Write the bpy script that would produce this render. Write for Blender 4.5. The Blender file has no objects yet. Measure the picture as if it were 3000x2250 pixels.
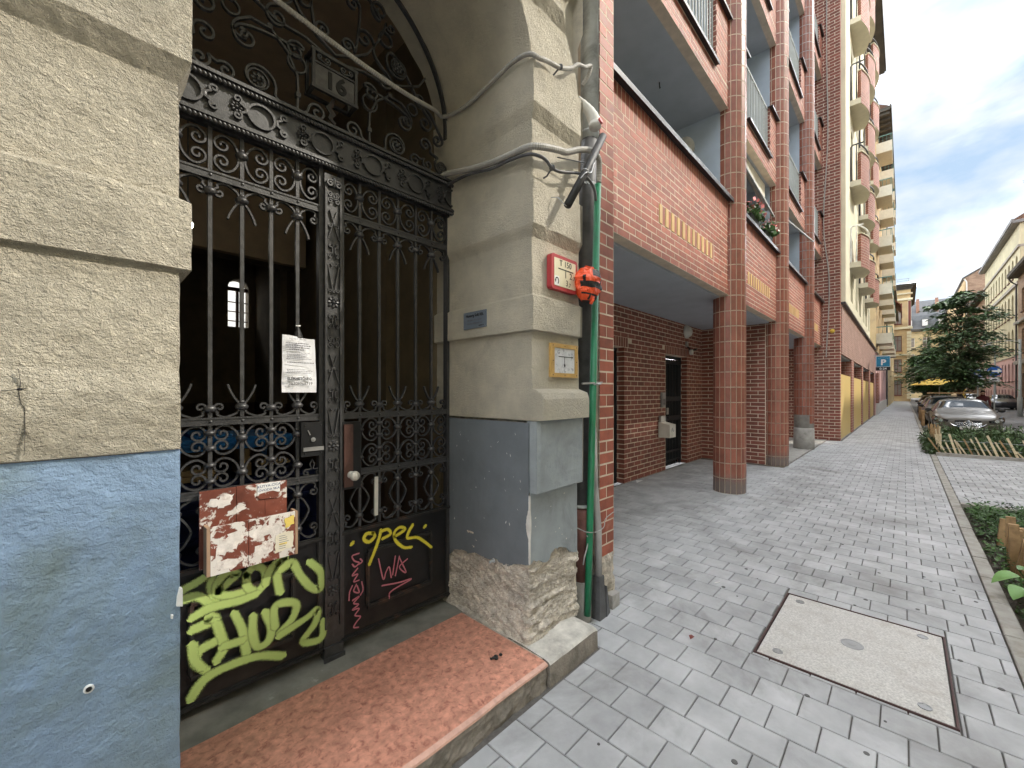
import bpy, math, random
from mathutils import Vector, Matrix, noise
random.seed(7)
R = random.uniform
SC = bpy.context.scene
COL = SC.collection
# ---------------------------------------------------------------- camera
EYE = 1.6
YAW = math.radians(43.591)
CA, SA, FPX = math.cos(YAW), math.sin(YAW), 1208.0
cam = bpy.data.cameras.new('camera')
cam.sensor_width = 36.0
cam.lens = FPX / 3000.0 * 36.0
cam.shift_y = 23.0 / 3000.0
cam.clip_start = 0.05
cam.clip_end = 2000.0
camo = bpy.data.objects.new('camera', cam)
COL.objects.link(camo)
camo.location = (0, 0, EYE)
camo.rotation_euler = (math.pi / 2, 0, YAW - math.pi / 2)
SC.camera = camo


def proj(p):
    """pixel position and depth of a point (3000 wide picture), used to rank pieces by size"""
    d = CA * p[0] + SA * p[1]
    if d < .2:
        return None
    l = SA * p[0] - CA * p[1]
    return 1500 + FPX * l / d, 1148 - FPX * (p[2] - EYE) / d, d


# ---------------------------------------------------------------- sky, sun
SUN_EL = math.radians(43)
SUN_AZ = math.radians(134)            # from +Y towards +X
sdir = Vector((math.sin(SUN_AZ) * math.cos(SUN_EL), math.cos(SUN_AZ) * math.cos(SUN_EL), math.sin(SUN_EL)))
W = bpy.data.worlds.new('World')
SC.world = W
W.use_nodes = True
wn = W.node_tree
wn.nodes.clear()


def nd(nt, t, **kw):
    n = nt.nodes.new(t)
    for k, v in kw.items():
        if k.startswith('i_'):
            n.inputs[k[2:].replace('_', ' ')].default_value = v
        else:
            setattr(n, k, v)
    return n


wo = nd(wn, 'ShaderNodeOutputWorld')
wb = nd(wn, 'ShaderNodeBackground')
wb.inputs['Strength'].default_value = 0.15
sky = nd(wn, 'ShaderNodeTexSky')
sky.sky_type = 'NISHITA'
sky.sun_disc = False
sky.sun_elevation = SUN_EL
sky.sun_rotation = SUN_AZ
sky.dust_density = 1.5
tc = nd(wn, 'ShaderNodeTexCoord')
mp = nd(wn, 'ShaderNodeMapping')
mp.inputs['Scale'].default_value = (2.2, 2.2, 4.6)
mp.inputs['Location'].default_value = (9.1, 8.2, 5.5)
cn = nd(wn, 'ShaderNodeTexNoise')
cn.inputs['Scale'].default_value = 1.5
cn.inputs['Detail'].default_value = 8
cn.inputs['Roughness'].default_value = .55
cn.inputs['Distortion'].default_value = .35
cr = nd(wn, 'ShaderNodeValToRGB')
cr.color_ramp.elements[0].position = .42
cr.color_ramp.elements[0].color = (0, 0, 0, 1)
cr.color_ramp.elements[1].position = .70
cr.color_ramp.elements[1].color = (1, 1, 1, 1)
e_ = cr.color_ramp.elements.new(.58)
e_.color = (.0092, .0092, .0092, 1)
cn2 = nd(wn, 'ShaderNodeTexNoise')
cn2.inputs['Scale'].default_value = 3.2
cn2.inputs['Detail'].default_value = 6
cc = nd(wn, 'ShaderNodeValToRGB')
cc.color_ramp.elements[0].position = .36
cc.color_ramp.elements[0].color = (1.55, 2.1, 2.75, 1)
cc.color_ramp.elements[1].position = .62
cc.color_ramp.elements[1].color = (3.0, 3.1, 3.2, 1)
mx = nd(wn, 'ShaderNodeMix', data_type='RGBA')
L = wn.links.new
L(tc.outputs['Generated'], mp.inputs[0])
L(mp.outputs[0], cn.inputs['Vector'])
L(mp.outputs[0], cn2.inputs['Vector'])
L(cn.outputs['Fac'], cr.inputs[0])
L(cn2.outputs['Fac'], cc.inputs[0])
L(cr.outputs[0], mx.inputs[0])
gain = nd(wn, 'ShaderNodeMix', data_type='RGBA')          # thin cloud over the blue
gain.inputs[0].default_value = .93
L(sky.outputs[0], gain.inputs[6])
L(cc.outputs[0], gain.inputs[7])
L(gain.outputs[2], mx.inputs[6])
mx.inputs[7].default_value = (125, 127, 129.5, 1)           # sunlit cloud
L(mx.outputs[2], wb.inputs[0])
L(wb.outputs[0], wo.inputs[0])
sl = bpy.data.lights.new('sun', 'SUN')
sl.energy = 2.0
sl.angle = math.radians(1.3)
sl.color = (1.0, .93, .82)
so = bpy.data.objects.new('sun', sl)
COL.objects.link(so)
so.rotation_euler = sdir.to_track_quat('Z', 'Y').to_euler()
so.location = (20, -20, 40)
SC.view_settings.view_transform = 'Standard'
SC.view_settings.look = 'None'
SC.view_settings.gamma = 1
SC.view_settings.exposure = 1.12
SC.cycles.use_denoising = True
SC.cycles.max_bounces = 7
SC.cycles.diffuse_bounces = 4
SC.cycles.glossy_bounces = 3
SC.cycles.transparent_max_bounces = 12
SC.cycles.sample_clamp_indirect = 6


# ---------------------------------------------------------------- materials
MATS = {}


def mat(name, col, rough=.8, var=.25, scale=6., bump=.3, bscale=60., bdist=.004, metal=0., spec=.4, stain=None, stain_scale=1.5,
        stain_lo=.5, stain_hi=.7, rnd=0., rough_var=.1, emit=0., wave=None, coat=0., dirt_z=None, dirt_col=(.16, .15, .14), vor=0., detail=6., island=False):
    """procedural material: base colour with noise, a second stain colour, fine bump, per-piece variation"""
    m = bpy.data.materials.new(name)
    m.use_nodes = True
    nt = m.node_tree
    nt.nodes.clear()
    lk = nt.links.new
    out = nd(nt, 'ShaderNodeOutputMaterial')
    b = nd(nt, 'ShaderNodeBsdfPrincipled')
    lk(b.outputs[0], out.inputs[0])
    geo = nd(nt, 'ShaderNodeNewGeometry')
    pos = geo.outputs['Position']
    n1 = nd(nt, 'ShaderNodeTexNoise', i_Scale=scale, i_Detail=detail, i_Roughness=.6)
    lk(pos, n1.inputs['Vector'])
    mr = nd(nt, 'ShaderNodeMapRange')
    mr.inputs[1].default_value, mr.inputs[2].default_value = .3, .7
    mr.inputs[3].default_value, mr.inputs[4].default_value = 1 - var, 1 + var
    lk(n1.outputs['Fac'], mr.inputs[0])
    val = mr.outputs[0]
    if rnd:
        oi = nd(nt, 'ShaderNodeObjectInfo')
        ad = nd(nt, 'ShaderNodeMath', operation='ADD')
        lk(oi.outputs['Random'], ad.inputs[0])
        lk(geo.outputs['Random Per Island'], ad.inputs[1])
        fr = nd(nt, 'ShaderNodeMath', operation='FRACT')
        lk(ad.outputs[0], fr.inputs[0])
        m2 = nd(nt, 'ShaderNodeMapRange')
        m2.inputs[3].default_value, m2.inputs[4].default_value = 1 - rnd, 1 + rnd
        lk(fr.outputs[0], m2.inputs[0])
        mu = nd(nt, 'ShaderNodeMath', operation='MULTIPLY')
        lk(val, mu.inputs[0])
        lk(m2.outputs[0], mu.inputs[1])
        val = mu.outputs[0]
    mixc = nd(nt, 'ShaderNodeMix', data_type='RGBA', blend_type='MULTIPLY')
    mixc.inputs[0].default_value = 1
    mixc.inputs[6].default_value = (*col, 1)
    lk(val, mixc.inputs[7])
    c = mixc.outputs[2]
    if stain:
        n2 = nd(nt, 'ShaderNodeTexNoise', i_Scale=stain_scale, i_Detail=9, i_Roughness=.68, i_Distortion=.5)
        lk(pos, n2.inputs['Vector'])
        rp = nd(nt, 'ShaderNodeMapRange')
        rp.inputs[1].default_value, rp.inputs[2].default_value = stain_lo, stain_hi
        lk(n2.outputs['Fac'], rp.inputs[0])
        ms = nd(nt, 'ShaderNodeMix', data_type='RGBA')
        lk(rp.outputs[0], ms.inputs[0])
        lk(c, ms.inputs[6])
        ms.inputs[7].default_value = (*stain, 1)
        c = ms.outputs[2]
    if dirt_z:
        sp = nd(nt, 'ShaderNodeSeparateXYZ')
        lk(pos, sp.inputs[0])
        nz = nd(nt, 'ShaderNodeMath', operation='MULTIPLY_ADD')
        lk(n1.outputs['Fac'], nz.inputs[0])
        nz.inputs[1].default_value = -.25
        lk(sp.outputs[2], nz.inputs[2])
        rz = nd(nt, 'ShaderNodeMapRange')
        rz.inputs[1].default_value, rz.inputs[2].default_value = dirt_z[0], dirt_z[1]
        rz.inputs[3].default_value, rz.inputs[4].default_value = .85, 0
        lk(nz.outputs[0], rz.inputs[0])
        md = nd(nt, 'ShaderNodeMix', data_type='RGBA')
        lk(rz.outputs[0], md.inputs[0])
        lk(c, md.inputs[6])
        md.inputs[7].default_value = (*dirt_col, 1)
        c = md.outputs[2]
    lk(c, b.inputs['Base Color'])
    b.inputs['Metallic'].default_value = metal
    b.inputs['Specular IOR Level'].default_value = spec
    b.inputs['Coat Weight'].default_value = coat
    b.inputs['Coat Roughness'].default_value = .08
    rr = nd(nt, 'ShaderNodeMapRange')
    rr.inputs[3].default_value, rr.inputs[4].default_value = max(.02, rough - rough_var), min(1, rough + rough_var)
    lk(n1.outputs['Fac'], rr.inputs[0])
    lk(rr.outputs[0], b.inputs['Roughness'])
    if emit:
        b.inputs['Emission Color'].default_value = (*col, 1)
        b.inputs['Emission Strength'].default_value = emit
    if bump:
        n3 = nd(nt, 'ShaderNodeTexNoise', i_Scale=bscale, i_Detail=4, i_Roughness=.6)
        lk(pos, n3.inputs['Vector'])
        h = n3.outputs['Fac']
        if vor:
            v = nd(nt, 'ShaderNodeTexVoronoi', i_Scale=vor)
            wp = nd(nt, 'ShaderNodeMix', data_type='RGBA', blend_type='LINEAR_LIGHT')
            wp.inputs[0].default_value = .03
            lk(pos, wp.inputs[6])
            lk(n3.outputs['Color'], wp.inputs[7])
            sv = nd(nt, 'ShaderNodeMapping')
            sv.inputs['Scale'].default_value = (.62, .8, 1.25)
            lk(wp.outputs[2], sv.inputs[0])
            lk(sv.outputs[0], v.inputs['Vector'])
            av = nd(nt, 'ShaderNodeMath', operation='ADD')
            lk(v.outputs['Distance'], av.inputs[0])
            lk(h, av.inputs[1])
            h = av.outputs[0]
        bp = nd(nt, 'ShaderNodeBump')
        bp.inputs['Strength'].default_value = bump
        bp.inputs['Distance'].default_value = bdist
        lk(h, bp.inputs['Height'])
        lk(bp.outputs[0], b.inputs['Normal'])
    MATS[name] = m
    return m


def brick_mat(name, col, mortar, bw, bh, axis='x', rough=.75):
    """brick courses for surfaces too far away to pick the bricks apart; axis = horizontal direction of the wall"""
    m = bpy.data.materials.new(name)
    m.use_nodes = True
    nt = m.node_tree
    b = nt.nodes['Principled BSDF']
    lk = nt.links.new
    geo = nd(nt, 'ShaderNodeNewGeometry')
    sp = nd(nt, 'ShaderNodeSeparateXYZ')
    lk(geo.outputs['Position'], sp.inputs[0])
    cb = nd(nt, 'ShaderNodeCombineXYZ')
    if axis == 'xy':
        ad = nd(nt, 'ShaderNodeMath', operation='SUBTRACT')
        lk(sp.outputs[0], ad.inputs[0])
        lk(sp.outputs[1], ad.inputs[1])
        lk(ad.outputs[0], cb.inputs[0])
    else:
        lk(sp.outputs[0 if axis == 'x' else 1], cb.inputs[0])
    lk(sp.outputs[2], cb.inputs[1])
    t = nd(nt, 'ShaderNodeTexBrick', i_Scale=1.0)
    t.inputs['Color1'].default_value = (*col, 1)
    t.inputs['Color2'].default_value = (col[0] * .75, col[1] * .72, col[2] * .7, 1)
    t.inputs['Mortar'].default_value = (*mortar, 1)
    t.inputs['Brick Width'].default_value = bw
    t.inputs['Row Height'].default_value = bh
    t.inputs['Mortar Size'].default_value = .006
    lk(cb.outputs[0], t.inputs['Vector'])
    n1 = nd(nt, 'ShaderNodeTexNoise', i_Scale=1.3, i_Detail=6)
    lk(geo.outputs['Position'], n1.inputs['Vector'])
    mr = nd(nt, 'ShaderNodeMapRange')
    mr.inputs[3].default_value, mr.inputs[4].default_value = .65, 1.35
    lk(n1.outputs['Fac'], mr.inputs[0])
    mixc = nd(nt, 'ShaderNodeMix', data_type='RGBA', blend_type='MULTIPLY')
    mixc.inputs[0].default_value = 1
    lk(t.outputs['Color'], mixc.inputs[6])
    lk(mr.outputs[0], mixc.inputs[7])
    lk(mixc.outputs[2], b.inputs['Base Color'])
    b.inputs['Roughness'].default_value = rough
    bp = nd(nt, 'ShaderNodeBump')
    bp.inputs['Strength'].default_value = .4
    bp.inputs['Distance'].default_value = -.006
    lk(t.outputs['Fac'], bp.inputs['Height'])
    lk(bp.outputs[0], b.inputs['Normal'])
    MATS[name] = m
    return m


def spray_mat(name, col, soft=.35):
    """spray paint with a dusty edge: the stroke's UV runs 0..1 across it"""
    m = bpy.data.materials.new(name)
    m.use_nodes = True
    nt = m.node_tree
    b = nt.nodes['Principled BSDF']
    out = nt.nodes['Material Output']
    lk = nt.links.new
    b.inputs['Base Color'].default_value = (*col, 1)
    b.inputs['Roughness'].default_value = .55
    uv = nd(nt, 'ShaderNodeUVMap')
    sp = nd(nt, 'ShaderNodeSeparateXYZ')
    lk(uv.outputs[0], sp.inputs[0])
    s1 = nd(nt, 'ShaderNodeMath', operation='SUBTRACT')
    lk(sp.outputs[1], s1.inputs[0])
    s1.inputs[1].default_value = .5
    ab = nd(nt, 'ShaderNodeMath', operation='ABSOLUTE')
    lk(s1.outputs[0], ab.inputs[0])
    geo = nd(nt, 'ShaderNodeNewGeometry')
    n1 = nd(nt, 'ShaderNodeTexNoise', i_Scale=260., i_Detail=3)
    lk(geo.outputs['Position'], n1.inputs['Vector'])
    ma = nd(nt, 'ShaderNodeMath', operation='MULTIPLY_ADD')
    lk(n1.outputs['Fac'], ma.inputs[0])
    ma.inputs[1].default_value = .34
    lk(ab.outputs[0], ma.inputs[2])
    mr = nd(nt, 'ShaderNodeMapRange')
    mr.inputs[1].default_value, mr.inputs[2].default_value = .6 - soft, .6
    mr.inputs[3].default_value, mr.inputs[4].default_value = 0, 1
    lk(ma.outputs[0], mr.inputs[0])
    tr = nd(nt, 'ShaderNodeBsdfTransparent')
    mx_ = nd(nt, 'ShaderNodeMixShader')
    lk(mr.outputs[0], mx_.inputs[0])
    lk(b.outputs[0], mx_.inputs[1])
    lk(tr.outputs[0], mx_.inputs[2])
    lk(mx_.outputs[0], out.inputs[0])
    MATS[name] = m
    return m


mat('stucco', (.74, .67, .525), .9, var=.13, scale=5, bump=1.0, bscale=95, bdist=.026, vor=56, stain=(.36, .31, .23), stain_scale=2.2, stain_lo=.56, stain_hi=.85)
mat('stucco_fine', (.86, .785, .63), .9, var=.12, scale=5, bump=1.0, bscale=110, bdist=.016, vor=80, stain=(.38, .33, .25), stain_scale=2.0, stain_lo=.56, stain_hi=.85)
mat('arch_plaster', (.7, .63, .48), .9, var=.1, scale=3, bump=.3, bscale=90, bdist=.002)
mat('plinth_blue', (.255, .365, .52), .75, var=.12, scale=6, bump=.8, bscale=75, bdist=.0045, vor=48, stain=(.21, .285, .32), stain_scale=2.6, stain_lo=.46, stain_hi=.64, dirt_z=(-.1, .75), dirt_col=(.20, .24, .27))
mat('plinth_grey', (.15, .168, .185), .6, var=.14, scale=5, bump=.4, bscale=60, bdist=.002, stain=(.17, .185, .20), stain_scale=3, stain_lo=.5, stain_hi=.75)
mat('plinth_light', (.29, .32, .335), .65, var=.14, scale=5, bump=.6, bscale=70, bdist=.004, stain=(.14, .155, .165), stain_scale=3, stain_lo=.52, stain_hi=.8)
mat('old_render', (.54, .485, .41), .95, var=.35, scale=22, bump=1., bscale=70, bdist=.012, stain=(.30, .27, .235), stain_scale=9, stain_lo=.47, stain_hi=.68, detail=9)
mat('chip', (.62, .60, .56), .9)
mat('iron', (.034, .034, .036), .40, var=.4, scale=30, bump=.7, bscale=130, bdist=.002, spec=.75, stain=(.075, .072, .07), stain_scale=14, stain_lo=.55, stain_hi=.8, rough_var=.18)
mat('iron_rust', (.02, .02, .02), .5, var=.4, scale=20, bump=.6, bscale=90, bdist=.002, spec=.45, stain=(.11, .055, .035), stain_scale=7, stain_lo=.54, stain_hi=.7)
mat('panel_black', (.012, .0125, .014), .42, var=.5, scale=6, bump=.4, bscale=70, bdist=.0015, spec=.4, stain=(.05, .045, .042), stain_scale=5, stain_lo=.6, stain_hi=.85, dirt_z=(-.05, .2), dirt_col=(.06, .042, .034))
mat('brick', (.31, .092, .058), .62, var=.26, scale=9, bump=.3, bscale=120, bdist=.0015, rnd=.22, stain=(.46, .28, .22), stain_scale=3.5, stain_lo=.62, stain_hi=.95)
mat('brick_shaded', (.20, .064, .045), .62, var=.22, scale=9, bump=.3, bscale=120, bdist=.0015, rnd=.2, stain=(.13, .05, .04), stain_scale=3, stain_lo=.55, stain_hi=.85)  # the same brick with the shade of its faces put into the colour
mat('brick_yellow', (.60, .40, .17), .6, var=.12, rnd=.1, bump=.2)
mat('mortar', (.63, .53, .42), .95, var=.15, scale=8, bump=.4, bscale=150, bdist=.001)
mat('tile', (.27, .095, .062), .38, var=.2, scale=7, bump=.15, bscale=40, bdist=.001, rnd=.16, dirt_z=(.02, .2), dirt_col=(.15, .135, .125))
mat('soffit', (.42, .455, .50), .9, var=.08, scale=3, bump=.3, bscale=160, bdist=.001)
mat('loggia', (.40, .465, .54), .9, var=.08, scale=3, bump=.3, bscale=160, bdist=.001)
mat('cap_metal', (.025, .025, .028), .4, spec=.5)
mat('cap_edge', (.5, .5, .5), .4)
mat('paver', (.405, .41, .415), .8, var=.2, scale=3.5, bump=.5, bscale=240, bdist=.002, rnd=.10, stain=(.20, .195, .185), stain_scale=1.2, stain_lo=.5, stain_hi=.76, detail=9)
mat('joint', (.115, .105, .095), .95, var=.3, scale=40)
mat('kerb', (.34, .325, .29), .85, var=.2, scale=9, bump=.5, bscale=120, bdist=.003, stain=(.2, .18, .14), stain_scale=4)
mat('concrete', (.36, .345, .32), .88, var=.2, scale=7, bump=.5, bscale=90, bdist=.003, stain=(.2, .19, .175), stain_scale=3)
mat('lid_concrete', (.54, .525, .495), .85, var=.28, scale=95, bump=.9, bscale=140, bdist=.004, stain=(.40, .37, .33), stain_scale=7, stain_lo=.5, stain_hi=.8, detail=10)
mat('lid_frame', (.07, .035, .032), .7, var=.3, scale=20)
mat('metal_grey', (.30, .30, .30), .45, metal=.5, bump=.2)
mat('marble', (.60, .285, .20), .36, var=.30, scale=26, bump=.3, bscale=50, bdist=.0015, stain=(.32, .12, .085), stain_scale=30, stain_lo=.5, stain_hi=.66, detail=9, spec=.45)
mat('marble_edge', (.58, .34, .26), .4, var=.2, scale=20, bump=.3)
mat('limestone', (.56, .535, .48), .85, var=.25, scale=11, bump=.7, bscale=80, bdist=.004, stain=(.30, .28, .25), stain_scale=5, stain_lo=.5, stain_hi=.72)
mat('step_side', (.25, .22, .185), .9, var=.3, scale=12, bump=.9, bscale=45, bdist=.008, stain=(.12, .11, .09), stain_scale=6)
mat('threshold', (.22, .215, .185), .7, var=.3, scale=7, bump=.4, bscale=60, bdist=.002, stain=(.42, .40, .36), stain_scale=7, stain_lo=.64, stain_hi=.72)
mat('zinc', (.50, .53, .54), .5, metal=.25, var=.2, scale=9, bump=.15, stain=(.2, .2, .2), stain_scale=4)
mat('zinc_dark', (.085, .085, .088), .55, var=.4, scale=9, bump=.2, stain=(.4, .4, .39), stain_scale=9, stain_lo=.68, stain_hi=.72)
mat('clay_pipe', (.17, .075, .065), .6, var=.3, scale=12)
mat('green_paint', (.012, .17, .075), .38, var=.2, scale=14, bump=.15, stain=(.25, .33, .27), stain_scale=9, stain_lo=.68, stain_hi=.78, spec=.5)
mat('plastic_grey', (.36, .35, .34), .5, bump=.1)
mat('rubber_black', (.018, .018, .018), .55, var=.3, scale=20)
mat('white_paint', (.78, .78, .76), .5, var=.06, bump=.1)
mat('off_white', (.66, .64, .58), .6, var=.1, bump=.15)
mat('wrap_white', (.66, .65, .61), .75, var=.15, bump=.5, bscale=40, bdist=.004)
mat('red_plastic', (.42, .05, .055), .45, var=.12, bump=.1)
mat('sign_cream', (.72, .66, .47), .5, var=.06, bump=.05, stain=(.55, .5, .38), stain_scale=12, stain_lo=.6, stain_hi=.9)
mat('ink_black', (.015, .015, .015), .6, bump=0)
mat('ink_blue', (.03, .07, .2), .6, bump=0)
mat('ink_grey', (.16, .16, .18), .7, bump=0)
mat('paper', (.80, .81, .84), .8, var=.05, scale=25, bump=.4, bscale=18, bdist=.01)
mat('paper_torn', (.70, .66, .62), .85, var=.2, scale=30, bump=.5, bscale=70, bdist=.003, stain=(.40, .30, .27), stain_scale=20, stain_lo=.55, stain_hi=.7)
mat('paper_yellow', (.75, .58, .14), .8, var=.08)
mat('note_cream', (.72, .68, .55), .8, var=.1)
mat('board_brown', (.185, .055, .035), .5, var=.35, scale=8, bump=.3, bscale=40, bdist=.002, stain=(.66, .62, .58), stain_scale=13, stain_lo=.56, stain_hi=.6)
mat('pocket_brown', (.185, .055, .035), .5, var=.35, scale=8, bump=.3, bscale=40, bdist=.002, stain=(.70, .67, .63), stain_scale=17, stain_lo=.49, stain_hi=.53)
mat('wood_edge', (.36, .24, .16), .7, var=.2)
mat('brass_wood', (.50, .31, .10), .5, var=.2, scale=14)
mat('plate_mottled', (.62, .63, .64), .55, var=.1, scale=40, stain=(.34, .35, .37), stain_scale=38, stain_lo=.55, stain_hi=.62)
mat('plate_steel', (.20, .235, .285), .35, metal=.3, var=.1, bump=.05)
mat('steel', (.45, .45, .45), .35, metal=.7, bump=.1)
mat('lock_brown', (.10, .05, .04), .4, var=.2)
mat('knob', (.66, .64, .58), .3, var=.1, bump=.05, coat=.3)
mat('orange', (.78, .085, .02), .42, var=.2, scale=9, bump=.8, bscale=22, bdist=.02, spec=.5)
mat('door_metal', (.016, .02, .023), .45, var=.2)
mat('door_black', (.008, .009, .01), .25, bump=0)
mat('hall_wall', (.24, .19, .12), .9, var=.15)
mat('hall_dado', (.12, .08, .055), .8, var=.2)
mat('hall_floor', (.16, .14, .12), .7)
mat('bin_blue', (.012, .17, .50), .45, bump=.1)
mat('bin_navy', (.012, .018, .07), .5, bump=.1)
mat('wood', (.42, .30, .16), .75, var=.25, scale=16, bump=.3)
mat('wood_old', (.36, .235, .12), .8, var=.3, scale=14, bump=.5, bscale=60, bdist=.004)
mat('wood_pale', (.66, .55, .36), .75, var=.2, scale=16, bump=.3)
mat('lamp_on', (1, .97, .9), .5, emit=14)
mat('lamp_glass', (.55, .54, .50), .3, bump=0)
mat('cream_wall', (.70, .655, .49), .85, var=.08, scale=1.5, bump=.2)
mat('cream_soffit', (.62, .57, .45), .9, var=.07)
mat('yellow_wall', (.62, .50, .28), .85, var=.12, scale=1, stain=(.45, .36, .22), stain_scale=.7)
mat('ochre_wall', (.53, .385, .20), .85, var=.14, scale=1, stain=(.42, .30, .18), stain_scale=.8)
mat('pale_yellow', (.74, .68, .48), .85, var=.1, scale=.6, stain=(.56, .49, .33), stain_scale=.3)
mat('pink_wall', (.62, .40, .38), .85, var=.08, scale=.8)
mat('grey_plinth', (.34, .31, .27), .9, var=.2, scale=2)
mat('panel_yellow', (.62, .45, .17), .6, var=.05, bump=.1)
mat('window_glass', (.03, .04, .05), .12, var=.3, scale=.8, bump=0, spec=.7)
mat('window_dim', (.22, .19, .16), .3, var=.3, scale=.8, bump=0, spec=.6)
mat('white_frame', (.76, .75, .72), .5, bump=0)
mat('red_wood', (.17, .045, .035), .6, var=.2, scale=3)
mat('brown_frame', (.14, .07, .05), .6)
mat('roof_grey', (.22, .215, .21), .85, var=.2, scale=2, bump=.6, bscale=6, bdist=.05)
mat('roof_tile', (.36, .20, .14), .9, var=.3, scale=3, bump=.8, bscale=8, bdist=.06)
mat('eave_dark', (.085, .075, .06), .85, var=.3, scale=2)
mat('green_rail', (.10, .20, .17), .5)
mat('slate', (.13, .135, .14), .7, var=.15, scale=2)
mat('sign_blue', (.01, .20, .36), .4, bump=0)
mat('sign_blue2', (.015, .12, .45), .4, bump=0)
mat('asphalt', (.16, .155, .15), .9, var=.2, scale=4, bump=.5, bscale=120, bdist=.004)
mat('soil', (.05, .04, .028), .95, var=.4, scale=20, bump=.8, bscale=40, bdist=.02)
mat('leaf', (.055, .115, .028), .5, var=.35, scale=4, rnd=.45, bump=0, spec=.35)
mat('leaf_pale', (.16, .30, .09), .5, var=.2, scale=9, rnd=.2, bump=.2, bscale=30)
mat('leaf_dark', (.085, .145, .065), .5, var=.3, scale=3, rnd=.6, bump=0, spec=.35)
mat('leaf_mid', (.06, .125, .035), .55, var=.3, scale=3, rnd=.45, bump=0)
mat('blade', (.05, .085, .028), .55, var=.3, scale=5, rnd=.5, bump=0)
mat('flower', (.78, .28, .27), .6, var=.2, rnd=.3, bump=0)
mat('flower_white', (.8, .74, .66), .6, rnd=.1, bump=0)
mat('bark', (.12, .095, .07), .9, var=.3, scale=12, bump=.8, bscale=30, bdist=.02)
mat('post_metal', (.36, .38, .36), .5, var=.1)
mat('car_taupe', (.12, .108, .092), .4, metal=.2, var=.03, bump=0, coat=.3)
mat('car_dark', (.03, .03, .035), .3, metal=.4, var=.03, bump=0, coat=.9)
mat('car_white', (.7, .7, .7), .3, var=.03, bump=0, coat=.9)
mat('car_glass', (.012, .016, .02), .04, bump=0, spec=.6, rough_var=.02)
mat('chrome', (.75, .75, .75), .12, metal=1., bump=0)
mat('tyre', (.015, .015, .015), .8)
mat('parasol', (.72, .50, .08), .7, var=.05)
mat('skin', (.5, .3, .22), .6, bump=0)
mat('cloth_red', (.10, .02, .022), .85)
mat('cloth_dark', (.03, .03, .035), .85)
mat('hair', (.02, .014, .01), .7)
mat('water_stain', (.10, .098, .095), .7)
mat('cable_grey', (.36, .345, .315), .65, var=.15, scale=20, bump=.2)
mat('awning', (.74, .70, .60), .8)
mat('tile_rubble', (.30, .28, .26), .9, var=.3, scale=9, bump=.9, bscale=50, bdist=.01)
brick_mat('far_brick', (.33, .125, .09), (.5, .42, .34), .30, .10, 'xy')
brick_mat('far_brick_pale', (.36, .205, .165), (.42, .33, .27), .26, .08, 'xy')
brick_mat('far_brick_old', (.36, .25, .17), (.25, .17, .12), .5, .16, 'xy')
spray_mat('spray_lime', (.46, .60, .19), .2)
spray_mat('spray_yellow', (.70, .62, .05), .2)
spray_mat('spray_pink', (.52, .17, .22), .16)
mat('lantern_pane', (.13, .125, .12), .5, var=.3, scale=30)
mat('far_cream', (.56, .51, .34), .85, var=.12, scale=.8, stain=(.46, .41, .28), stain_scale=.5)
mat('hall_vault', (.55, .43, .29), .9, var=.12)


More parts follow.
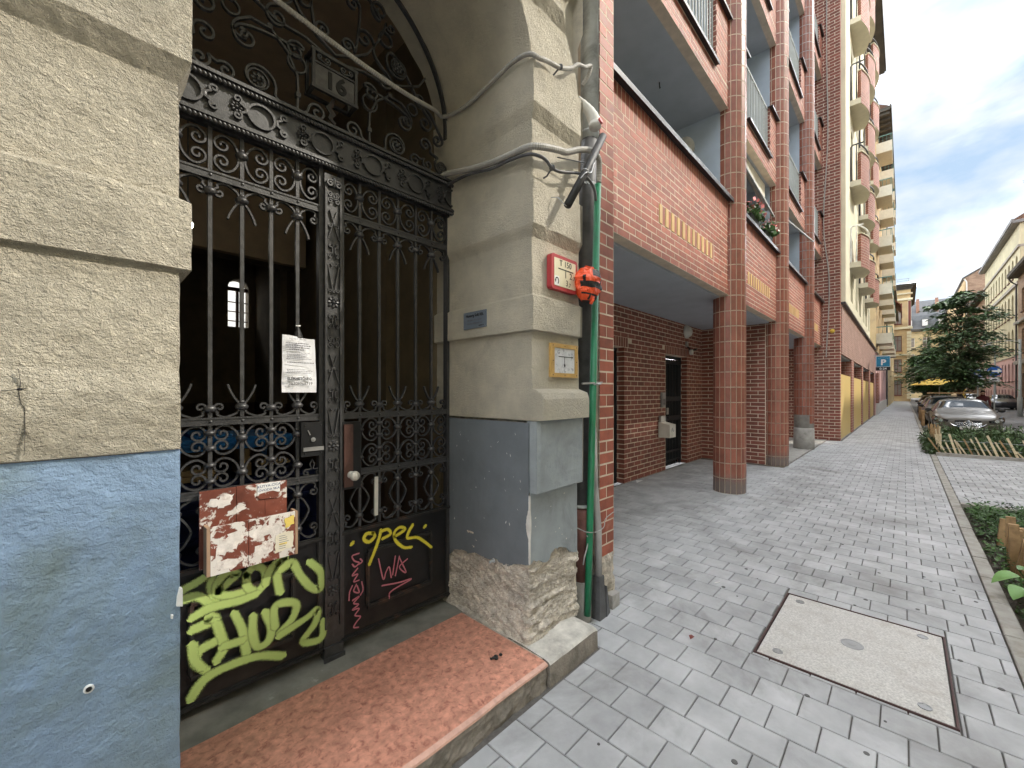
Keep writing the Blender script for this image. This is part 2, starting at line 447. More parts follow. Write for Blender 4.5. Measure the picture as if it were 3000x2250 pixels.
# ---------------------------------------------------------------- mesh helpers
class MB:
    def __init__(s):
        s.v, s.f, s.m, s.uv = [], [], [], {}

    def add(s, vs, fs, mi=0):
        o = len(s.v)
        s.v += [tuple(p) for p in vs]
        for f in fs:
            s.f.append(tuple(i + o for i in f))
            s.m.append(mi)
        return s

    def box(s, x0, x1, y0, y1, z0, z1, mi=0):
        vs = [(x0, y0, z0), (x1, y0, z0), (x1, y1, z0), (x0, y1, z0), (x0, y0, z1), (x1, y0, z1), (x1, y1, z1), (x0, y1, z1)]
        return s.add(vs, [(0, 3, 2, 1), (4, 5, 6, 7), (0, 1, 5, 4), (1, 2, 6, 5), (2, 3, 7, 6), (3, 0, 4, 7)], mi)

    def bar(s, a, b, w, h=None, mi=0, up=(0, 0, 1), taper=1.):
        a, b = Vector(a), Vector(b)
        h = h or w
        d = (b - a).normalized()
        u = Vector(up)
        if abs(d.dot(u)) > .95:
            u = Vector((0, 1, 0)) if abs(d.y) < .9 else Vector((1, 0, 0))
        x = d.cross(u).normalized()
        y = x.cross(d)
        vs = []
        for p, k in ((a, 1.), (b, taper)):
            for sx, sy in ((-1, -1), (1, -1), (1, 1), (-1, 1)):
                vs.append(p + x * (sx * w / 2 * k) + y * (sy * h / 2 * k))
        return s.add(vs, [(0, 1, 2, 3), (7, 6, 5, 4), (0, 4, 5, 1), (1, 5, 6, 2), (2, 6, 7, 3), (3, 7, 4, 0)], mi)

    def tube(s, pts, r, n=8, mi=0, caps=True, r1=None, rad=None):
        pts = [Vector(p) for p in pts]
        o = len(s.v)
        N = len(pts)
        prev = None
        for i, p in enumerate(pts):
            d = (pts[min(i + 1, N - 1)] - pts[max(i - 1, 0)])
            d.normalize()
            if prev is None:
                u = Vector((0, 0, 1)) if abs(d.z) < .9 else Vector((1, 0, 0))
                x = d.cross(u).normalized()
            else:
                x = (prev - d * prev.dot(d)).normalized()
            prev = x
            y = d.cross(x)
            rr = rad[i] if rad else (r if r1 is None else r + (r1 - r) * i / max(1, N - 1))
            for k in range(n):
                a = 2 * math.pi * k / n
                s.v.append(tuple(p + x * (rr * math.cos(a)) + y * (rr * math.sin(a))))
        for i in range(N - 1):
            for k in range(n):
                k2 = (k + 1) % n
                s.f.append((o + i * n + k, o + i * n + k2, o + (i + 1) * n + k2, o + (i + 1) * n + k))
                s.m.append(mi)
        if caps:
            s.f.append(tuple(o + k for k in range(n))[::-1])
            s.f.append(tuple(o + (N - 1) * n + k for k in range(n)))
            s.m += [mi, mi]
        return s

    def ell(s, c, rx, ry, rz, n=8, k=5, mi=0, M=None):
        vs, fs = [], []
        for i in range(k + 1):
            t = math.pi * i / k
            for j in range(n):
                a = 2 * math.pi * j / n
                p = Vector((rx * math.sin(t) * math.cos(a), ry * math.sin(t) * math.sin(a), rz * math.cos(t)))
                if M:
                    p = M @ p
                vs.append(p + Vector(c))
        for i in range(k):
            for j in range(n):
                j2 = (j + 1) % n
                fs.append((i * n + j, (i + 1) * n + j, (i + 1) * n + j2, i * n + j2))
        return s.add(vs, fs, mi)

    def lathe(s, c, prof, n=16, mi=0, M=None):
        """prof: (radius, height) list, turned about z (or M's z)"""
        vs, fs = [], []
        for r, h in prof:
            for j in range(n):
                a = 2 * math.pi * j / n
                p = Vector((r * math.cos(a), r * math.sin(a), h))
                if M:
                    p = M @ p
                vs.append(p + Vector(c))
        for i in range(len(prof) - 1):
            for j in range(n):
                j2 = (j + 1) % n
                fs.append((i * n + j, i * n + j2, (i + 1) * n + j2, (i + 1) * n + j))
        fs.append(tuple(range(n))[::-1])
        fs.append(tuple((len(prof) - 1) * n + j for j in range(n)))
        return s.add(vs, fs, mi)

    def rib(s, pts, w, d, y, mi=0, taper=False):
        """flat iron bar bent in the x-z plane at depth y: w thick in the plane, d deep"""
        N = len(pts)
        o = len(s.v)
        for i, (x, z) in enumerate(pts):
            a, b = pts[max(0, i - 1)], pts[min(N - 1, i + 1)]
            tx, tz = b[0] - a[0], b[1] - a[1]
            l = math.hypot(tx, tz) or 1
            k = w / 2 * (1 if not taper else (.45 + .55 * min(1, 3 * min(i, N - 1 - i) / N)))
            nx, nz = -tz / l * k, tx / l * k
            s.v += [(x + nx, y - d / 2, z + nz), (x - nx, y - d / 2, z - nz), (x - nx, y + d / 2, z - nz), (x + nx, y + d / 2, z + nz)]
        for i in range(N - 1):
            for k in range(4):
                k2 = (k + 1) % 4
                s.f.append((o + i * 4 + k, o + (i + 1) * 4 + k, o + (i + 1) * 4 + k2, o + i * 4 + k2))
                s.m.append(mi)
        s.f += [(o, o + 1, o + 2, o + 3), (o + 4 * N - 1, o + 4 * N - 2, o + 4 * N - 3, o + 4 * N - 4)]
        s.m += [mi, mi]
        return s

    def prism(s, poly, y0, y1, mi=0):
        """polygon in x-z pushed from y0 to y1"""
        n = len(poly)
        vs = [(x, y0, z) for x, z in poly] + [(x, y1, z) for x, z in poly]
        fs = [tuple(range(n)), tuple(range(2 * n - 1, n - 1, -1))]
        fs += [(i, i + n, (i + 1) % n + n, (i + 1) % n) for i in range(n)]
        return s.add(vs, fs, mi)

    def block(s, O, U, V, N, lu, lv, d, c=.003, mi=0, back=False):
        """chamfered slab: O corner, U and V in-plane unit axes, N outward; lu x lv, d deep"""
        O, U, V, N = Vector(O), Vector(U), Vector(V), Vector(N)
        vs = []
        for dn, k in ((-d, 0), (-c, 0), (0, c)):
            for a, b in ((k, k), (lu - k, k), (lu - k, lv - k), (k, lv - k)):
                vs.append(O + U * a + V * b + N * dn)
        fs = []
        for l in (0, 4):
            for i in range(4):
                j = (i + 1) % 4
                fs.append((l + i, l + j, l + 4 + j, l + 4 + i))
        fs.append((8, 9, 10, 11))
        return s.add(vs, fs, mi)

    def mesh(s, name, mats, smooth=False):
        me = bpy.data.meshes.new(name)
        me.from_pydata(s.v, [], s.f)
        for m in mats:
            me.materials.append(MATS[m] if isinstance(m, str) else m)
        if len(mats) > 1:
            me.polygons.foreach_set('material_index', s.m)
        if smooth:
            me.polygons.foreach_set('use_smooth', [True] * len(me.polygons))
        me.update()
        return me

    def build(s, name, mats, parent=None, smooth=False, fix=False, **kw):
        if isinstance(mats, str):
            mats = [mats]
        me = s.mesh(name, mats, smooth)
        if fix:
            import bmesh
            b = bmesh.new()
            b.from_mesh(me)
            bmesh.ops.recalc_face_normals(b, faces=b.faces)
            b.to_mesh(me)
            b.free()
        return put(name, me, parent, **kw)


def put(name, me, parent=None, **kw):
    o = bpy.data.objects.new(name, me)
    COL.objects.link(o)
    if parent is not None:
        o.parent = parent
        o.matrix_parent_inverse = Matrix.Translation(-Vector(WL.get(parent.name, (0, 0, 0))))
    WL[o.name] = (0, 0, 0)
    for k, v in kw.items():
        o[k] = v
    return o


WL = {}


def thing(name, label, cat, loc=(0, 0, 0), group=None):
    """an Empty at the thing's base; the parts under it are modelled in world coordinates"""
    o = bpy.data.objects.new(name, None)
    COL.objects.link(o)
    o.empty_display_size = .1
    o.location = loc
    WL[o.name] = tuple(loc)
    o['label'] = label
    o['category'] = cat
    if group:
        o['group'] = group
    return o


def tag(o, label, cat, group=None):
    o['label'] = label
    o['category'] = cat
    if group:
        o['group'] = group
    return o


def copy_tree(src, shift, parent=None, label=None):
    c = src.copy()
    COL.objects.link(c)
    if parent is None:
        c.location = Vector(src.location) + Vector(shift)
        if label:
            c['label'] = label
    else:
        c.parent = parent
    WL[c.name] = WL.get(src.name, (0, 0, 0))
    for ch in [k for k in src.children]:
        copy_tree(ch, shift, c)
    return c


def smooth_path(pts, n=6):
    """Catmull-Rom through the points"""
    P = [Vector(p) for p in pts]
    P = [P[0] * 2 - P[1]] + P + [P[-1] * 2 - P[-2]]
    out = []
    for i in range(1, len(P) - 2):
        a, b, c, d = P[i - 1:i + 3]
        for k in range(n):
            t = k / n
            out.append(.5 * ((2 * b) + (c - a) * t + (2 * a - 5 * b + 4 * c - d) * t * t + (3 * b - a - 3 * c + d) * t ** 3))
    out.append(P[-2])
    return out


def text(body, size, M, mname, parent, name='lettering', depth=.001, align='CENTER', bold=0., **kw):
    cu = bpy.data.curves.new(name, 'FONT')
    cu.body = body
    cu.size = size
    cu.align_x = align
    cu.align_y = 'CENTER'
    cu.extrude = depth
    cu.offset = bold
    cu.resolution_u = 3
    t = bpy.data.objects.new(name, cu)
    COL.objects.link(t)
    dg = bpy.context.evaluated_depsgraph_get()
    me = bpy.data.meshes.new_from_object(t.evaluated_get(dg))
    bpy.data.objects.remove(t)
    me.transform(M)
    me.materials.clear()
    me.materials.append(MATS[mname])
    return put(name, me, parent, **kw)


def frame_M(o, u, v):
    """matrix with local x = u, y = v at origin o"""
    u, v = Vector(u).normalized(), Vector(v).normalized()
    w = u.cross(v)
    return Matrix(((u.x, v.x, w.x, o[0]), (u.y, v.y, w.y, o[1]), (u.z, v.z, w.z, o[2]), (0, 0, 0, 1)))


# ---------------------------------------------------------------- small pieces ranked by their size in the picture
class Pieces:
    """bricks, tiles, pavers: the 300 largest in view become objects of their own, the rest one mesh"""

    def __init__(s):
        s.L = []

    def add(s, O, U, V, N, lu, lv, d, c, m):
        O, U, V, N = Vector(O), Vector(U), Vector(V), Vector(N)
        C = O + U * (lu / 2) + V * (lv / 2)
        e = C - Vector((0, 0, EYE))
        fac = -e.normalized().dot(N)
        q = proj(C)
        a = 0
        if q and fac > 0 and -20 < q[0] < 3020 and -20 < q[1] < 2270:
            a = lu * lv * fac / e.length ** 2
        s.L.append((a, O, U, V, N, lu, lv, d, c, m))

    def finish(s, name, rest, parent, limit=300):
        s.L.sort(key=lambda t: -t[0])
        cache = {}
        n = 0
        for a, O, U, V, N, lu, lv, d, c, m in s.L[:limit]:
            key = (round(lu, 3), round(lv, 3), d, m)
            if key not in cache:
                cache[key] = MB().block((0, 0, 0), (1, 0, 0), (0, 1, 0), (0, 0, 1), lu, lv, d, c).mesh(name, [m])
            o = put(name, cache[key], parent)
            o.matrix_basis = Matrix(((U.x, V.x, N.x, O.x), (U.y, V.y, N.y, O.y), (U.z, V.z, N.z, O.z), (0, 0, 0, 1)))
        ms = sorted({t[9] for t in s.L[limit:]})
        if ms:
            b = MB()
            for a, O, U, V, N, lu, lv, d, c, m in s.L[limit:]:
                b.block(O, U, V, N, lu, lv, d, c, ms.index(m))
            b.build(rest, ms, parent, kind='stuff')


def courses(P, O, U, N, wid, hei, pu, pv, gap, d, m, mfun=None, skip=None, bond=.5, proud=.0, V=(0, 0, 1), offs=0.):
    """running-bond courses over a rectangle with corner O"""
    O, U, V, N = Vector(O), Vector(U), Vector(V), Vector(N)
    r = 0
    v = 0.
    while v < hei - .02:
        lv = min(pv - gap, hei - v)
        u = -((r % 2) * bond * pu) - offs % pu
        while u < wid:
            a, b = max(u, 0), min(u + pu - gap, wid)
            if b - a > .025 and not (skip and skip((a + b) / 2, v + lv / 2)):
                P.add(O + U * a + V * v + N * (proud + R(-.0012, .0012)), U, V, N, b - a, lv, d, .002, mfun((a + b) / 2, v + lv / 2) if mfun else m)
            u += pu
        v += pv
        r += 1


# ================================================================ GROUND
ground = MB()
ground.add([(-400, -400, -.5), (600, -400, -.5), (600, 500, -.5), (-400, 500, -.5)], [(0, 1, 2, 3)])
ground.build('ground', 'asphalt', kind='structure')
road = MB().box(-60, 400, -8.2, -.60, -.4, -.12)
road.build('road', 'asphalt', kind='structure')
far_walk = MB().box(-60, 400, -9.6, -8.2, -.4, -.01)
far_walk.build('far_pavement', 'concrete', kind='structure')

LID = (2.865, 3.885, -.19, .675)
pave = MB().box(-8, 140, -.47, 3.6, -.3, -.012)
pavement = pave.build('pavement', 'joint', kind='structure')
PV = Pieces()


def minus(r, q):
    x0, x1, y0, y1 = r
    a0, a1, b0, b1 = q
    if x1 <= a0 or x0 >= a1 or y1 <= b0 or y0 >= b1:
        return [r]
    out = []
    if y0 < b0:
        out.append((x0, x1, y0, b0 - .008))
    if y1 > b1:
        out.append((x0, x1, b1 + .008, y1))
    yy0, yy1 = max(y0, b0), min(y1, b1)
    if x0 < a0:
        out.append((x0, a0 - .006, yy0, yy1))
    if x1 > a1:
        out.append((a1 + .006, x1, yy0, yy1))
    return out


PX_, PY_ = .1945, .2
for k in range(-28, 190):
    x0 = 2.45 + PX_ * k
    x1 = x0 + PX_ - .006
    y1 = 1.375 if x1 < 2.27 else (3.54 if x1 < 10.4 else (1.84 if x1 < 17.2 else 1.47))
    off = .99 + (.1 if k % 2 else 0)
    y = off - math.ceil((off + .47) / PY_) * PY_
    while y < y1:
        a, b = max(y, -.465), min(y + PY_ - .006, y1)
        if b - a > .02:
            for r in minus((x0, x1, a, b), LID):
                if r[1] - r[0] > .012 and r[3] - r[2] > .012:
                    PV.add((r[0], r[2], R(-.0016, .0016)), (1, 0, 0), (0, 1, 0), (0, 0, 1), r[1] - r[0], r[3] - r[2], .035, .003, 'paver')
        y += PY_
PV.finish('paver', 'paver_field', pavement)
# pale stones of the cross walk between the two planters
PV2 = Pieces()
for i in range(31):
    for j in range(24):
        x0 = 8.75 + i * .2
        y0 = -.582 - (j + 1) * .2 - (.1 if i % 2 else 0)
        PV2.add((x0, y0, R(-.002, .002)), (1, 0, 0), (0, 1, 0), (0, 0, 1), .192, .193, .035, .003, 'paver')
for i in range(1, 31, 2):
    PV2.add((8.75 + i * .2, -.675, 0), (1, 0, 0), (0, 1, 0), (0, 0, 1), .192, .093, .035, .003, 'paver')
cross = MB().box(8.7, 14.86, -5.6, -.576, -.3, -.012).build('crossing_pavement', 'joint', kind='structure')
PV2.finish('paver', 'paver_field', cross, 120)
kb = MB()
kerb = MB().box(-8, -7.9, -.56, -.48, -.25, -.02).build('kerb', 'kerb', kind='structure')
for i in range(60):
    x0 = -6 + i * .6
    b = MB().block((x0, -.575, R(-.004, .006)), (1, 0, 0), (0, 1, 0), (0, 0, 1), .592, .10, .2, .006)
    b.build('kerb_stone', 'kerb', kerb)
MB().box(30, 140, -.60, -.475, -.25, .0).build('kerb_run', 'kerb', kerb)
MB().box(10.46, 17.3, 1.86, 3.6, -.1, .018).build('loggia_slab', 'concrete', pavement)

# access cover
lid = thing('access_cover', 'large rectangular concrete access cover set in a rusty frame in the grey pavers', 'manhole cover', (3.375, .24, 0))
fr = MB()
for x0, x1, y0, y1 in ((LID[0], LID[1], LID[2], LID[2] + .009), (LID[0], LID[1], LID[3] - .009, LID[3]), (LID[0], LID[0] + .009, LID[2] + .009, LID[3] - .009), (LID[1] - .009, LID[1], LID[2] + .009, LID[3] - .009)):
    fr.box(x0, x1, y0, y1, -.06, .005)
fr.build('frame', 'lid_frame', lid)
MB().box(LID[0] + .014, LID[1] - .014, LID[2] + .014, LID[3] - .014, -.07, -.03).build('gap', 'joint', lid)
MB().block((LID[0] + .015, LID[2] + .015, .003), (1, 0, 0), (0, 1, 0), (0, 0, 1), LID[1] - LID[0] - .030, LID[3] - LID[2] - .030, .05, .004).build('slab', 'lid_concrete', lid)
for hx, hy in ((2.965, .565), (3.78, .575), (2.955, -.075), (3.79, -.085)):
    b = MB()
    b.lathe((hx, hy, .0034), [(.028, 0), (.028, .0035), (.022, .0035), (.022, .0012), (0.001, .0012)], 16)
    b.bar((hx - .026, hy, .0062), (hx + .026, hy, .0062), .009, .004)
    b.build('lifting_eye', 'metal_grey', lid)
MB().lathe((3.37, .24, .0034), [(.058, 0), (.058, .0022), (.05, .003), (.046, .0012), (.02, .0012), (.018, .003), (.001, .003)], 24).build('centre_cap', 'metal_grey', lid)

# gum spots
for i in range(70):
    gx, gy = R(1.2, 12), R(-.4, 1.3)
    if LID[0] < gx < LID[1] and LID[2] < gy < LID[3]:
        continue
    if i == 0:
        gum = MB()
    r = R(.006, .016)
    gum.lathe((gx, gy, -.0005), [(r, 0), (r * .9, .0028), (.001, .0032)], 9)
gum.build('chewing_gum_spots', 'water_stain', pavement, kind='stuff')

Cc0, Ss0 = math.cos, math.sin
# ================================================================ OLD BUILDING
old = thing('old_apartment_building', 'old rendered apartment building with an arched gateway and rusticated bands', 'building', (0, 1.57, 0))
AXC, AZC, AR = 1.002, 3.42, .783
# profile: z, face Y, how far the reveal stands in
PROF = [(0, 1.57, 0), (1.02, 1.57, 0), (1.022, 1.515, 0), (1.432, 1.512, 0), (1.437, 1.472, .004), (1.56, 1.47, .006), (1.595, 1.485, .004), (1.618, 1.552, 0), (1.95, 1.556, 0),
        (1.956, 1.522, .026), (2.15, 1.52, .026), (2.168, 1.55, .002), (2.50, 1.556, 0), (2.562, 1.52, .028), (2.81, 1.518, .028), (2.832, 1.55, .002), (3.18, 1.556, 0), (3.252, 1.518, .028), (3.49, 1.516, .028),
        (3.515, 1.55, 0), (3.86, 1.556, 0), (3.93, 1.516, .026), (4.2, 1.516, .02), (4.22, 1.55, 0), (4.6, 1.55, 0)]
PROF_L = [(0, 1.52, 0), (1.43, 1.52, 0), (1.436, 1.512, 0.0), (1.50, 1.508, .0), (1.56, 1.500, .0), (1.60, 1.500, .0), (1.66, 1.520, 0), (1.95, 1.525, 0)] + [(z, y - .012, e) for z, y, e in PROF[9:]]


def prof(z, P=PROF):
    for (z0, y0, e0), (z1, y1, e1) in zip(P, P[1:]):
        if z0 <= z <= z1:
            t = (z - z0) / max(1e-6, z1 - z0)
            return y0 + (y1 - y0) * t, e0 + (e1 - e0) * t
    return P[-1][1], P[-1][2]


def zs(a, b, step, P=PROF):
    s = {round(a, 4), round(b, 4)} | {round(z, 4) for z, _, _ in P if a <= z <= b}
    n = int((b - a) / step)
    s |= {round(a + (b - a) * i / n, 4) for i in range(n)}
    return sorted(s)


def gate_x(z, side):
    """x of the opening's edge at height z"""
    if z <= AZC:
        return AXC + side * AR * 1.02
    t = AR * AR - (z - AZC) ** 2
    return AXC + side * (math.sqrt(t) if t > 0 else 0) * 1.02


def jit(x, z, k=.004):
    return k * noise.noise((x * 9, z * 9, 3.3)) + k * .5 * noise.noise((x * 31, z * 31, 7.1))


def facade(side, z0, z1, xs, step=.02, P=PROF, inner=2.46, dpt=.006):
    """front skin: columns xs run from the opening outwards (offsets), then the reveal goes in to y=inner"""
    b = MB()
    rows = zs(z0, z1, step, P)
    ys_in = [0, .03, .1, .2, .35, .55, .75]
    n = len(xs) + len(ys_in)
    for z in rows:
        Y, e = prof(z, P)
        xc = gate_x(z, side) - side * e
        for o in reversed(xs):
            x = xc + side * o
            d = jit(x, z, dpt)
            rr = .006 if o == 0 else 0
            b.v.append((x + side * rr * .5 + (side * jit(z, 2.2, .004) if o == 0 else 0), Y + d + rr * .3, z))
        for t in ys_in:
            yy = Y + .008 + t / .75 * (inner - Y)
            b.v.append((xc + side * (0 if t else .001) + side * jit(yy, z, .003), yy, z))
    for i in range(len(rows) - 1):
        for k in range(n - 1):
            q = (i * n + k, i * n + k + 1, (i + 1) * n + k + 1, (i + 1) * n + k)
            b.f.append(q if side > 0 else q[::-1])
            b.m.append(0)
    return b


near = [i * .012 for i in range(34)]
far_l = near + [.45, .6, 1, 2, 4, 8]
wide_r = [i * .0161 for i in range(30)]
facade(-1, 1.434, 4.23, far_l, .012, PROF_L).build('render_wall', 'stucco', old, fix=True)
facade(-1, -.1, 1.432, far_l, .02, PROF_L).build('plinth', 'plinth_blue', old, fix=True)
facade(1, 1.432, 4.23, wide_r, .02).build('render_wall', 'stucco_fine', old, fix=True)
MB().box(-8, 2.27, 1.52, 2.4, 4.24, 13.5).build('upper_wall', 'stucco', old)
# right-hand end of the pilaster
e = MB()
rows = zs(.1, 4.24, .05)
for z in rows:
    Y, ee = prof(z)
    x = gate_x(min(z, AZC), 1) + .467
    e.v += [(x - .001, Y + .004, z), (x, 1.95, z)]
for i in range(len(rows) - 1):
    e.f.append((2 * i, 2 * i + 1, 2 * i + 3, 2 * i + 2))
    e.m.append(0)
e.build('pilaster_end', 'stucco_fine', old, fix=True)
# spandrel over the arch, right of it
MB().box(1.80, 2.27, 1.60, 2.4, 3.3, 4.24).build('wall_core', 'stucco_fine', old)
# grey painted plaster skin, broken off at the bottom over the bare masonry
XR = AXC + 1.02 * AR


def jag(s):
    """lower edge of the plaster: s runs along the reveal (negative) then the front"""
    K = [(-.80, .46), (-.735, .46), (-.71, .503), (-.60, .527), (-.53, .525), (-.47, .541), (-.33, .536), (-.285, .561), (-.235, .54), (-.175, .542), (-.1, .575), (0, .597), (.03, .615), (.15, .569), (.18, .585), (.20, .618), (.236, .628), (.30, .622), (.365, .597), (.40, .56), (.48, .536)]
    for (a, za), (b_, zb) in zip(K, K[1:]):
        if a <= s <= b_:
            return za + (zb - za) * (s - a) / (b_ - a) + .012 * noise.noise((s * 45, 1, 1)) + .006 * noise.noise((s * 130, 2, 1))
    return .54


def skin(s0, s1, n, m, top, fn, thick):
    b = MB()
    for i in range(n + 1):
        s = s0 + (s1 - s0) * i / n
        lo = jag(s)
        for k in range(9):
            z = lo + (top - lo) * k / 8
            b.v.append(fn(s, z, 0))
        b.v.append(fn(s, lo + .004, thick))
    for i in range(n):
        for k in range(8):
            b.f.append((i * 10 + k, (i + 1) * 10 + k, (i + 1) * 10 + k + 1, i * 10 + k + 1))
            b.m.append(0)
        b.f.append((i * 10, i * 10 + 9, (i + 1) * 10 + 9, (i + 1) * 10))
        b.m.append(0)
    return b.build('plinth', m, old, fix=True)


skin(-.8, -.004, 70, 'plinth_grey', 1.42, lambda s, z, t: (XR - .004 + t + jit(s, z, .003), 1.573 - s, z), .02)
skin(-.002, .47, 50, 'plinth_light', 1.02, lambda s, z, t: (XR + s, 1.568 + t + jit(s, z, .003), z), .02)
blk = MB()
rows = zs(1.012, 1.434, .02)
for z in rows:
    Y = 1.514 + (.012 if z < 1.02 else 0)
    for i in range(25):
        x = XR + .008 + .455 * i / 24
        blk.v.append((x, Y + jit(x, z, .006) + (.008 if i in (0, 24) else 0), z))
n = 25
for i in range(len(rows) - 1):
    for k in range(n - 1):
        blk.f.append((i * n + k, i * n + k + 1, (i + 1) * n + k + 1, (i + 1) * n + k))
        blk.m.append(0)
blk.box(XR + .006, XR + .466, 1.522, 1.60, 1.013, 1.432)
blk.build('plinth_block', 'plinth_light', old)
# lost paint along the corner
ch = MB()
N_ = 60
for i in range(N_ + 1):
    z = .60 + .40 * i / N_
    t_ = (z - .83) / .085
    w = (.0015 + .0035 * abs(noise.noise((z * 60, 3, 3)))) + max(0, 1 - t_ * t_) * (.013 + .005 * noise.noise((z * 50, 1, 7)))
    w *= min(1, i / 3, (N_ - i) / 3) + .02
    ch.v += [(XR - .0088, 1.573 + w * 1.3, z), (XR - .0095, 1.564, z), (XR - .003 + w * .5, 1.5635, z)]
for i in range(N_):
    for k in range(2):
        ch.f.append((3 * i + k, 3 * i + k + 1, 3 * i + k + 4, 3 * i + k + 3))
        ch.m.append(0)
ch.build('bare_plaster', 'chip', old)
# rough stone base
st = MB()
pts = []
for i in range(151):
    s = -.80 + 1.27 * i / 150
    for k in range(81):
        z = .115 + .56 * k / 80
        q_ = z * 1.0 + (.35 * s if s < 0 else .10 * s)
        rd = 1 - abs(2 * noise.noise((s * 5, q_ * 24, 4.4)))
        rd2 = 1 - abs(2 * noise.noise((s * 16, q_ * 48, 9.1)))
        d = .022 * noise.noise((s * 4, z * 5, 1.5)) + .012 * noise.noise((s * 13, z * 17, 4)) + (.016 if s > 0 else .010) * rd + .007 * rd2 + .006 * noise.noise((s * 70, z * 80, 2)) + .004 * noise.noise((s * 150, z * 150, 2)) - .012
        d -= .035 * max(0, (.35 - z)) / .25 * (1 if s < 0 else .5)       # spreads towards the foot
        if s < -.0:
            st.v.append((XR + .016 + d, 1.585 - s, z))
        else:
            st.v.append((XR + .01 + s - (.03 * max(0, .35 - z) / .25 if s < .02 else 0), 1.590 + d, z))
for i in range(150):
    for k in range(80):
        st.f.append((i * 81 + k, (i + 1) * 81 + k, (i + 1) * 81 + k + 1, i * 81 + k + 1))
        st.m.append(0)
st.build('stone_base', 'old_render', old, fix=True)
MB().box(XR + .05, XR + .46, 1.66, 2.4, -.1, 1.5).build('pilaster_core', 'old_render', old)
# bolt with washer in the bare stone
MB().lathe((XR - .012, 1.86, .545), [(.014, 0), (.014, .006), (.006, .006), (.006, .03), (.009, .03), (.009, .036), (.001, .036)], 10, 0, Matrix.Rotation(-math.pi / 2, 4, 'Y')).build('bolt', 'zinc', old)
# peg hole in the blue plinth: plastic plug
MB().lathe((.0176, 1.526, .838), [(.009, 0), (.0105, .012), (.007, .014), (.005, .002), (.001, .001)], 14, 0, Matrix.Rotation(math.pi / 2, 4, 'X')).build('wall_plug', 'white_paint', old)
MB().lathe((.0176, 1.5155, .838), [(.0056, 0), (.0056, .004), (.001, .004)], 12, 0, Matrix.Rotation(math.pi / 2, 4, 'X')).build('plug_hole', 'ink_black', old)

# steps and threshold
stp = MB()
n = 60
for i in range(n + 1):
    x = -6 + 7.755 * i / n if i < 20 else -6 + 7.755 * (20 / n) + (7.755 * (40 / n)) * (i - 20) / 40
    j = .006 * noise.noise((x * 4, 0, 0)) + .005 * noise.noise((x * 19, 0, 0))
    prof_ = [(2.135 + .012 * noise.noise((x * 8, 5, 0)), .132), (1.46, .131), (1.425 + j, .129), (1.405 + j, .121), (1.402 + j, .112)]
    for y, z in prof_:
        stp.v.append((x, y, z))
for i in range(n):
    for k in range(4):
        stp.f.append((i * 5 + k, (i + 1) * 5 + k, (i + 1) * 5 + k + 1, i * 5 + k + 1))
        stp.m.append(0 if k < 2 else 1)
stp.build('doorstep', ['marble', 'marble_edge'], old, fix=True)


def rough_face(x0, x1, y, z0, z1, nx, nz, amp):
    b = MB()
    for i in range(nx + 1):
        for k in range(nz + 1):
            x, z = x0 + (x1 - x0) * i / nx, z0 + (z1 - z0) * k / nz
            b.v.append((x, y + amp * noise.noise((x * 11, z * 16, 0)) + amp * .6 * noise.noise((x * 37, z * 40, 5)), z))
    for i in range(nx):
        for k in range(nz):
            b.f.append((i * (nz + 1) + k, (i + 1) * (nz + 1) + k, (i + 1) * (nz + 1) + k + 1, i * (nz + 1) + k + 1))
            b.m.append(0)
    return b


rough_face(.2, 1.754, 1.412, -.03, .114, 110, 12, .012).build('step_riser', 'step_side', old)
MB().box(-6, .2, 1.405, 1.6, -.03, .113).build('step_riser', 'step_side', old)
b = MB()
for i in range(31):
    x = 1.768 + .474 * i / 30
    j = .004 * noise.noise((x * 9, 8, 0))
    dn = .010 * max(0, (i - 27) / 3) ** 2
    for y, z in ((1.72, -.03), (1.72, .136), (1.60, .135), (1.5, .132), (1.43, .129), (1.405 + j, .122), (1.396 + j, .110), (1.394 + j, -.03)):
        b.v.append((x, y, z + (.003 * noise.noise((x * 14, y * 14, 1)) - dn if z > .05 else 0)))
for i in range(30):
    for k in range(7):
        b.f.append((i * 8 + k, (i + 1) * 8 + k, (i + 1) * 8 + k + 1, i * 8 + k + 1))
        b.m.append(1 if k == 6 else 0)
b.f.append(tuple(range(30 * 8, 31 * 8)))
b.m.append(1)
b.f.append(tuple(range(8))[::-1])
b.m.append(1)
b.build('step_slab', ['limestone', 'step_side'], old, fix=True)
MB().box(-.1, 1.85, 2.14, 2.48, -.02, .1275).build('threshold', 'threshold', old)
MB().box(.1, 1.83, 1.45, 2.2, -.02, .1265).build('step_bed', 'old_render', old)
sk = MB()
for i in range(40):
    s = .03 + .78 * i / 39
    w = (.004 + .022 * abs(noise.noise((s * 9, 9, 1))) + .012 * (1 - i / 39)) * min(1, i / 6)
    y = 1.585 + s * .94
    sk.v += [(XR - .02 - w + .01 * noise.noise((s * 30, 1, 1)), y, .1335), (XR + .02, y, .16 + .01 * noise.noise((s * 20, 3, 3)))]
for i in range(39):
    sk.f.append((2 * i, 2 * i + 1, 2 * i + 3, 2 * i + 2))
    sk.m.append(0)
sk.build('mortar_fillet', 'old_render', old, fix=True)

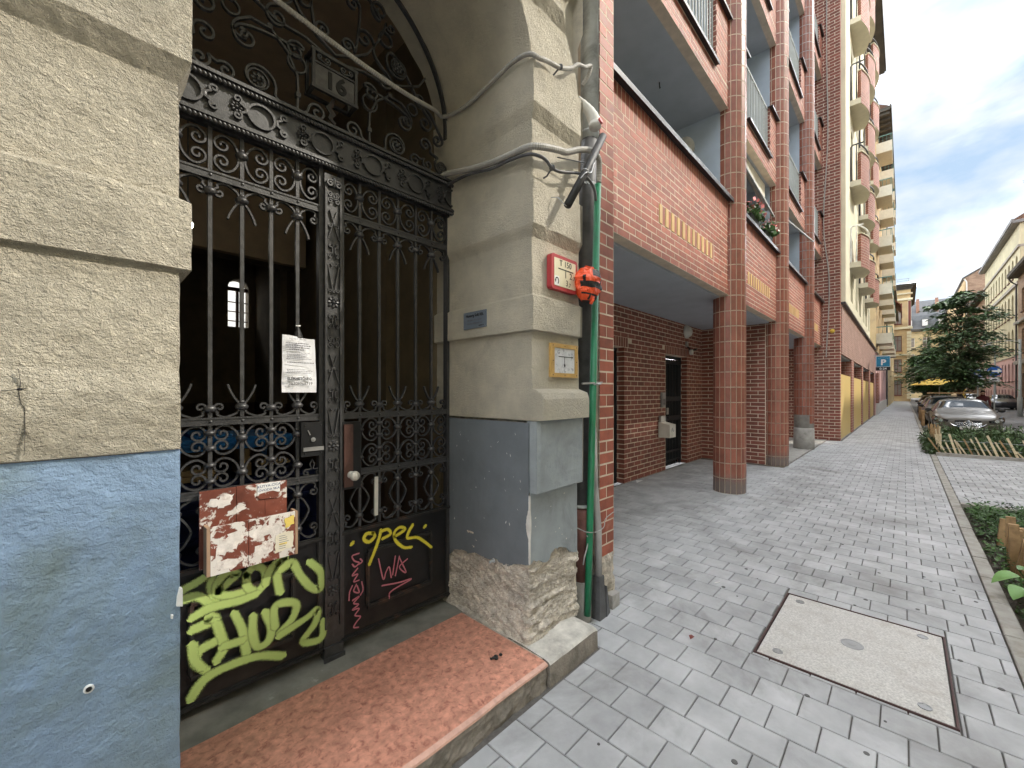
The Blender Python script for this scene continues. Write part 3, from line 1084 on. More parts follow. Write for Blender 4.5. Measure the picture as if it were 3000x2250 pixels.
# hallway behind the gate
hw = MB()
HX0, HX1, HY0, HY1, HZ = -.5, 2.12, 2.47, 8.2, 4.9
hw.box(HX1, HX1 + .1, HY0, HY1, .1, HZ)
hw.box(HX0 - .1, HX0, HY0, HY1, .1, HZ)
hw.box(XR + .02, HX1, HY0 - .01, HY0 + .12, .1, HZ)
hw.box(HX0, AXC - 1.02 * AR - .02, HY0 - .01, HY0 + .12, .1, HZ)
MB().box(HX0, HX1, HY0, HY1, HZ, HZ + .1).build('hallway_vault', 'hall_vault', old)
for y in (3.6, 5.0, 6.6):
    hw.box(HX1 - .09, HX1 - .001, y, y + .38, 1.42, HZ)
hw.box(HX0, HX1, 6.0, 6.3, 3.3, 3.75)
MB().box(HX0 + .01, HX1 - .1, 5.6, 5.7, 3.2, HZ - .01).build('hallway_lunette', 'hall_vault', old)
# back wall with an arched landing window
wx0, wx1, wz0, wz1 = 1.72, 2.02, 2.70, 3.36
hw.box(HX0, wx0, HY1, HY1 + .2, .1, HZ)
hw.box(wx1, HX1 + .1, HY1, HY1 + .2, .1, HZ)
hw.box(wx0, wx1, HY1, HY1 + .2, .1, wz0)
n = 10
c = ((wx0 + wx1) / 2, wz1)
r = (wx1 - wx0) / 2
for i in range(n):
    a0, a1 = math.pi * i / n, math.pi * (i + 1) / n
    hw.prism([(c[0] + r * math.cos(a0), c[1] + r * math.sin(a0)), (c[0] + r * math.cos(a1), c[1] + r * math.sin(a1)), (c[0] + r * math.cos(a1), HZ), (c[0] + r * math.cos(a0), HZ)], HY1, HY1 + .2)
hw.build('hallway_wall', 'hall_wall', old)
dd = MB()
dd.box(HX1 - .02, HX1 - .002, HY0 + .12, HY1, .13, 1.42)
for y in (3.6, 5.0, 6.6):
    dd.box(HX1 - .11, HX1 - .021, y - .01, y + .39, .13, 1.419)
dd.box(HX0, HX1, HY1 - .02, HY1 - .002, .13, 1.42)
dd.build('hallway_dado', 'hall_dado', old)
MB().box(HX0, HX1, HY0, HY1, .02, .11).build('hallway_floor', 'hall_floor', old)
wf = MB()
wf.box(wx0, wx1, HY1 + .06, HY1 + .1, wz1 - .04, wz1 + .02)
wf.box((wx0 + wx1) / 2 - .02, (wx0 + wx1) / 2 + .02, HY1 + .06, HY1 + .1, wz0, wz1)
for z in (2.8, 2.96, 3.12):
    wf.box(wx0, wx1, HY1 + .065, HY1 + .095, z, z + .014)
wf.build('window_frame', 'brown_frame', old)
cyw = tag(MB().box(-2, 6, 14.0, 14.3, -.4, 5.4).build('courtyard_wall', 'white_paint'), 'pale courtyard wall seen through the small arched window behind the gate', 'wall')
hl = thing('hall_lamp', 'small round lit lamp on the dark hallway wall behind the gate', 'lamp', (.55, 3.9, 2.85))
MB().ell((.565, 3.9, 2.86), .032, .032, .04, 12, 8).build('globe', 'lamp_on', hl, smooth=True)
MB().bar((.565, 3.9, 2.9), (.565, 3.9, HZ - .01), .008).build('cord', 'iron', hl)

# things stored in the hallway
bn = thing('waste_container', 'navy blue waste container with a bright blue lid standing behind the gate', 'waste bin', (.75, 3.7, .11))
b = MB()
b.add([(.40, 3.42, .2), (1.28, 3.42, .2), (1.28, 3.95, .2), (.40, 3.95, .2), (.34, 3.36, 1.0), (1.34, 3.36, 1.0), (1.34, 4.0, 1.0), (.34, 4.0, 1.0)], [(0, 1, 5, 4), (1, 2, 6, 5), (2, 3, 7, 6), (3, 0, 4, 7), (0, 3, 2, 1)])
for z in (.6, .8, .96):
    b.box(.345, 1.335, 3.345, 3.37, z, z + .03)
b.build('body', 'bin_navy', bn)
b = MB()
b.box(.36, 1.12, 3.36, 3.98, 1.205, 1.285)
b.box(.38, 1.1, 3.34, 3.359, 1.235, 1.255)
b.box(.52, .74, 3.4, 3.9, 1.286, 1.31)
b.box(.38, .42, 3.92, 3.97, .95, 1.2)
b.box(1.06, 1.1, 3.92, 3.97, .95, 1.2)
b.build('lid', 'bin_blue', bn)
for k, x in enumerate((.52, .95, 1.2)):
    MB().lathe((x, 3.5, .13), [(.05, 0), (.05, .05)], 12).build('wheel', 'rubber_black', bn)
for i, (x0, x1, z0, dz, lab) in enumerate(((.46, .66, 1.0, .075, 'pale wooden offcut with a grooved edge lying on the navy container'), (.80, .86, 1.0, .19, 'upright wooden batten standing in the container behind the gate'), (.92, 1.12, 1.06, .03, 'thin tilted wooden sheet on the right of the navy container'))):
    o = MB()
    o.box(x0, x1, 3.42, 3.7, z0, z0 + dz * .45)
    o.box(x0, x1 - .01, 3.43, 3.7, z0 + dz * .5, z0 + dz)
    tag(o.build('timber_offcut', 'wood'), lab, 'wood', 'wood scraps in the waste container')

# wear: a crack with a small hole in the render, flecks of white paint, scratches
b = MB()
yk = 1.506
for pl_, w_ in (([(-.098, 1.655), (-.094, 1.62), (-.097, 1.60), (-.0945, 1.575), (-.088, 1.56), (-.0875, 1.50), (-.089, 1.45)], .0011), ([(-.125, 1.602), (-.11, 1.604), (-.098, 1.607), (-.085, 1.609)], .0010)):
    b.rib([(x, z) for x, z in pl_], w_, .006, prof(pl_[len(pl_) // 2][1], PROF_L)[0] + jit(*pl_[len(pl_) // 2], .006) + .0015, taper=True)
b.ell((-.0955, prof(1.606, PROF_L)[0] + jit(-.0955, 1.606, .006), 1.606), .005, .004, .0035, 8, 5)
b.build('crack', 'ink_black', old, kind='stuff')
b = MB()
rr_ = random.Random(21)
for i in range(26):
    s, z = rr_.uniform(-.70, -.04), rr_.uniform(.66, 1.36)
    l, w_ = rr_.uniform(.003, .012), rr_.uniform(.0015, .004)
    a_ = rr_.uniform(.6, 2.4)
    y_, x_ = 1.573 - s, XR - .0085
    b.add([(x_, y_ - l * Cc0(a_), z - l * Ss0(a_)), (x_, y_ + w_, z), (x_, y_ + l * Cc0(a_), z + l * Ss0(a_)), (x_, y_ - w_, z)], [(0, 1, 2, 3)])
for i in range(9):
    x_, z = XR + rr_.uniform(.03, .44), rr_.uniform(.66, 1.0)
    l, w_ = rr_.uniform(.003, .01), rr_.uniform(.002, .005)
    b.add([(x_ - l, 1.5625, z), (x_, 1.5625, z - w_), (x_ + l, 1.5625, z + w_), (x_, 1.5625, z + w_)], [(0, 1, 2, 3)])
b.build('paint_fleck', 'chip', old, kind='stuff')
b = MB()
b.prism([(.193, .985), (.207, .98), (.207, 1.03), (.2, 1.035), (.195, 1.01)], 1.5105, 1.53)
b.prism([(.180, .955), (.185, .952), (.186, .962), (.181, .964)], 1.5115, 1.53)
b.build('plaster_chip', 'white_paint', old, kind='stuff')
dl = MB()
for i in range(7):
    dl.ell((1.555 + .012 * i * R(.5, 1), 1.63 + R(-.012, .012), .137 + R(0, .008)), R(.005, .011), R(.008, .014), .006, 7, 4, 0, Matrix.Rotation(R(0, 3), 3, 'Z'))
tag(dl.build('dark_clump', 'rubber_black', None, smooth=True), 'small dark clump of dirt lying on the red doorstep', 'litter')
lfm = MB()
lfm.add([(2.72, 1.00, .004), (2.745, 1.02, .012), (2.775, 1.015, .006), (2.75, .985, .014), (2.735, .995, .010)], [(0, 1, 4), (1, 2, 4), (2, 3, 4), (3, 0, 4)])
tag(lfm.build('dry_leaf', 'red_wood'), 'curled reddish dry leaf on the pavers near the brick pier', 'leaf')
bt = MB().tube([(3.66, 1.15, .005), (3.70, 1.12, .006)], .004, 6)
tag(bt.build('cigarette_end', 'white_paint'), 'white cigarette end on the pavers between pier and round column', 'litter')
pp = MB()
pp.add([(6.75, 3.40, .003), (6.9, 3.36, .03), (6.98, 3.44, .004), (6.84, 3.47, .025)], [(0, 1, 3), (1, 2, 3)])
tag(pp.build('crumpled_paper', 'white_paint'), 'scrap of white paper at the foot of the passage bricks', 'litter')


# ================================================================ WROUGHT IRON GATE
GY = 2.33
Cc, Ss = math.cos, math.sin


def spiral(p, r, a, d, turns=1.4, r0=.16, n=26):
    """from the eye of the scroll out to angle a on radius r, turning in direction d (+1 anticlockwise)"""
    out = []
    for i in range(n + 1):
        t = i / n
        ang = a - d * 2 * math.pi * turns * (1 - t)
        rr = r * (r0 + (1 - r0) * t)
        out.append((p[0] + rr * Cc(ang), p[1] + rr * Ss(ang)))
    return out


def hermite(p, tp, q, tq, n=10):
    out = []
    for i in range(1, n):
        t = i / n
        h1, h2, h3, h4 = 2 * t ** 3 - 3 * t * t + 1, t ** 3 - 2 * t * t + t, -2 * t ** 3 + 3 * t * t, t ** 3 - t * t
        out.append((h1 * p[0] + h2 * tp[0] + h3 * q[0] + h4 * tq[0], h1 * p[1] + h2 * tp[1] + h3 * q[1] + h4 * tq[1]))
    return out


def scroll(p0, r0, a0, d0, p1, r1, a1, d1, k=1., t0=1.35, t1=1.35):
    """S or C scroll: out of one spiral, along a free curve, into another (d1 = way it winds in)"""
    A = spiral(p0, r0, a0, d0, t0)
    B = spiral(p1, r1, a1, -d1, t1)[::-1]
    l = math.hypot(A[-1][0] - B[0][0], A[-1][1] - B[0][1]) * k
    ta = (-d0 * Ss(a0) * l, d0 * Cc(a0) * l)
    tb = (-d1 * Ss(a1) * l, d1 * Cc(a1) * l)
    return A + hermite(A[-1], ta, B[0], tb, 12) + B


def arc(c, r, a0, a1, n=16, rz=None):
    return [(c[0] + r * Cc(a0 + (a1 - a0) * i / n), c[1] + (rz or r) * Ss(a0 + (a1 - a0) * i / n)) for i in range(n + 1)]


def mir(pts, x):
    return [(2 * x - a, b) for a, b in pts]


def flipz(pts, z):
    return [(a, 2 * z - b) for a, b in pts]


def collar(parent, x, z, w=.034, h=.016, cap=True):
    b = MB()
    b.lathe((x, GY, z), [(w * .45, -h * 1.1), (w * .62, -h * .7), (w * .72, 0), (w * .55, h * .5), (w * .42, h * .9)], 12)
    if cap:
        b.lathe((x, GY, z), [(w * .34, h * .9), (w * .36, h * 1.5), (w * .1, h * 2.)], 8)
    return b.build('collar', 'iron', parent, smooth=True)


RW, RD = .0085, .017          # thickness and depth of the scroll iron


def sc(parent, pts, w=RW, d=RD, y=GY, name='scroll', m='iron'):
    return MB().rib(pts, w, d, y).build(name, m, parent)


def c_scroll(xs, xp, z0, z1, inset=.012):
    """C scroll: its back on the collared bar xs, its two eyes beside the plain bar xp"""
    s = 1 if xp > xs else -1
    w = abs(xp - xs) - inset
    h = z1 - z0
    zc = (z0 + z1) / 2
    r = min(.27 * h, .33 * w)
    cx = xs + s * (w - r * 1.02)
    up = spiral((cx, z0 + h * .70), r, math.pi / 2 if True else 0, s, 1.15)[:-1]
    up = []
    # trace in the right-hand sense then mirror
    C = (w - r * 1.02, h * .695)
    A = spiral(C, r, math.radians(60), 1, 1.25)
    D = (w - r * 1.02, h * .305)
    top = hermite(A[-1], (-.9 * w, .55 * h), (.004, h * .5), (0, -h * .9), 14)
    half = A + top + [(.004, h * .5)]
    pts = half + flipz(half[:-1][::-1], h * .5)
    return [(xs + s * a, z0 + b) for a, b in pts]


def arch_tail(xs, xp, zr, zt, down=1, tail=.105):
    """from the tail under the collared bar, through its collar, over the top by the rail and down into an eye beside the plain bar"""
    s = 1 if xp > xs else -1
    w = abs(xp - xs)
    hgt = abs(zr - zt)
    pts = [(-.06, -tail), (-.048, -tail * .72), (-.028, -tail * .38), (-.012, -.012), (.006, 0)]
    # through the collar the iron crosses to the other side of the bar and rises
    pts = [(.058, -tail), (.048, -tail * .72), (.03, -tail * .38), (.012, -.014), (.011, .006), (.02, .03), (w * .36, hgt * .80), (w * .55, hgt * .92), (w * .78, hgt * .72)]
    r = .024
    e = (w - r - .012, .004)
    sp = spiral(e, r, math.radians(75), 1, 1.2)[::-1]
    P = smooth_path([(a, b, 0) for a, b in pts + [sp[0]]], 4)
    pts = [(p[0], p[1]) for p in P] + sp[1:]
    return [(xs + s * a, zt + down * b) for a, b in pts]


def rail(parent, x0, x1, z, h, d=.03, m='iron', studs=()):
    b = MB()
    b.box(x0, x1, GY - d / 2, GY + d / 2, z - h / 2, z + h / 2)
    b.box(x0, x1, GY - d / 2 - .004, GY - d / 2 + .001, z + h * .3, z + h * .5 + .002)
    b.box(x0, x1, GY - d / 2 - .004, GY - d / 2 + .001, z - h * .5 - .002, z - h * .3)
    for x in studs:
        b.ell((x, GY - d / 2, z), .008, .006, .008, 8, 4)
    return b.build('rail', m, parent)


def leaf(t, x0, x1, bars, kinds, lock):
    """bars: x positions, kinds: True where the bar carries the collars"""
    zA, zB, zP, zU, zT = 1.463, 1.132, .80, 2.602, 2.845
    b = MB()
    b.box(x0, x0 + .022, GY - .02, GY + .02, .17, zT)
    b.box(x1 - .022, x1, GY - .02, GY + .02, .17, zT)
    b.build('stile', 'iron', t)
    rail(t, x0 + .022, x1 - .022, zU, .036, studs=bars)
    rail(t, x0 + .022, x1 - .022, zA, .032, studs=bars)
    rail(t, x0 + .022, x1 - .022, zB, .034, studs=bars)
    rail(t, x0 + .022, x1 - .022, zT - .01, .02)
    for x, k in zip(bars, kinds):
        MB().bar((x, GY, .80), (x, GY, zT), .0165, .0165, up=(0, 1, 0)).build('bar', 'iron', t)
    edges = [x0 + .012] + list(bars) + [x1 - .012]
    ks = [not kinds[0]] + list(kinds) + [not kinds[-1]]
    for i in range(len(edges) - 1):
        a, b_ = edges[i], edges[i + 1]
        if abs(b_ - a) < .05:
            continue
        xs, xp = (a, b_) if ks[i] else (b_, a)
        if i in (0, len(edges) - 2) and not (kinds[0] if i == 0 else kinds[-1]):
            continue
        s = 1 if xp > xs else -1
        sc(t, c_scroll(xs + s * .009, xp, zU + .02, zT - .022))
        sc(t, arch_tail(xs, xp, zU - .016, zU - .075, 1))
        sc(t, arch_tail(xs, xp, zA + .014, zA + .068, -1))
        mid = (a + b_) / 2
        if not (lock[0] < mid < lock[1]):
            zm = (zA + zB) / 2
            sc(t, c_scroll(xs + s * .009, xp, zm + .004, zA - .016))
            sc(t, c_scroll(xs + s * .009, xp, zB + .018, zm - .004))
        sc(t, arch_tail(xs, xp, zB - .016, zB - .075, 1, .09))
        sc(t, arch_tail(xs, xp, zP + .012, zP + .075, -1, .09))
    for x, k in zip(bars, kinds):
        if k:
            collar(t, x, zU + .14, .04, .018)
            collar(t, x, zU - .075, .042)
            collar(t, x, zA + .068, .042)
        else:
            collar(t, x, zU - .07, .04, cap=False)
            collar(t, x, zA + .06, .04, cap=False)
        if not (lock[0] < x < lock[1]):
            zm = (zA + zB) / 2
            if k:
                collar(t, x, (zm + zA) / 2, .038)
                collar(t, x, (zm + zB) / 2, .038)
            else:
                for z in (zA - .052, zm + .042, zm - .036, zB + .055):
                    collar(t, x, z, .036, .012, cap=False)
        collar(t, x, zB - .075, .036, cap=False)
        collar(t, x, zP + .075, .036, cap=False)
    # kick panel with its raised mouldings
    kp = MB().box(x0, x1, GY - .008, GY + .008, .172, zP).build('kick_panel', 'panel_black', t)
    b = MB()
    for za in (zP - .004, .19):
        b.box(x0, x1, GY - .022, GY - .0085, za - .012, za + .012)
        b.box(x0, x1, GY - .03, GY - .0225, za - .005, za + .006)
    b.box(x0, x0 + .03, GY - .018, GY - .0085, .203, zP - .017)
    b.box(x1 - .03, x1, GY - .018, GY - .0085, .203, zP - .017)
    b.build('edge_moulding', 'iron_rust', kp)
    px0, px1 = (x0 + .13 if x0 < .5 else x0 + .165), x1 - .155
    b = MB()
    for q, (h1, y0) in enumerate(((.014, .024), (.006, .030))):
        for za in (.322, .652):
            b.box(px0, px1, GY - y0, GY - .0085 - q * .0155, za - h1 + q * .003, za + h1)
        for xa in (px0, px1):
            b.box(xa - h1 * .8, xa + h1 * .8, GY - y0, GY - .0085 - q * .0155, .322 + h1 + .001, .652 - h1 - .001)
    b.build('panel_moulding', 'iron_rust', kp)
    return kp


gl = thing('gate_leaf', 'left black wrought iron gate leaf with the brown leaflet box and lime graffiti', 'gate', (.575, GY, .13), 'wrought iron gate leaves')
kpl = leaf(gl, .215, .925, [.291, .418, .545, .672, .797], [True, False, True, False, True], (.80, .93))
gr = thing('gate_leaf', 'right gate leaf of black wrought iron with the white knob and yellow graffiti', 'gate', (1.4, GY, .13), 'wrought iron gate leaves')
kpr = leaf(gr, 1.019, 1.79, [1.141, 1.266, 1.394, 1.526, 1.65], [True, False, True, False, True], (1.02, 1.13))

# ornamented centre post, fixed to the left leaf
b = MB()
b.box(.9255, 1.0185, GY - .035, GY + .02, .127, 2.80)
b.box(.9255, .937, GY - .046, GY - .0355, .30, 2.74)
b.box(1.007, 1.0185, GY - .046, GY - .0355, .30, 2.74)
b.box(.92, 1.024, GY - .05, GY - .0355, .128, .20)
b.box(.915, 1.029, GY - .062, GY - .0505, .1275, .15)
b.build('centre_post', 'iron', gl)
pc = .972
orn = []
z = .34


def rosette(c, r, y, parent=None, name='rosette', petals=8):
    b = MB()
    b.ell((c[0], y, c[1]), r * .28, r * .3, r * .28, 8, 5)
    for k in range(petals):
        a = 2 * math.pi * k / petals
        M = Matrix.Rotation(-a, 3, 'Y')
        b.ell((c[0] + r * .62 * Cc(a), y + .002, c[1] + r * .62 * Ss(a)), r * .36, r * .18, r * .22, 6, 4, 0, M)
    if parent:
        return b.build(name, 'iron', parent, smooth=True)
    return b


yy = GY - .040
k = 0
while z < 2.66:
    kind = k % 6
    b = MB()
    if kind in (0, 3):
        h = .105
        for s in (-1, 1):
            b.rib([(pc + s * a, q) for a, q in scroll((.017, z + .03), .014, math.radians(-60), -1, (.016, z + .082), .012, math.radians(60), 1 if False else -1, 1.)], .006, .012, yy)
        nm = 'post_scroll'
    elif kind == 1:
        h = .085
        b = rosette((pc, z + .045), .036, yy)
        nm = 'rosette'
    elif kind == 2:
        h = .165
        for s in (-1, 1):
            b.rib([(pc + s * .003, z), (pc + s * .030, z + .15), (pc + s * .02, z + .16), (pc + s * .008, z + .145)], .006, .012, yy)
            b.rib([(pc + s * a, q) for a, q in spiral((.02, z + .012), .012, 1.0, 1, 1.2, n=14)], .005, .012, yy)
        nm = 'heart_ornament'
    elif kind == 4:
        h = .17
        for s in (-1, 1):
            b.rib([(pc + s * .030, z), (pc - s * .02, z + .16)], .006, .010, yy - .001 * s)
            b.rib([(pc + s * a, q) for a, q in spiral((.02, z + .075), .013, 2.2, -1, 1.2, n=14)], .005, .012, yy)
        b.ell((pc, yy, z + .085), .012, .008, .012, 8, 4)
        nm = 'cross_ornament'
    else:
        h = .095
        for s in (-1, 1):
            b.rib([(pc + s * a, q) for a, q in spiral((.018, z + .03), .017, 2.4, 1, 1.3, n=16)], .006, .012, yy)
            b.rib([(pc + s * a, q) for a, q in spiral((.018, z + .068), .015, -2.2, -1, 1.3, n=16)], .006, .012, yy)
        b.ell((pc, yy, z + .05), .009, .009, .02, 8, 4)
        nm = 'post_scroll'
    b.build(nm, 'iron', gl)
    z += h + .012
    k += 1
b = MB()
for s in (-1, 1):
    b.rib([(pc + s * a, q) for a, q in spiral((.022, 2.745), .02, 2.2, 1, 1.3, n=16)], .008, .02, GY - .046)
b.ell((pc, GY - .045, 2.755), .014, .014, .03, 8, 5)
b.build('finial', 'iron', gl)

# lock boxes, handle plate, knob, letter slot
b = MB()
b.box(.806, .923, GY - .034, GY - .001, 1.256, 1.438)
for hx, hz in ((.825, 1.42), (.905, 1.42), (.825, 1.272), (.905, 1.272)):
    b.ell((hx, GY - .035, hz), .005, .004, .005, 6, 4)
lb = b.build('lock_box', 'panel_black', gl)
b = MB()
b.box(.815, .92, GY - .041, GY - .0345, 1.285, 1.305)
b.lathe((.865, GY - .0345, 1.345), [(.012, 0), (.012, .006), (.005, .006), (.004, .01)], 10, 0, Matrix.Rotation(math.pi / 2, 4, 'X'))
b.bar((.838, GY - .037, 1.395), (.85, GY - .037, 1.37), .005)
b.build('keyhole_plate', 'steel', lb)
b = MB()
x0 = .872
for s in (-1, 1):
    b.rib([(x0 + s * a, q) for a, q in [(.0, 1.235), (.012, 1.21), (.004, 1.185)] + spiral((.03, 1.165), .018, 2.0, 1, 1.2)[::-1]], .006, .012, GY)
b.build('scroll', 'iron', gl)
b = MB()
b.box(1.024, 1.132, GY - .036, GY - .001, 1.045, 1.43)
hp = b.build('lock_case', 'panel_black', gr)
MB().box(1.03, 1.082, GY - .046, GY - .0365, 1.06, 1.415).build('lock_plate', 'lock_brown', hp)
b = MB()
Mx = Matrix.Rotation(math.pi / 2, 4, 'X')
b.lathe((1.068, GY - .0465, 1.128), [(.021, 0), (.021, .006), (.012, .009), (.011, .028), (.022, .034), (.028, .045), (.026, .058), (.016, .066), (.001, .068)], 20, 0, Mx)
b.build('door_knob', 'knob', gr, smooth=True)
b = MB()
b.bar((1.232, GY - .03, 1.09), (1.228, GY - .034, .86), .022, .012, up=(0, 1, 0))
b.build('pull_bar', 'knob', gr)

# graffiti
GL = [[(0.316, 0.729), (0.359, 0.744), (0.413, 0.76), (0.418, 0.706), (0.433, 0.639)], [(0.319, 0.687), (0.369, 0.681), (0.423, 0.618)], [(0.444, 0.679), (0.485, 0.708), (0.518, 0.736), (0.475, 0.75), (0.439, 0.712), (0.444, 0.666), (0.491, 0.643), (0.556, 0.64)], [(0.556, 0.717), (0.59, 0.746), (0.631, 0.72), (0.637, 0.658), (0.602, 0.624), (0.562, 0.657), (0.556, 0.717)], [(0.637, 0.645), (0.661, 0.711), (0.729, 0.752), (0.691, 0.688), (0.704, 0.581)], [(0.704, 0.697), (0.761, 0.714), (0.8, 0.639), (0.854, 0.557), (0.903, 0.533), (0.906, 0.62), (0.847, 0.696)], [(0.345, 0.594), (0.418, 0.614), (0.523, 0.606), (0.602, 0.611)], [(0.408, 0.575), (0.433, 0.553), (0.345, 0.54)], [(0.433, 0.549), (0.47, 0.413)], [(0.444, 0.455), (0.374, 0.437), (0.359, 0.39), (0.398, 0.335)], [(0.439, 0.532), (0.464, 0.415), (0.436, 0.36)], [(0.507, 0.555), (0.54, 0.459), (0.556, 0.342)], [(0.459, 0.417), (0.545, 0.411)], [(0.585, 0.512), (0.582, 0.428), (0.602, 0.354), (0.649, 0.36), (0.664, 0.421), (0.637, 0.512)], [(0.679, 0.414), (0.679, 0.516), (0.735, 0.522), (0.78, 0.492), (0.761, 0.429), (0.697, 0.373)], [(0.697, 0.366), (0.827, 0.403), (0.885, 0.427), (0.875, 0.36), (0.813, 0.288), (0.885, 0.26), (0.915, 0.281), (0.918, 0.354)], [(0.34, 0.238), (0.393, 0.301), (0.485, 0.317), (0.608, 0.305), (0.716, 0.255)], [(0.349, 0.478), (0.354, 0.41), (0.383, 0.354)]]
GR = [[(1.076, 0.726), (1.088, 0.734)], [(1.571, 0.708), (1.583, 0.713)], [(1.212, 0.755), (1.17, 0.762), (1.153, 0.735), (1.186, 0.711), (1.22, 0.733), (1.212, 0.759)], [(1.263, 0.763), (1.25, 0.718), (1.22, 0.646), (1.186, 0.577)], [(1.263, 0.755), (1.307, 0.756), (1.325, 0.723), (1.272, 0.708)], [(1.352, 0.7), (1.398, 0.713), (1.427, 0.731), (1.389, 0.749), (1.352, 0.725), (1.361, 0.673), (1.417, 0.616), (1.475, 0.601)], [(1.485, 0.743), (1.456, 0.708), (1.446, 0.668), (1.515, 0.654), (1.576, 0.608), (1.628, 0.559)]]
GP = [[(1.123, 0.661), (1.083, 0.657), (1.095, 0.626), (1.123, 0.606), (1.099, 0.59), (1.083, 0.61)], [(1.131, 0.627), (1.143, 0.608), (1.123, 0.598)], [(1.115, 0.577), (1.083, 0.545), (1.115, 0.542), (1.091, 0.508), (1.123, 0.505)], [(1.083, 0.487), (1.067, 0.454), (1.063, 0.409)], [(1.107, 0.487), (1.091, 0.453), (1.123, 0.434), (1.111, 0.478)], [(1.139, 0.491), (1.147, 0.442), (1.131, 0.416)], [(1.083, 0.402), (1.123, 0.411), (1.091, 0.384), (1.119, 0.366), (1.083, 0.348), (1.123, 0.341), (1.099, 0.311), (1.131, 0.291), (1.107, 0.269), (1.091, 0.245), (1.119, 0.233)], [(1.245, 0.594), (1.276, 0.462), (1.294, 0.498), (1.316, 0.523), (1.33, 0.453)], [(1.358, 0.578), (1.339, 0.467)], [(1.386, 0.569), (1.358, 0.456)], [(1.386, 0.561), (1.434, 0.453), (1.386, 0.502), (1.444, 0.536)], [(1.267, 0.425), (1.386, 0.405), (1.473, 0.398), (1.33, 0.37), (1.316, 0.329)]]


def strokes(S, w, m, parent, y, name='graffiti', var=.2):
    me = bpy.data.meshes.new(name)
    V, F, U = [], [], []
    for si, s in enumerate(S):
        P = smooth_path([(a, 0, b) for a, b in s], 7)
        o = len(V)
        # blunt ends: run the stroke a little past both ends
        P = [P[0] - (P[1] - P[0]).normalized() * w * .3] + P + [P[-1] + (P[-1] - P[-2]).normalized() * w * .3]
        N = len(P)
        for i, p in enumerate(P):
            t = (P[min(i + 1, N - 1)] - P[max(0, i - 1)]).normalized()
            n = Vector((-t.z, 0, t.x)) * (w / 2 * (1 + var * noise.noise((p.x * 9, p.z * 9, si))) * (.35 if i in (0, N - 1) else 1))
            yk = y - .0004 * si
            # follow the raised moulding where the stroke runs over it
            V += [(p.x + n.x, yk, p.z + n.z), (p.x - n.x, yk, p.z - n.z)]
            U += [(i / N, 0), (i / N, 1)]
        for i in range(N - 1):
            F.append((o + 2 * i, o + 2 * i + 1, o + 2 * i + 3, o + 2 * i + 2))
    me.from_pydata(V, [], F)
    uv = me.uv_layers.new()
    for l in me.loops:
        uv.data[l.index].uv = U[l.vertex_index]
    me.materials.append(MATS[m])
    return put(name, me, parent)


strokes(GL, .057, 'spray_lime', kpl, GY - .0325)
for i_, s_ in enumerate(GR[2:]):
    strokes([s_], .03, 'spray_yellow', kpr, GY - .0325 - .0004 * i_)
for s_ in GR[:2]:
    strokes([s_], .034, 'spray_yellow', kpr, GY - .0345, 'paint_dot')
for i_, s_ in enumerate(GP):
    strokes([s_], .0125, 'spray_pink', kpr, GY - .0325 - .0003 * i_)

# ---------------------------------------------------------------- lintel and fanlight grille
fan = thing('fanlight_grille', 'black wrought iron fanlight with scrollwork, rosettes and the number 16 above the gate leaves', 'grille', (1.0, GY, 2.85))
b = MB()
b.box(.2, 1.81, GY - .03, GY + .03, 2.85, 3.065)
b.box(.2, 1.81, GY - .062, GY - .0305, 2.848, 2.862)
b.box(.2, 1.81, GY - .05, GY - .0305, 2.8625, 2.872)
b.box(.2, 1.81, GY - .06, GY - .0305, 3.05, 3.066)
b.build('lintel', 'iron', fan)
for zr, yr in ((2.838, GY - .048), (3.036, GY - .045)):
    b = MB()
    x = .205
    while x < 1.80:
        b.ell((x, yr, zr), .0165, .0125, .0095, 7, 5, 0, Matrix.Rotation(.75, 3, 'Y'))
        x += .0185
    b.build('rope_moulding', 'iron', fan, smooth=True, kind='stuff')
yl = GY - .038
x = .27
i = 0
while x < 1.79:
    if i % 2 == 0:
        b = MB()
        b.rib(arc((x + .055, 2.95), .058, 0, 2 * math.pi, 24, .055), .010, .016, yl)
        for s in (-1, 1):
            for q in (1, -1):
                b.rib([(x + .055 + s * a, 2.95 + q * c) for a, c in [(.062, .006), (.085, .02)] + spiral((.102, .038), .02, -2.2, 1, 1.2, n=16)[::-1]], .009, .016, yl)
        for s in (-1, 1):
            b.ell((x + .055 + s * .066, yl, 2.95), .012, .01, .02, 8, 5)
        b.build('lintel_scroll', 'iron', fan)
        x += .245
    else:
        rosette((x, 2.952), .03, yl, fan)
        x += .05
    i += 1
# fanlight scrolls, symmetric about the centre line
FX = 1.0
w = .0105


def pair(pts, wd=w):
    for q in ([(FX - a, b) for a, b in pts], [(FX + a, b) for a, b in pts]):
        sc(fan, q, wd, .018)


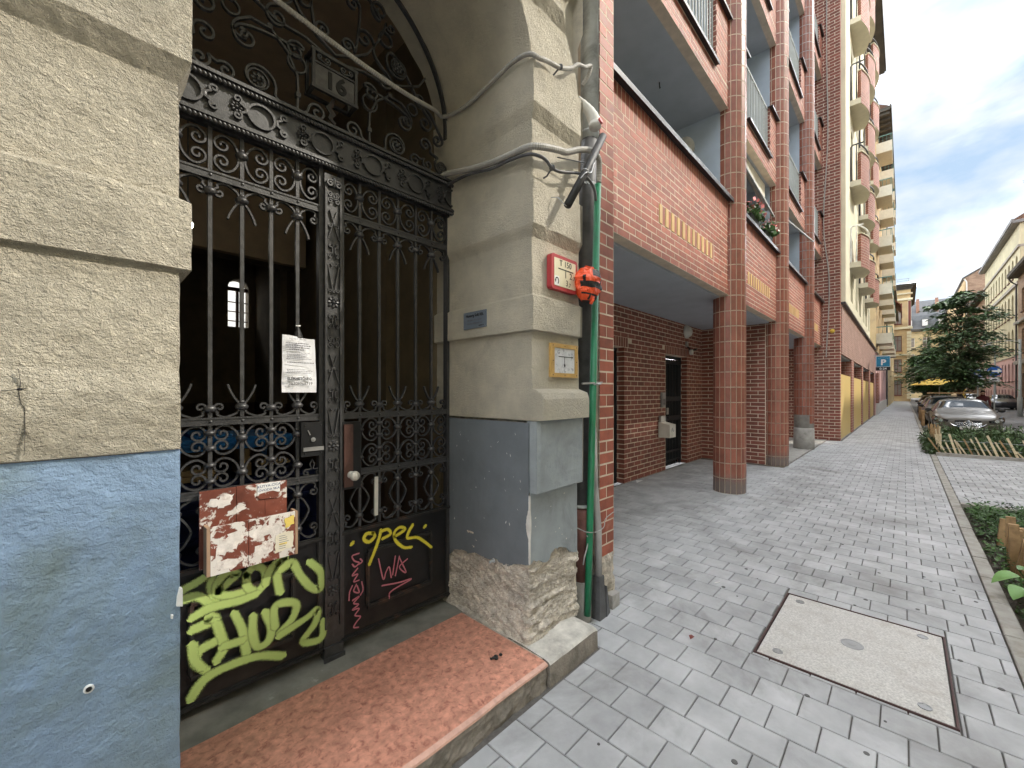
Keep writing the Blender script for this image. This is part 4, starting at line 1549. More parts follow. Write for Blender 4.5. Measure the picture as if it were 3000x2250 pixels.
rg = math.radians
MB().rib(arc((FX, AZC), .772, rg(-4), rg(184), 60), .016, .03, GY).build('arch_band', 'iron', fan)
pair(scroll((.385, 3.155), .082, rg(200), 1, (.10, 3.125), .048, rg(0), 1, 1.15))
pair(scroll((.44, 3.33), .052, rg(20), 1, (.21, 3.40), .05, rg(120), -1, 1.0))
pair([(.205, 3.07), (.2, 3.17), (.203, 3.27), (.25, 3.37), (.33, 3.44), (.42, 3.44), (.47, 3.40)] + spiral((.455, 3.35), .045, 1.2, 1, 1.1)[::-1][2:])
pair(scroll((.395, 3.655), .085, rg(150), -1, (.60, 3.40), .055, rg(60), -1, .9))
pair(scroll((.735, 3.155), .058, rg(130), -1, (.60, 3.255), .05, rg(-30), 1, 1.0))
pair(scroll((.56, 3.53), .045, rg(-60), 1, (.70, 3.33), .045, rg(40), -1, .9))
pair(scroll((.52, 3.12), .04, rg(40), -1, (.62, 3.13), .04, rg(140), 1, .8))
pair(scroll((.175, 3.70), .06, rg(-20), -1, (.30, 3.52), .055, rg(60), -1, 1.0))
pair(scroll((.27, 3.93), .06, rg(-100), 1, (.09, 4.03), .05, rg(180), 1, .9))
pair(scroll((.07, 3.60), .04, rg(0), -1, (.10, 3.86), .045, rg(0), 1, 1.0))
pair([(.0, 3.50), (.10, 3.55), (.19, 3.62), (.26, 3.74), (.31, 3.86)] + spiral((.345, 3.87), .035, 2.8, -1, 1.2)[::-1])
pair([(.02, 3.46), (.16, 3.50), (.30, 3.50), (.44, 3.56), (.55, 3.62), (.60, 3.70)])
pair(arc((.205, 3.335), .045, 0, 2 * math.pi, 20), .008)
pair(arc((.31, 3.78), .042, 0, 2 * math.pi, 20), .008)
pair(arc((.50, 3.44), .035, 0, 2 * math.pi, 20), .008)
for cx, cz, r in ((.385, 3.155, .046), (.395, 3.655, .048), (.735, 3.155, .034)):
    for s in (-1, 1):
        MB().rib(arc((FX + s * cx, cz), r, 0, 2 * math.pi, 20), .007, .014, GY).build('ring', 'iron', fan)
        rosette((FX + s * cx, cz), r * .85, GY - .004, fan)
for cx, cz in ((.2, 3.17), (.335, 3.445)):
    for s in (-1, 1):
        MB().box(FX + s * cx - .012, FX + s * cx + .012, GY - .014, GY + .014, cz - .012, cz + .012).build('binding_clip', 'iron', fan)
# number lantern
b = MB()
x0, x1, z0, z1 = .872, 1.108, 3.252, 3.452
ya, yb = GY - .022, GY + .07
for xx in (x0, x1):
    for y in (ya, yb):
        b.box(xx - .008, xx + .008, y - .008, y + .008, z0, z1)
for zz in (z0, z1):
    for y in (ya, yb):
        b.box(x0 - .012, x1 + .012, y - .009, y + .009, zz - .008, zz + .008)
    for xx in (x0, x1):
        b.box(xx - .009, xx + .009, ya + .0095, yb - .0095, zz - .0075, zz + .0075)
b.box(x0, x1, ya - .006, ya + .006, 3.385, 3.395)
nl = b.build('number_lantern', 'iron', fan)
MB().box(x0 + .008, x1 - .008, ya + .002, ya + .007, z0 + .008, 3.384).build('pane', 'lantern_pane', nl)
text('16', .125, frame_M((.992, ya - .002, 3.318), (1, 0, 0), (0, 0, 1)), 'ink_black', nl, 'number', .002, bold=.004)
for s in (-1, 1):
    b = MB()
    b.rib([(.99 + s * a, q) for a, q in scroll((.045, 3.42), .018, rg(-90), 1, (.085, 3.425), .014, rg(-90), 1, 1.)], .006, .012, ya)
    b.build('lantern_scroll', 'iron', nl)
MB().rib([(.99, 3.25), (.975, 3.2), (.96, 3.19), (.985, 3.16), (.97, 3.13), (1.0, 3.11)], .035, .006, GY, taper=True).build('leaf_ornament', 'iron_rust', fan)

# ---------------------------------------------------------------- leaflet box on the left leaf
bx = thing('leaflet_box', 'brown wooden leaflet box plastered with torn white paper on the left gate leaf', 'letter box', (.56, GY - .03, .78))
bk = MB()
bk.box(.372, .512, GY - .045, GY - .03, .80, 1.15)
bk.box(.514, .632, GY - .045, GY - .03, .80, 1.151)
bk.box(.634, .732, GY - .045, GY - .03, .80, 1.149)
bk.build('back_board', 'board_brown', bx)
yf = GY - .115
b = MB()
b.box(.40, .545, yf, yf + .014, .785, 1.0)
b.box(.547, .748, yf, yf + .014, .786, 1.0)
b.build('front_board', 'pocket_brown', bx)
b = MB()
b.box(.386, .399, yf, GY - .0455, .785, 1.0)
b.box(.749, .761, yf, GY - .0455, .785, 1.0)
b.box(.40, .748, yf + .0145, GY - .0455, .785, .797)
b.build('side_board', 'wood_edge', bx)
MB().box(.60, .70, GY - .0478, GY - .0455, 1.098, 1.15).build('label', 'white_paint', bx)
text('KUTYA-CICA', .0175, frame_M((.651, GY - .0482, 1.136), (1, 0, .04), (0, 0, 1)), 'ink_blue', bx, depth=.0003)
text('ÓVODA SKA', .0165, frame_M((.651, GY - .0482, 1.117), (1, 0, .04), (0, 0, 1)), 'ink_blue', bx, depth=.0003)
b = MB()
b.prism([(.595, 1.094), (.603, 1.099), (.64, 1.107), (.668, 1.108), (.705, 1.092), (.69, 1.07), (.61, 1.075)], GY - .0495, GY - .0486)
b.build('torn_paper', 'board_brown', bx)


def torn(poly, y, m, parent, k=.006, name='torn_paper', n=5):
    out = []
    for i in range(len(poly)):
        a, c = poly[i], poly[(i + 1) % len(poly)]
        for t in range(n):
            u = t / n
            x, z = a[0] + (c[0] - a[0]) * u, a[1] + (c[1] - a[1]) * u
            out.append((x + R(-k, k) * (1 if t else .3), z + R(-k, k) * (1 if t else .3)))
    return MB().prism(out, y - .0008, y).build(name, m, parent)


torn([(.655, .815), (.738, .83), (.741, .905), (.70, .912), (.66, .90)], yf - .0012, 'note_cream', bx, .003, 'notice')
torn([(.705, .925), (.742, .94), (.741, .985), (.70, .975)], yf - .0012, 'paper_yellow', bx, .003, 'notice')
torn([(.42, .86), (.50, .88), (.53, .93), (.50, .96), (.43, .94)], yf - .0004, 'paper_torn', bx, .012)
torn([(.56, .82), (.645, .83), (.65, .875), (.57, .872)], yf - .0004, 'paper_torn', bx, .004)
torn([(.56, .90), (.69, .92), (.68, .975), (.60, .962), (.56, .93)], yf - .0004, 'paper_torn', bx, .012)
torn([(.415, .80), (.50, .80), (.52, .84), (.43, .85)], yf - .0004, 'paper_torn', bx, .012)
torn([(.44, 1.06), (.49, 1.075), (.505, 1.12), (.45, 1.125)], GY - .0456, 'paper_torn', bx, .006)
torn([(.41, 1.08), (.45, 1.07), (.45, 1.10), (.41, 1.11)], GY - .0454, 'paper_torn', bx, .006)
torn([(.47, 1.02), (.55, 1.04), (.55, 1.06), (.48, 1.045)], GY - .0454, 'paper_torn', bx, .005)
b = MB()
for i in range(7):
    z = .892 - i * .010
    b.box(.675, .675 + R(.025, .045), yf - .0026, yf - .0021, z, z + .0022)
b.build('lettering', 'ink_grey', bx)
b = MB()
b.box(.675, .71, yf - .0025, yf - .0021, .85, .858)
b.build('highlight_mark', 'paper_yellow', bx)

# ---------------------------------------------------------------- printed notice tied to a bar
nt_ = thing('paper_notice', 'white printed paper notice hung on a bar of the left gate leaf', 'notice', (.79, GY - .03, 1.6))
b = MB()
nx, nz = 10, 14
for i in range(nx + 1):
    for k_ in range(nz + 1):
        u, v = i / nx, k_ / nz
        x = .716 + .162 * u + .012 * (1 - v) * (u - .2)
        z = 1.597 + .293 * v - .006 * u * v + .004 * math.sin(u * 5 + 1) * v
        b.v.append((x, GY - .030 - .006 * math.sin(u * 5) - .010 * noise.noise((u * 2.5, v * 3, 2)) + .01 * (1 - v) * 0, z))
for i in range(nx):
    for k_ in range(nz):
        b.f.append((i * (nz + 1) + k_, (i + 1) * (nz + 1) + k_, (i + 1) * (nz + 1) + k_ + 1, i * (nz + 1) + k_ + 1))
        b.m.append(0)
b.build('sheet', 'paper', nt_)
yt = GY - .0445
ctr = .800
text('TISZTELT LAKÓK!', .0105, frame_M((ctr - .015, yt, 1.873), (1, 0, 0), (0, 0, 1)), 'ink_grey', nt_, depth=.0002)
text('ELÉRHETŐSÉG:', .0185, frame_M((ctr - .004, yt, 1.668), (1, 0, 0), (0, 0, 1)), 'ink_black', nt_, depth=.0002, bold=.0006)
text('36209968719', .0215, frame_M((ctr, yt, 1.643), (1, 0, 0), (0, 0, 1)), 'ink_black', nt_, depth=.0002)
b = MB()
rr = random.Random(4)
for z, xa, xb, h in ((1.852, .728, .838, .0055), (1.841, .728, .85, .0055), (1.830, .728, .845, .0055), (1.819, .742, .815, .0055), (1.803, .730, .845, .003), (1.795, .733, .835, .003), (1.787, .733, .83, .003), (1.779, .733, .84, .003), (1.771, .73, .855, .003), (1.752, .735, .868, .0045), (1.715, .733, .852, .003), (1.707, .733, .86, .003), (1.699, .733, .85, .003)):
    x = xa
    while x < xb:
        l = rr.uniform(.0035, .011)
        y_ = yt
        b.box(x, min(x + l, xb), y_, y_ + .0003, z - h / 2, z + h / 2)
        x += l + .0022
b.build('printed_line', 'ink_grey', nt_, kind='stuff')
b = MB()
b.tube([(.797, GY - .012, 1.945), (.79, GY - .014, 1.93), (.783, GY - .022, 1.885)], .0018, 6)
b.tube([(.797, GY - .012, 1.945), (.803, GY - .014, 1.93), (.812, GY - .022, 1.885)], .0018, 6)
b.tube([(.786, GY - .012, 1.948), (.797, GY - .016, 1.946), (.808, GY - .012, 1.95)], .004, 6)
b.build('string', 'white_paint', nt_)
MB().lathe((.797, GY - .012, 1.885), [(.026, 0), (.02, .02), (.01, .045), (.005, .058)], 10).build('wrap', 'rubber_black', nt_)


# ================================================================ THINGS FIXED TO THE PILASTER
def wallM(x, y, z):
    return frame_M((x, y, z), (1, 0, 0), (0, 0, 1))


# hydrant sign
hs = thing('hydrant_sign', 'red framed cream hydrant sign reading T150 on the pilaster', 'sign', (2.058, 1.545, 2.22))


def rrect(x0, x1, z0, z1, r, n=5):
    out = []
    for cx, cz, a in ((x1 - r, z1 - r, 0), (x0 + r, z1 - r, 90), (x0 + r, z0 + r, 180), (x1 - r, z0 + r, 270)):
        for i in range(n + 1):
            t = math.radians(a + 90 * i / n)
            out.append((cx + r * Cc(t), cz + r * Ss(t)))
    return out


ys = 1.520
HSX0, HSX1, HSZ0, HSZ1 = 1.928, 2.19, 2.217, 2.427
MB().prism(rrect(HSX0, HSX1, HSZ0, HSZ1, .018), ys - .008, ys + .028).build('frame', 'red_plastic', hs)
MB().prism(rrect(HSX0 + .024, HSX1 - .02, HSZ0 + .022, HSZ1 - .022, .006), ys - .0105, ys - .0082).build('face', 'sign_cream', hs)
yq = ys - .0115
xc = (HSX0 + HSX1) / 2
text('T 150', .052, wallM(xc + .004, yq, 2.379), 'ink_black', hs, depth=.0004)
text('2', .052, wallM(xc + .058, yq, 2.315), 'ink_black', hs, depth=.0004)
text('.7', .034, wallM(xc + .090, yq, 2.308), 'ink_black', hs, depth=.0004)
text('3', .052, wallM(xc + .018, yq, 2.266), 'ink_black', hs, depth=.0004)
text('.7', .034, wallM(xc + .045, yq, 2.259), 'ink_black', hs, depth=.0004)
b = MB()
b.box(xc - .07, xc + .085, yq - .0004, yq, 2.342, 2.348)
b.box(xc + .002, xc + .008, yq - .0004, yq, 2.297, 2.3415)
b.build('pipe_mark', 'ink_black', hs)
b = MB()
b.box(HSX0 + .026, HSX0 + .072, yq + .0004, yq + .0007, 2.241, 2.297)
b.build('sticker', 'white_paint', hs)
MB().rib(arc((HSX0 + .049, 2.268), .015, rg(-60), rg(185), 20, .018), .007, .0006, yq - .0003).build('turn_arrow', 'ink_black', hs)
b = MB()
b.prism([(HSX0 + .026, 2.271), (HSX0 + .041, 2.271), (HSX0 + .034, 2.256)], yq - .0006, yq - .0001)
b.build('arrow_head', 'ink_black', hs)

# gas sign in a brass coloured frame
gs = thing('pipe_location_plate', 'worn white pipe plate in a brass coloured frame under the hydrant sign', 'sign', (2.09, 1.55, 1.69))
GX0, GX1, GZ0, GZ1 = 1.955, 2.228, 1.69, 1.896
yg = 1.545
b = MB()
for x0, x1, z0, z1 in ((GX0, GX0 + .03, GZ0, GZ1), (GX1 - .028, GX1, GZ0, GZ1), (GX0 + .0305, GX1 - .0285, GZ0, GZ0 + .026), (GX0 + .0305, GX1 - .0285, GZ1 - .026, GZ1)):
    b.box(x0, x1, yg - .012, yg + .012, z0, z1)
b.build('frame', 'brass_wood', gs)
MB().box(GX0 + .031, GX1 - .029, yg - .007, yg + .008, GZ0 + .0265, GZ1 - .0265).build('face', 'plate_mottled', gs)
b = MB()
for x, z in ((GX0 + .015, GZ0 + .013), (GX1 - .014, GZ0 + .013), (GX0 + .015, GZ1 - .013), (GX1 - .014, GZ1 - .013), (xc + .03, GZ0 + .013), (xc + .03, GZ1 - .013), (GX0 + .015, 1.79), (GX1 - .014, 1.79)):
    b.ell((x, yg - .0125, z), .004, .002, .004, 6, 4)
b.build('screw', 'ink_black', gs)
b = MB()
b.box(GX0 + .075, GX1 - .06, yg - .0085, yg - .0075, 1.815, 1.820)
b.prism([(GX1 - .062, 1.825), (GX1 - .045, 1.8175), (GX1 - .062, 1.81)], yg - .0085, yg - .0075)
b.box(GX0 + .135, GX0 + .139, yg - .0085, yg - .0075, 1.772, 1.8148)
b.prism([(GX0 + .137 + .008 * Cc(i * .785), 1.765 + .010 * Ss(i * .785)) for i in range(8)], yg - .0085, yg - .0075)
b.build('arrow_mark', 'ink_black', gs)
text('G', .034, wallM(GX0 + .075, yg - .0085, 1.845), 'ink_grey', gs, depth=.0003)

# company plate on the reveal
cp = thing('company_plate', 'small blue grey company plate on the side of the gateway', 'sign', (1.79, 2.018, 2.01))
Mr = lambda y, z, x=1.7655: frame_M((x, y, z), (0, -1, 0), (0, 0, 1))
MB().box(1.768, 1.776, 1.908, 2.128, 2.012, 2.122).build('plate', 'plate_steel', cp)
text('Honorg Soft Kft.', .0255, Mr(2.016, 2.096), 'ink_black', cp, depth=.0006, bold=.0006)
text('1084. Bérkocsis u. 16. II/11.', .0135, Mr(2.016, 2.066), 'ink_grey', cp, depth=.0004)
text('honorgsoft@gmail.com', .0155, Mr(2.016, 2.045), 'ink_grey', cp, depth=.0004)
text('•', .03, Mr(1.934, 2.026), 'ink_black', cp, depth=.0004)
b = MB()
b.box(1.765, 1.7668, 1.945, 1.975, 2.0235, 2.0285)
b.build('arrow_mark', 'ink_black', cp)
b = MB()
for y in (1.914, 2.122):
    for z in (2.018, 2.116):
        b.ell((1.7675, y, z), .0015, .003, .003, 6, 4)
b.build('screw', 'steel', cp)

# downpipe
dp = thing('downpipe', 'grey zinc rain downpipe in the corner between pilaster and brick pier', 'drainpipe', (2.45, 1.66, .1))
DX, DY = 2.555, 1.655
MB().tube([(DX, DY, 3.42), (DX, DY, 14)], .064, 20).build('upper_pipe', 'zinc', dp, smooth=True)
MB().tube([(DX - .105, DY, .80), (DX - .03, DY, 3.0), (DX, DY, 3.47)], .058, 20).build('lower_pipe', 'zinc_dark', dp, smooth=True)
for z in (3.47, 1.47, .80):
    b = MB()
    b.lathe((DX - .105 * max(0, 3.47 - z) / 2.67, DY, z), [(.06, -.012), (.067, -.006), (.069, 0), (.067, .006), (.06, .012)], 20)
    b.build('pipe_collar', 'zinc', dp, smooth=True)
b = MB()
b.lathe((DX - .108, DY, 0), [(.068, .28), (.068, .56), (.074, .58), (.08, .6), (.08, .65), (.074, .66), (.08, .7), (.08, .765), (.07, .78)], 20)
b.build('clay_socket', 'clay_pipe', dp, smooth=True)
b = MB()
b.lathe((DX - .112, DY, 0), [(.072, -.05), (.074, .1), (.070, .275), (.066, .282)], 18)
b.build('concrete_shoe', 'concrete', dp, smooth=True)
for z in (1.46, 3.08):
    b = MB()
    b.lathe((DX - .105 * max(0, 3.47 - z) / 2.67, DY, z), [(.0635, -.012), (.067, -.010), (.067, .010), (.0635, .012)], 18)
    b.bar((DX - .06, DY - .01, z), (2.255, 1.60, z), .012)
    b.build('bracket', 'zinc', dp)
# second thin cable duct on the pipe
gd = thing('green_conduit', 'green steel conduit tube standing in front of the downpipe', 'conduit', (2.40, 1.56, .08))
MB().tube([(2.400, 1.573, .07), (2.412, 1.565, .5), (2.447, 1.520, 3.02)], .0235, 14).build('tube', 'green_paint', gd, smooth=True)
b = MB()
b.tube([(2.425, 1.60, .10), (2.437, 1.592, .5), (2.470, 1.548, 3.0)], .011, 8)
b.build('bare_wire_strip', 'plastic_grey', gd, smooth=True)
b = MB()
b.bar((2.30, 1.545, 1.655), (2.50, 1.52, 1.665), .014, .012)
b.tube([(2.415, 1.545, 1.648), (2.415, 1.50, 1.652), (2.455, 1.50, 1.656), (2.47, 1.535, 1.66)], .006, 6)
b.build('bracket', 'steel', gd)
gp = thing('grey_riser_pipe', 'grey plastic cable riser with a brown steel shield beside the green tube', 'conduit', (2.53, 1.585, 0))
b = MB()
b.tube([(2.545, 1.575, .24), (2.54, 1.575, .62), (2.515, 1.59, .95), (2.505, 1.6, 1.35)], .026, 12)
b.build('tube', 'plastic_grey', gp, smooth=True)
b = MB()
b.add([(2.50, 1.535, .0), (2.585, 1.535, .0), (2.585, 1.61, .0), (2.50, 1.61, .0), (2.512, 1.545, .30), (2.57, 1.545, .30), (2.57, 1.60, .30), (2.512, 1.60, .30)], [(0, 1, 5, 4), (1, 2, 6, 5), (2, 3, 7, 6), (3, 0, 4, 7), (4, 5, 6, 7)])
b.add([(2.586, 1.53, .0), (2.655, 1.545, .0), (2.588, 1.53, .22), (2.586, 1.60, .0), (2.655, 1.60, .0), (2.588, 1.60, .22)], [(0, 1, 2), (3, 5, 4), (1, 4, 5, 2), (0, 2, 5, 3)])
b.build('steel_shield', 'zinc_dark', gp)
b = MB()
b.tube(smooth_path([(2.26, 1.56, .705), (2.36, 1.548, .655), (2.45, 1.53, .64), (2.56, 1.54, .645), (2.66, 1.585, .672), (2.79, 1.585, .70)], 6), .0035, 6)
tag(b.build('tie_wire', 'steel'), 'thin steel tie wire bound round the tubes and the foot of the brick pier', 'wire')
hk = MB().tube(smooth_path([(2.375, 1.59, .42), (2.37, 1.575, .48), (2.39, 1.565, .55), (2.40, 1.56, .60), (2.385, 1.57, .62)], 5), .005, 6)
tag(hk.build('bent_rod', 'plastic_grey'), 'short bent rod sticking out beside the brown clay pipe', 'rod')


# corrugated conduits and cables
def conduit(label, pts, r, ribs, m='cable_grey', name='corrugated_conduit'):
    P = smooth_path(pts, 10)
    Q, rad = [], []
    for i in range(len(P) - 1):
        L_ = (P[i + 1] - P[i]).length
        k = max(1, int(L_ / .006)) if ribs else 1
        for j in range(k):
            Q.append(P[i].lerp(P[i + 1], j / k))
    Q.append(P[-1])
    for i in range(len(Q)):
        rad.append(r * (1 + (.06 if i % 2 else -.05)) if ribs else r)
    o = MB().tube(Q, r, 10, rad=rad).build(name, m, None, smooth=not ribs)
    return tag(o, label, 'cable', 'cables across the pilaster')


conduit('pale corrugated conduit hanging across the fanlight and over the pilaster top', [(.45, 2.12, 3.46), (.70, 2.13, 3.425), (1.052, 2.15, 3.395), (1.352, 2.18, 3.40), (1.62, 2.26, 3.47), (1.745, 2.33, 3.515), (1.757, 2.2, 3.49), (1.757, 2.044, 3.484), (1.757, 1.85, 3.51), (1.757, 1.675, 3.535), (1.752, 1.54, 3.51), (1.80, 1.495, 3.487), (1.862, 1.497, 3.512), (1.992, 1.50, 3.548), (2.115, 1.51, 3.618), (2.208, 1.52, 3.700), (2.32, 1.54, 3.76), (2.40, 1.545, 3.815), (2.395, 1.56, 3.76), (2.38, 1.6, 3.70)], .0125, True)
conduit('thick pale corrugated conduit crossing the pilaster to the top of the green tube', [(1.70, 2.40, 3.07), (1.755, 2.296, 3.108), (1.757, 2.044, 3.051), (1.757, 1.82, 3.012), (1.757, 1.648, 2.998), (1.757, 1.53, 2.985), (1.80, 1.488, 2.985), (1.87, 1.482, 3.005), (1.965, 1.482, 3.032), (2.034, 1.482, 3.05), (2.179, 1.482, 3.127), (2.316, 1.485, 3.178), (2.408, 1.49, 3.170), (2.442, 1.503, 3.12), (2.447, 1.513, 3.03)], .0185, True)
conduit('dark thinner cable running under the thick conduit to the green tube', [(1.76, 2.35, 3.035), (1.762, 2.084, 3.026), (1.762, 1.856, 2.983), (1.762, 1.68, 2.972), (1.757, 1.54, 2.945), (1.80, 1.49, 2.93), (1.85, 1.487, 2.925), (1.90, 1.487, 2.905), (1.99, 1.49, 2.917), (2.186, 1.495, 2.985), (2.303, 1.505, 3.000), (2.386, 1.51, 2.965), (2.425, 1.52, 2.90)], .0095, False, 'zinc_dark', 'cable')
for ci_, (p, q) in enumerate((((1.992, 1.498, 3.55), (1.955, 1.525, 3.49)), ((1.90, 1.487, 2.905), (1.90, 1.525, 2.87)))):
    b = MB()
    for t in (-.006, 0, .006):
        b.lathe((p[0] + t, p[1], p[2] + t * .6), [(.0125, -.003), (.0165, 0), (.0125, .003)], 10, 0, Matrix.Rotation(1.2, 4, 'Y'))
    b.tube([p, q, (q[0] - .01, q[1] + .02, q[2] - .01)], .005, 6)
    tag(b.build('cable_clip', 'zinc_dark'), ('wire clip holding the upper pale conduit to the pilaster' if ci_ == 0 else 'wire clip holding the dark cable under the thick conduit'), 'clip', 'cable clips on the pilaster')
b = MB().tube([(1.97, 1.50, 3.0), (2.15, 1.47, 3.035), (2.3, 1.49, 3.09)], .0035, 6)
tag(b.build('nail_rod', 'zinc_dark'), 'thin dark rod sticking out from the pilaster below the thick conduit', 'rod')
bk_ = thing('black_tube', 'short black plastic tube wired slantwise across the downpipe', 'tube', (2.17, 1.43, 2.7))
MB().tube([(1.995, 1.445, 2.705), (2.17, 1.43, 2.975), (2.34, 1.415, 3.255)], .0245, 16).build('tube', 'rubber_black', bk_, smooth=True)
b = MB()
b.lathe((2.158, 1.431, 2.957), [(.0265, -.003), (.0275, 0), (.0265, .003)], 14, 0, Matrix.Rotation(.56, 4, 'Y'))
b.tube(smooth_path([(2.08, 1.41, 2.885), (2.12, 1.40, 2.93), (2.18, 1.40, 2.955), (2.22, 1.41, 3.02), (2.25, 1.42, 3.05)], 5), .003, 6)
b.tube(smooth_path([(1.935, 1.52, 2.755), (1.95, 1.48, 2.745), (1.97, 1.46, 2.715), (1.99, 1.45, 2.70)], 5), .003, 6)
b.build('binding_wire', 'steel', bk_)
ww = thing('wrapped_pipe_end', 'white wrapped pipe end with a red cap on the downpipe', 'pipe cap', (2.39, 1.56, 3.4))
b = MB()
b.tube(smooth_path([(2.335, 1.60, 3.60), (2.36, 1.575, 3.55), (2.40, 1.55, 3.50), (2.425, 1.53, 3.44), (2.42, 1.525, 3.40)], 5), .03, 12, rad=[.008 + .034 * math.sin(min(1, i / 15) * 1.45) + .004 * noise.noise((i * .9, 1, 1)) for i in range(21)])
b.build('wrapping', 'wrap_white', ww, smooth=True)
MB().lathe((2.428, 1.498, 3.425), [(.019, 0), (.021, .004), (.021, .02), (.001, .022)], 16, 0, Matrix.Rotation(rg(70), 4, 'X')).build('cap', 'red_plastic', ww)
# orange glove
og = thing('orange_glove', 'crumpled orange and black work glove stuck on the pipe next to the hydrant sign', 'glove', (2.26, 1.48, 2.2))
b = MB()
n, k = 26, 20
for i in range(k + 1):
    t = i / k
    z = 2.18 + .22 * t
    prof_r = .045 + .062 * math.sin(min(1, t * 1.15) * 2.5) ** .8 if t < .95 else .04
    for j in range(n):
        a = 2 * math.pi * j / n
        rr = max(.012, prof_r) * (1 + .16 * noise.noise((Cc(a) * 1.6, Ss(a) * 1.6, t * 4)) + .12 * noise.noise((Cc(a) * 4, Ss(a) * 4, t * 9)))
        b.v.append((2.268 + (.02 * (1 - t) * -1) + rr * 1.12 * Cc(a), 1.475 + rr * .62 * Ss(a), z + .014 * noise.noise((a, t * 3, 8))))
for i in range(k):
    for j in range(n):
        j2 = (j + 1) % n
        b.f.append((i * n + j, i * n + j2, (i + 1) * n + j2, (i + 1) * n + j))
        sh = (j / n * 2 * math.pi)
        front = math.pi * 1.05 < sh < math.pi * 1.75
        b.m.append(1 if front and (7 <= i <= 9 or (13 <= i <= 18 and 18 <= j <= 20) or (9 <= i <= 13 and j in (15, 21)) or i in (3,)) else 0)
b.f.append(tuple(k * n + j for j in range(n)))
b.m.append(0)
b.f.append(tuple(range(n))[::-1])
b.m.append(1)
b.build('shell', ['orange', 'rubber_black'], og)
for k_, (dx, dz, l) in enumerate(((-.03, -.0, .05), (.005, -.02, .055), (.035, -.005, .045), (-.05, .03, .035))):
    MB().tube(smooth_path([(2.255 + dx, 1.455, 2.235 + dz), (2.25 + dx * 1.1, 1.44, 2.21 + dz), (2.245 + dx * .9, 1.45, 2.235 + dz - l)], 5), .016, 8, r1=.010).build('finger', 'orange' if k_ % 2 else 'rubber_black', og, smooth=True)

# ================================================================ BRICK BUILDING
bb = thing('brick_apartment_building', 'red brick apartment building with tiled round columns and loggias over a ground floor passage', 'building', (9, 2.6, 0))
BP = Pieces()
TP = Pieces()
UX, UY, UZ = Vector((1, 0, 0)), Vector((0, 1, 0)), Vector((0, 0, 1))
FY = 2.0
LV = [3.12, 6.04, 9.06, 12.06, 15.06]
COLS = [7.25, 10.58, 14.06]
BAYS = [(2.82, 7.02), (7.46, 10.35), (10.79, 13.83), (14.28, 17.1)]
PB, PBH = .26, .0855       # large bricks
QB, QBH = .25, .0757       # parapet bricks
# party wall pier
core = MB()
core.box(2.62, 2.82, 1.612, 3.6, .38, 15.6)
core.build('party_wall', 'mortar', bb)
courses(BP, (2.62, 1.612, .385), UX, -UY, .20, 15.2, .204, PBH, .010, .012, 'brick', proud=.0012)
st2 = MB()
for i in range(9):
    for k in range(13):
        x, z = 2.62 + .19 * i / 8, -.02 + .41 * k / 12
        st2.v.append((x, 1.60 + .05 * noise.noise((x * 9, z * 9, 2)) + .03 * noise.noise((x * 23, z * 23, 2)), z))
for i in range(8):
    for k in range(12):
        st2.f.append((i * 13 + k, (i + 1) * 13 + k, (i + 1) * 13 + k + 1, i * 13 + k + 1))
        st2.m.append(0)
st2.box(2.63, 2.80, 1.66, 3.6, -.02, .385)
st2.build('pier_foot', 'old_render', bb, fix=True)
MB().box(2.70, 2.80, 1.55, 1.66, 0, .10).build('foot_block', 'concrete', bb)


def parapet(x0, x1, z, slots, m='brick'):
    """full height brick parapet with soldier course and cap"""
    top = z + 1.46
    b = MB().box(x0, x1, FY, FY + .13, z, top - .002)
    b.build('parapet_wall', 'mortar', bb)
    sz = top - .25
    s0, s1 = slots if slots else (9e9, 9e9)
    zs0, zs1 = z + .36, z + .36 + 3 * QBH + .015

    def skip(u, v):
        return s0 - .02 < x0 + u < s1 + .02 and zs0 - .03 < z + v < zs1 + .03
    # courses are cut round the field of upright bricks
    def cut(xa, xb, za, zb, offs=0):
        courses(BP, (xa, FY, za), UX, -UY, xb - xa, zb - za, QB, QBH, .010, .011, m, proud=.0012, offs=offs)
    nlow = round(.36 / QBH)
    zl = z + nlow * QBH
    zh = zl + 3 * QBH
    if slots:
        cut(x0, x1, z + .004, zl)
        cut(x0, s0 - .01, zl + .004, zh)
        cut(s1 + .01, x1, zl + .004, zh)
        cut(x0, x1, zh + .004, sz - .008)
        n = round((s1 - s0) / .084)
        for i in range(n):
            w_ = (s1 - s0) / n
            y_ = 'brick_yellow' if i % 2 == 0 else m
            BP.add((s0 + i * w_, FY - (.0012 if i % 2 else .009), zl + .006), UX, UZ, -UY, w_ - .010, 3 * QBH - .012, .022, .002, y_)
    else:
        cut(x0, x1, z + .004, sz - .008)
    x = x0 + .004
    while x < x1 - .03:
        BP.add((x, FY - .0014, sz), UX, UZ, -UY, min(.072, x1 - x), .245, .011, .002, m)
        x += .083
    b = MB()
    b.box(x0 - .01, x1 + .02, FY - .075, FY + .15, top, top + .022)
    b.box(x0 - .01, x1 + .02, FY - .080, FY - .0745, top - .03, top + .026)
    cp_ = b.build('parapet_cap', 'cap_metal', bb)
    MB().box(x0 - .01, x1 + .02, FY - .079, FY - .060, top + .0265, top + .030).build('cap_edge', 'cap_edge', cp_)


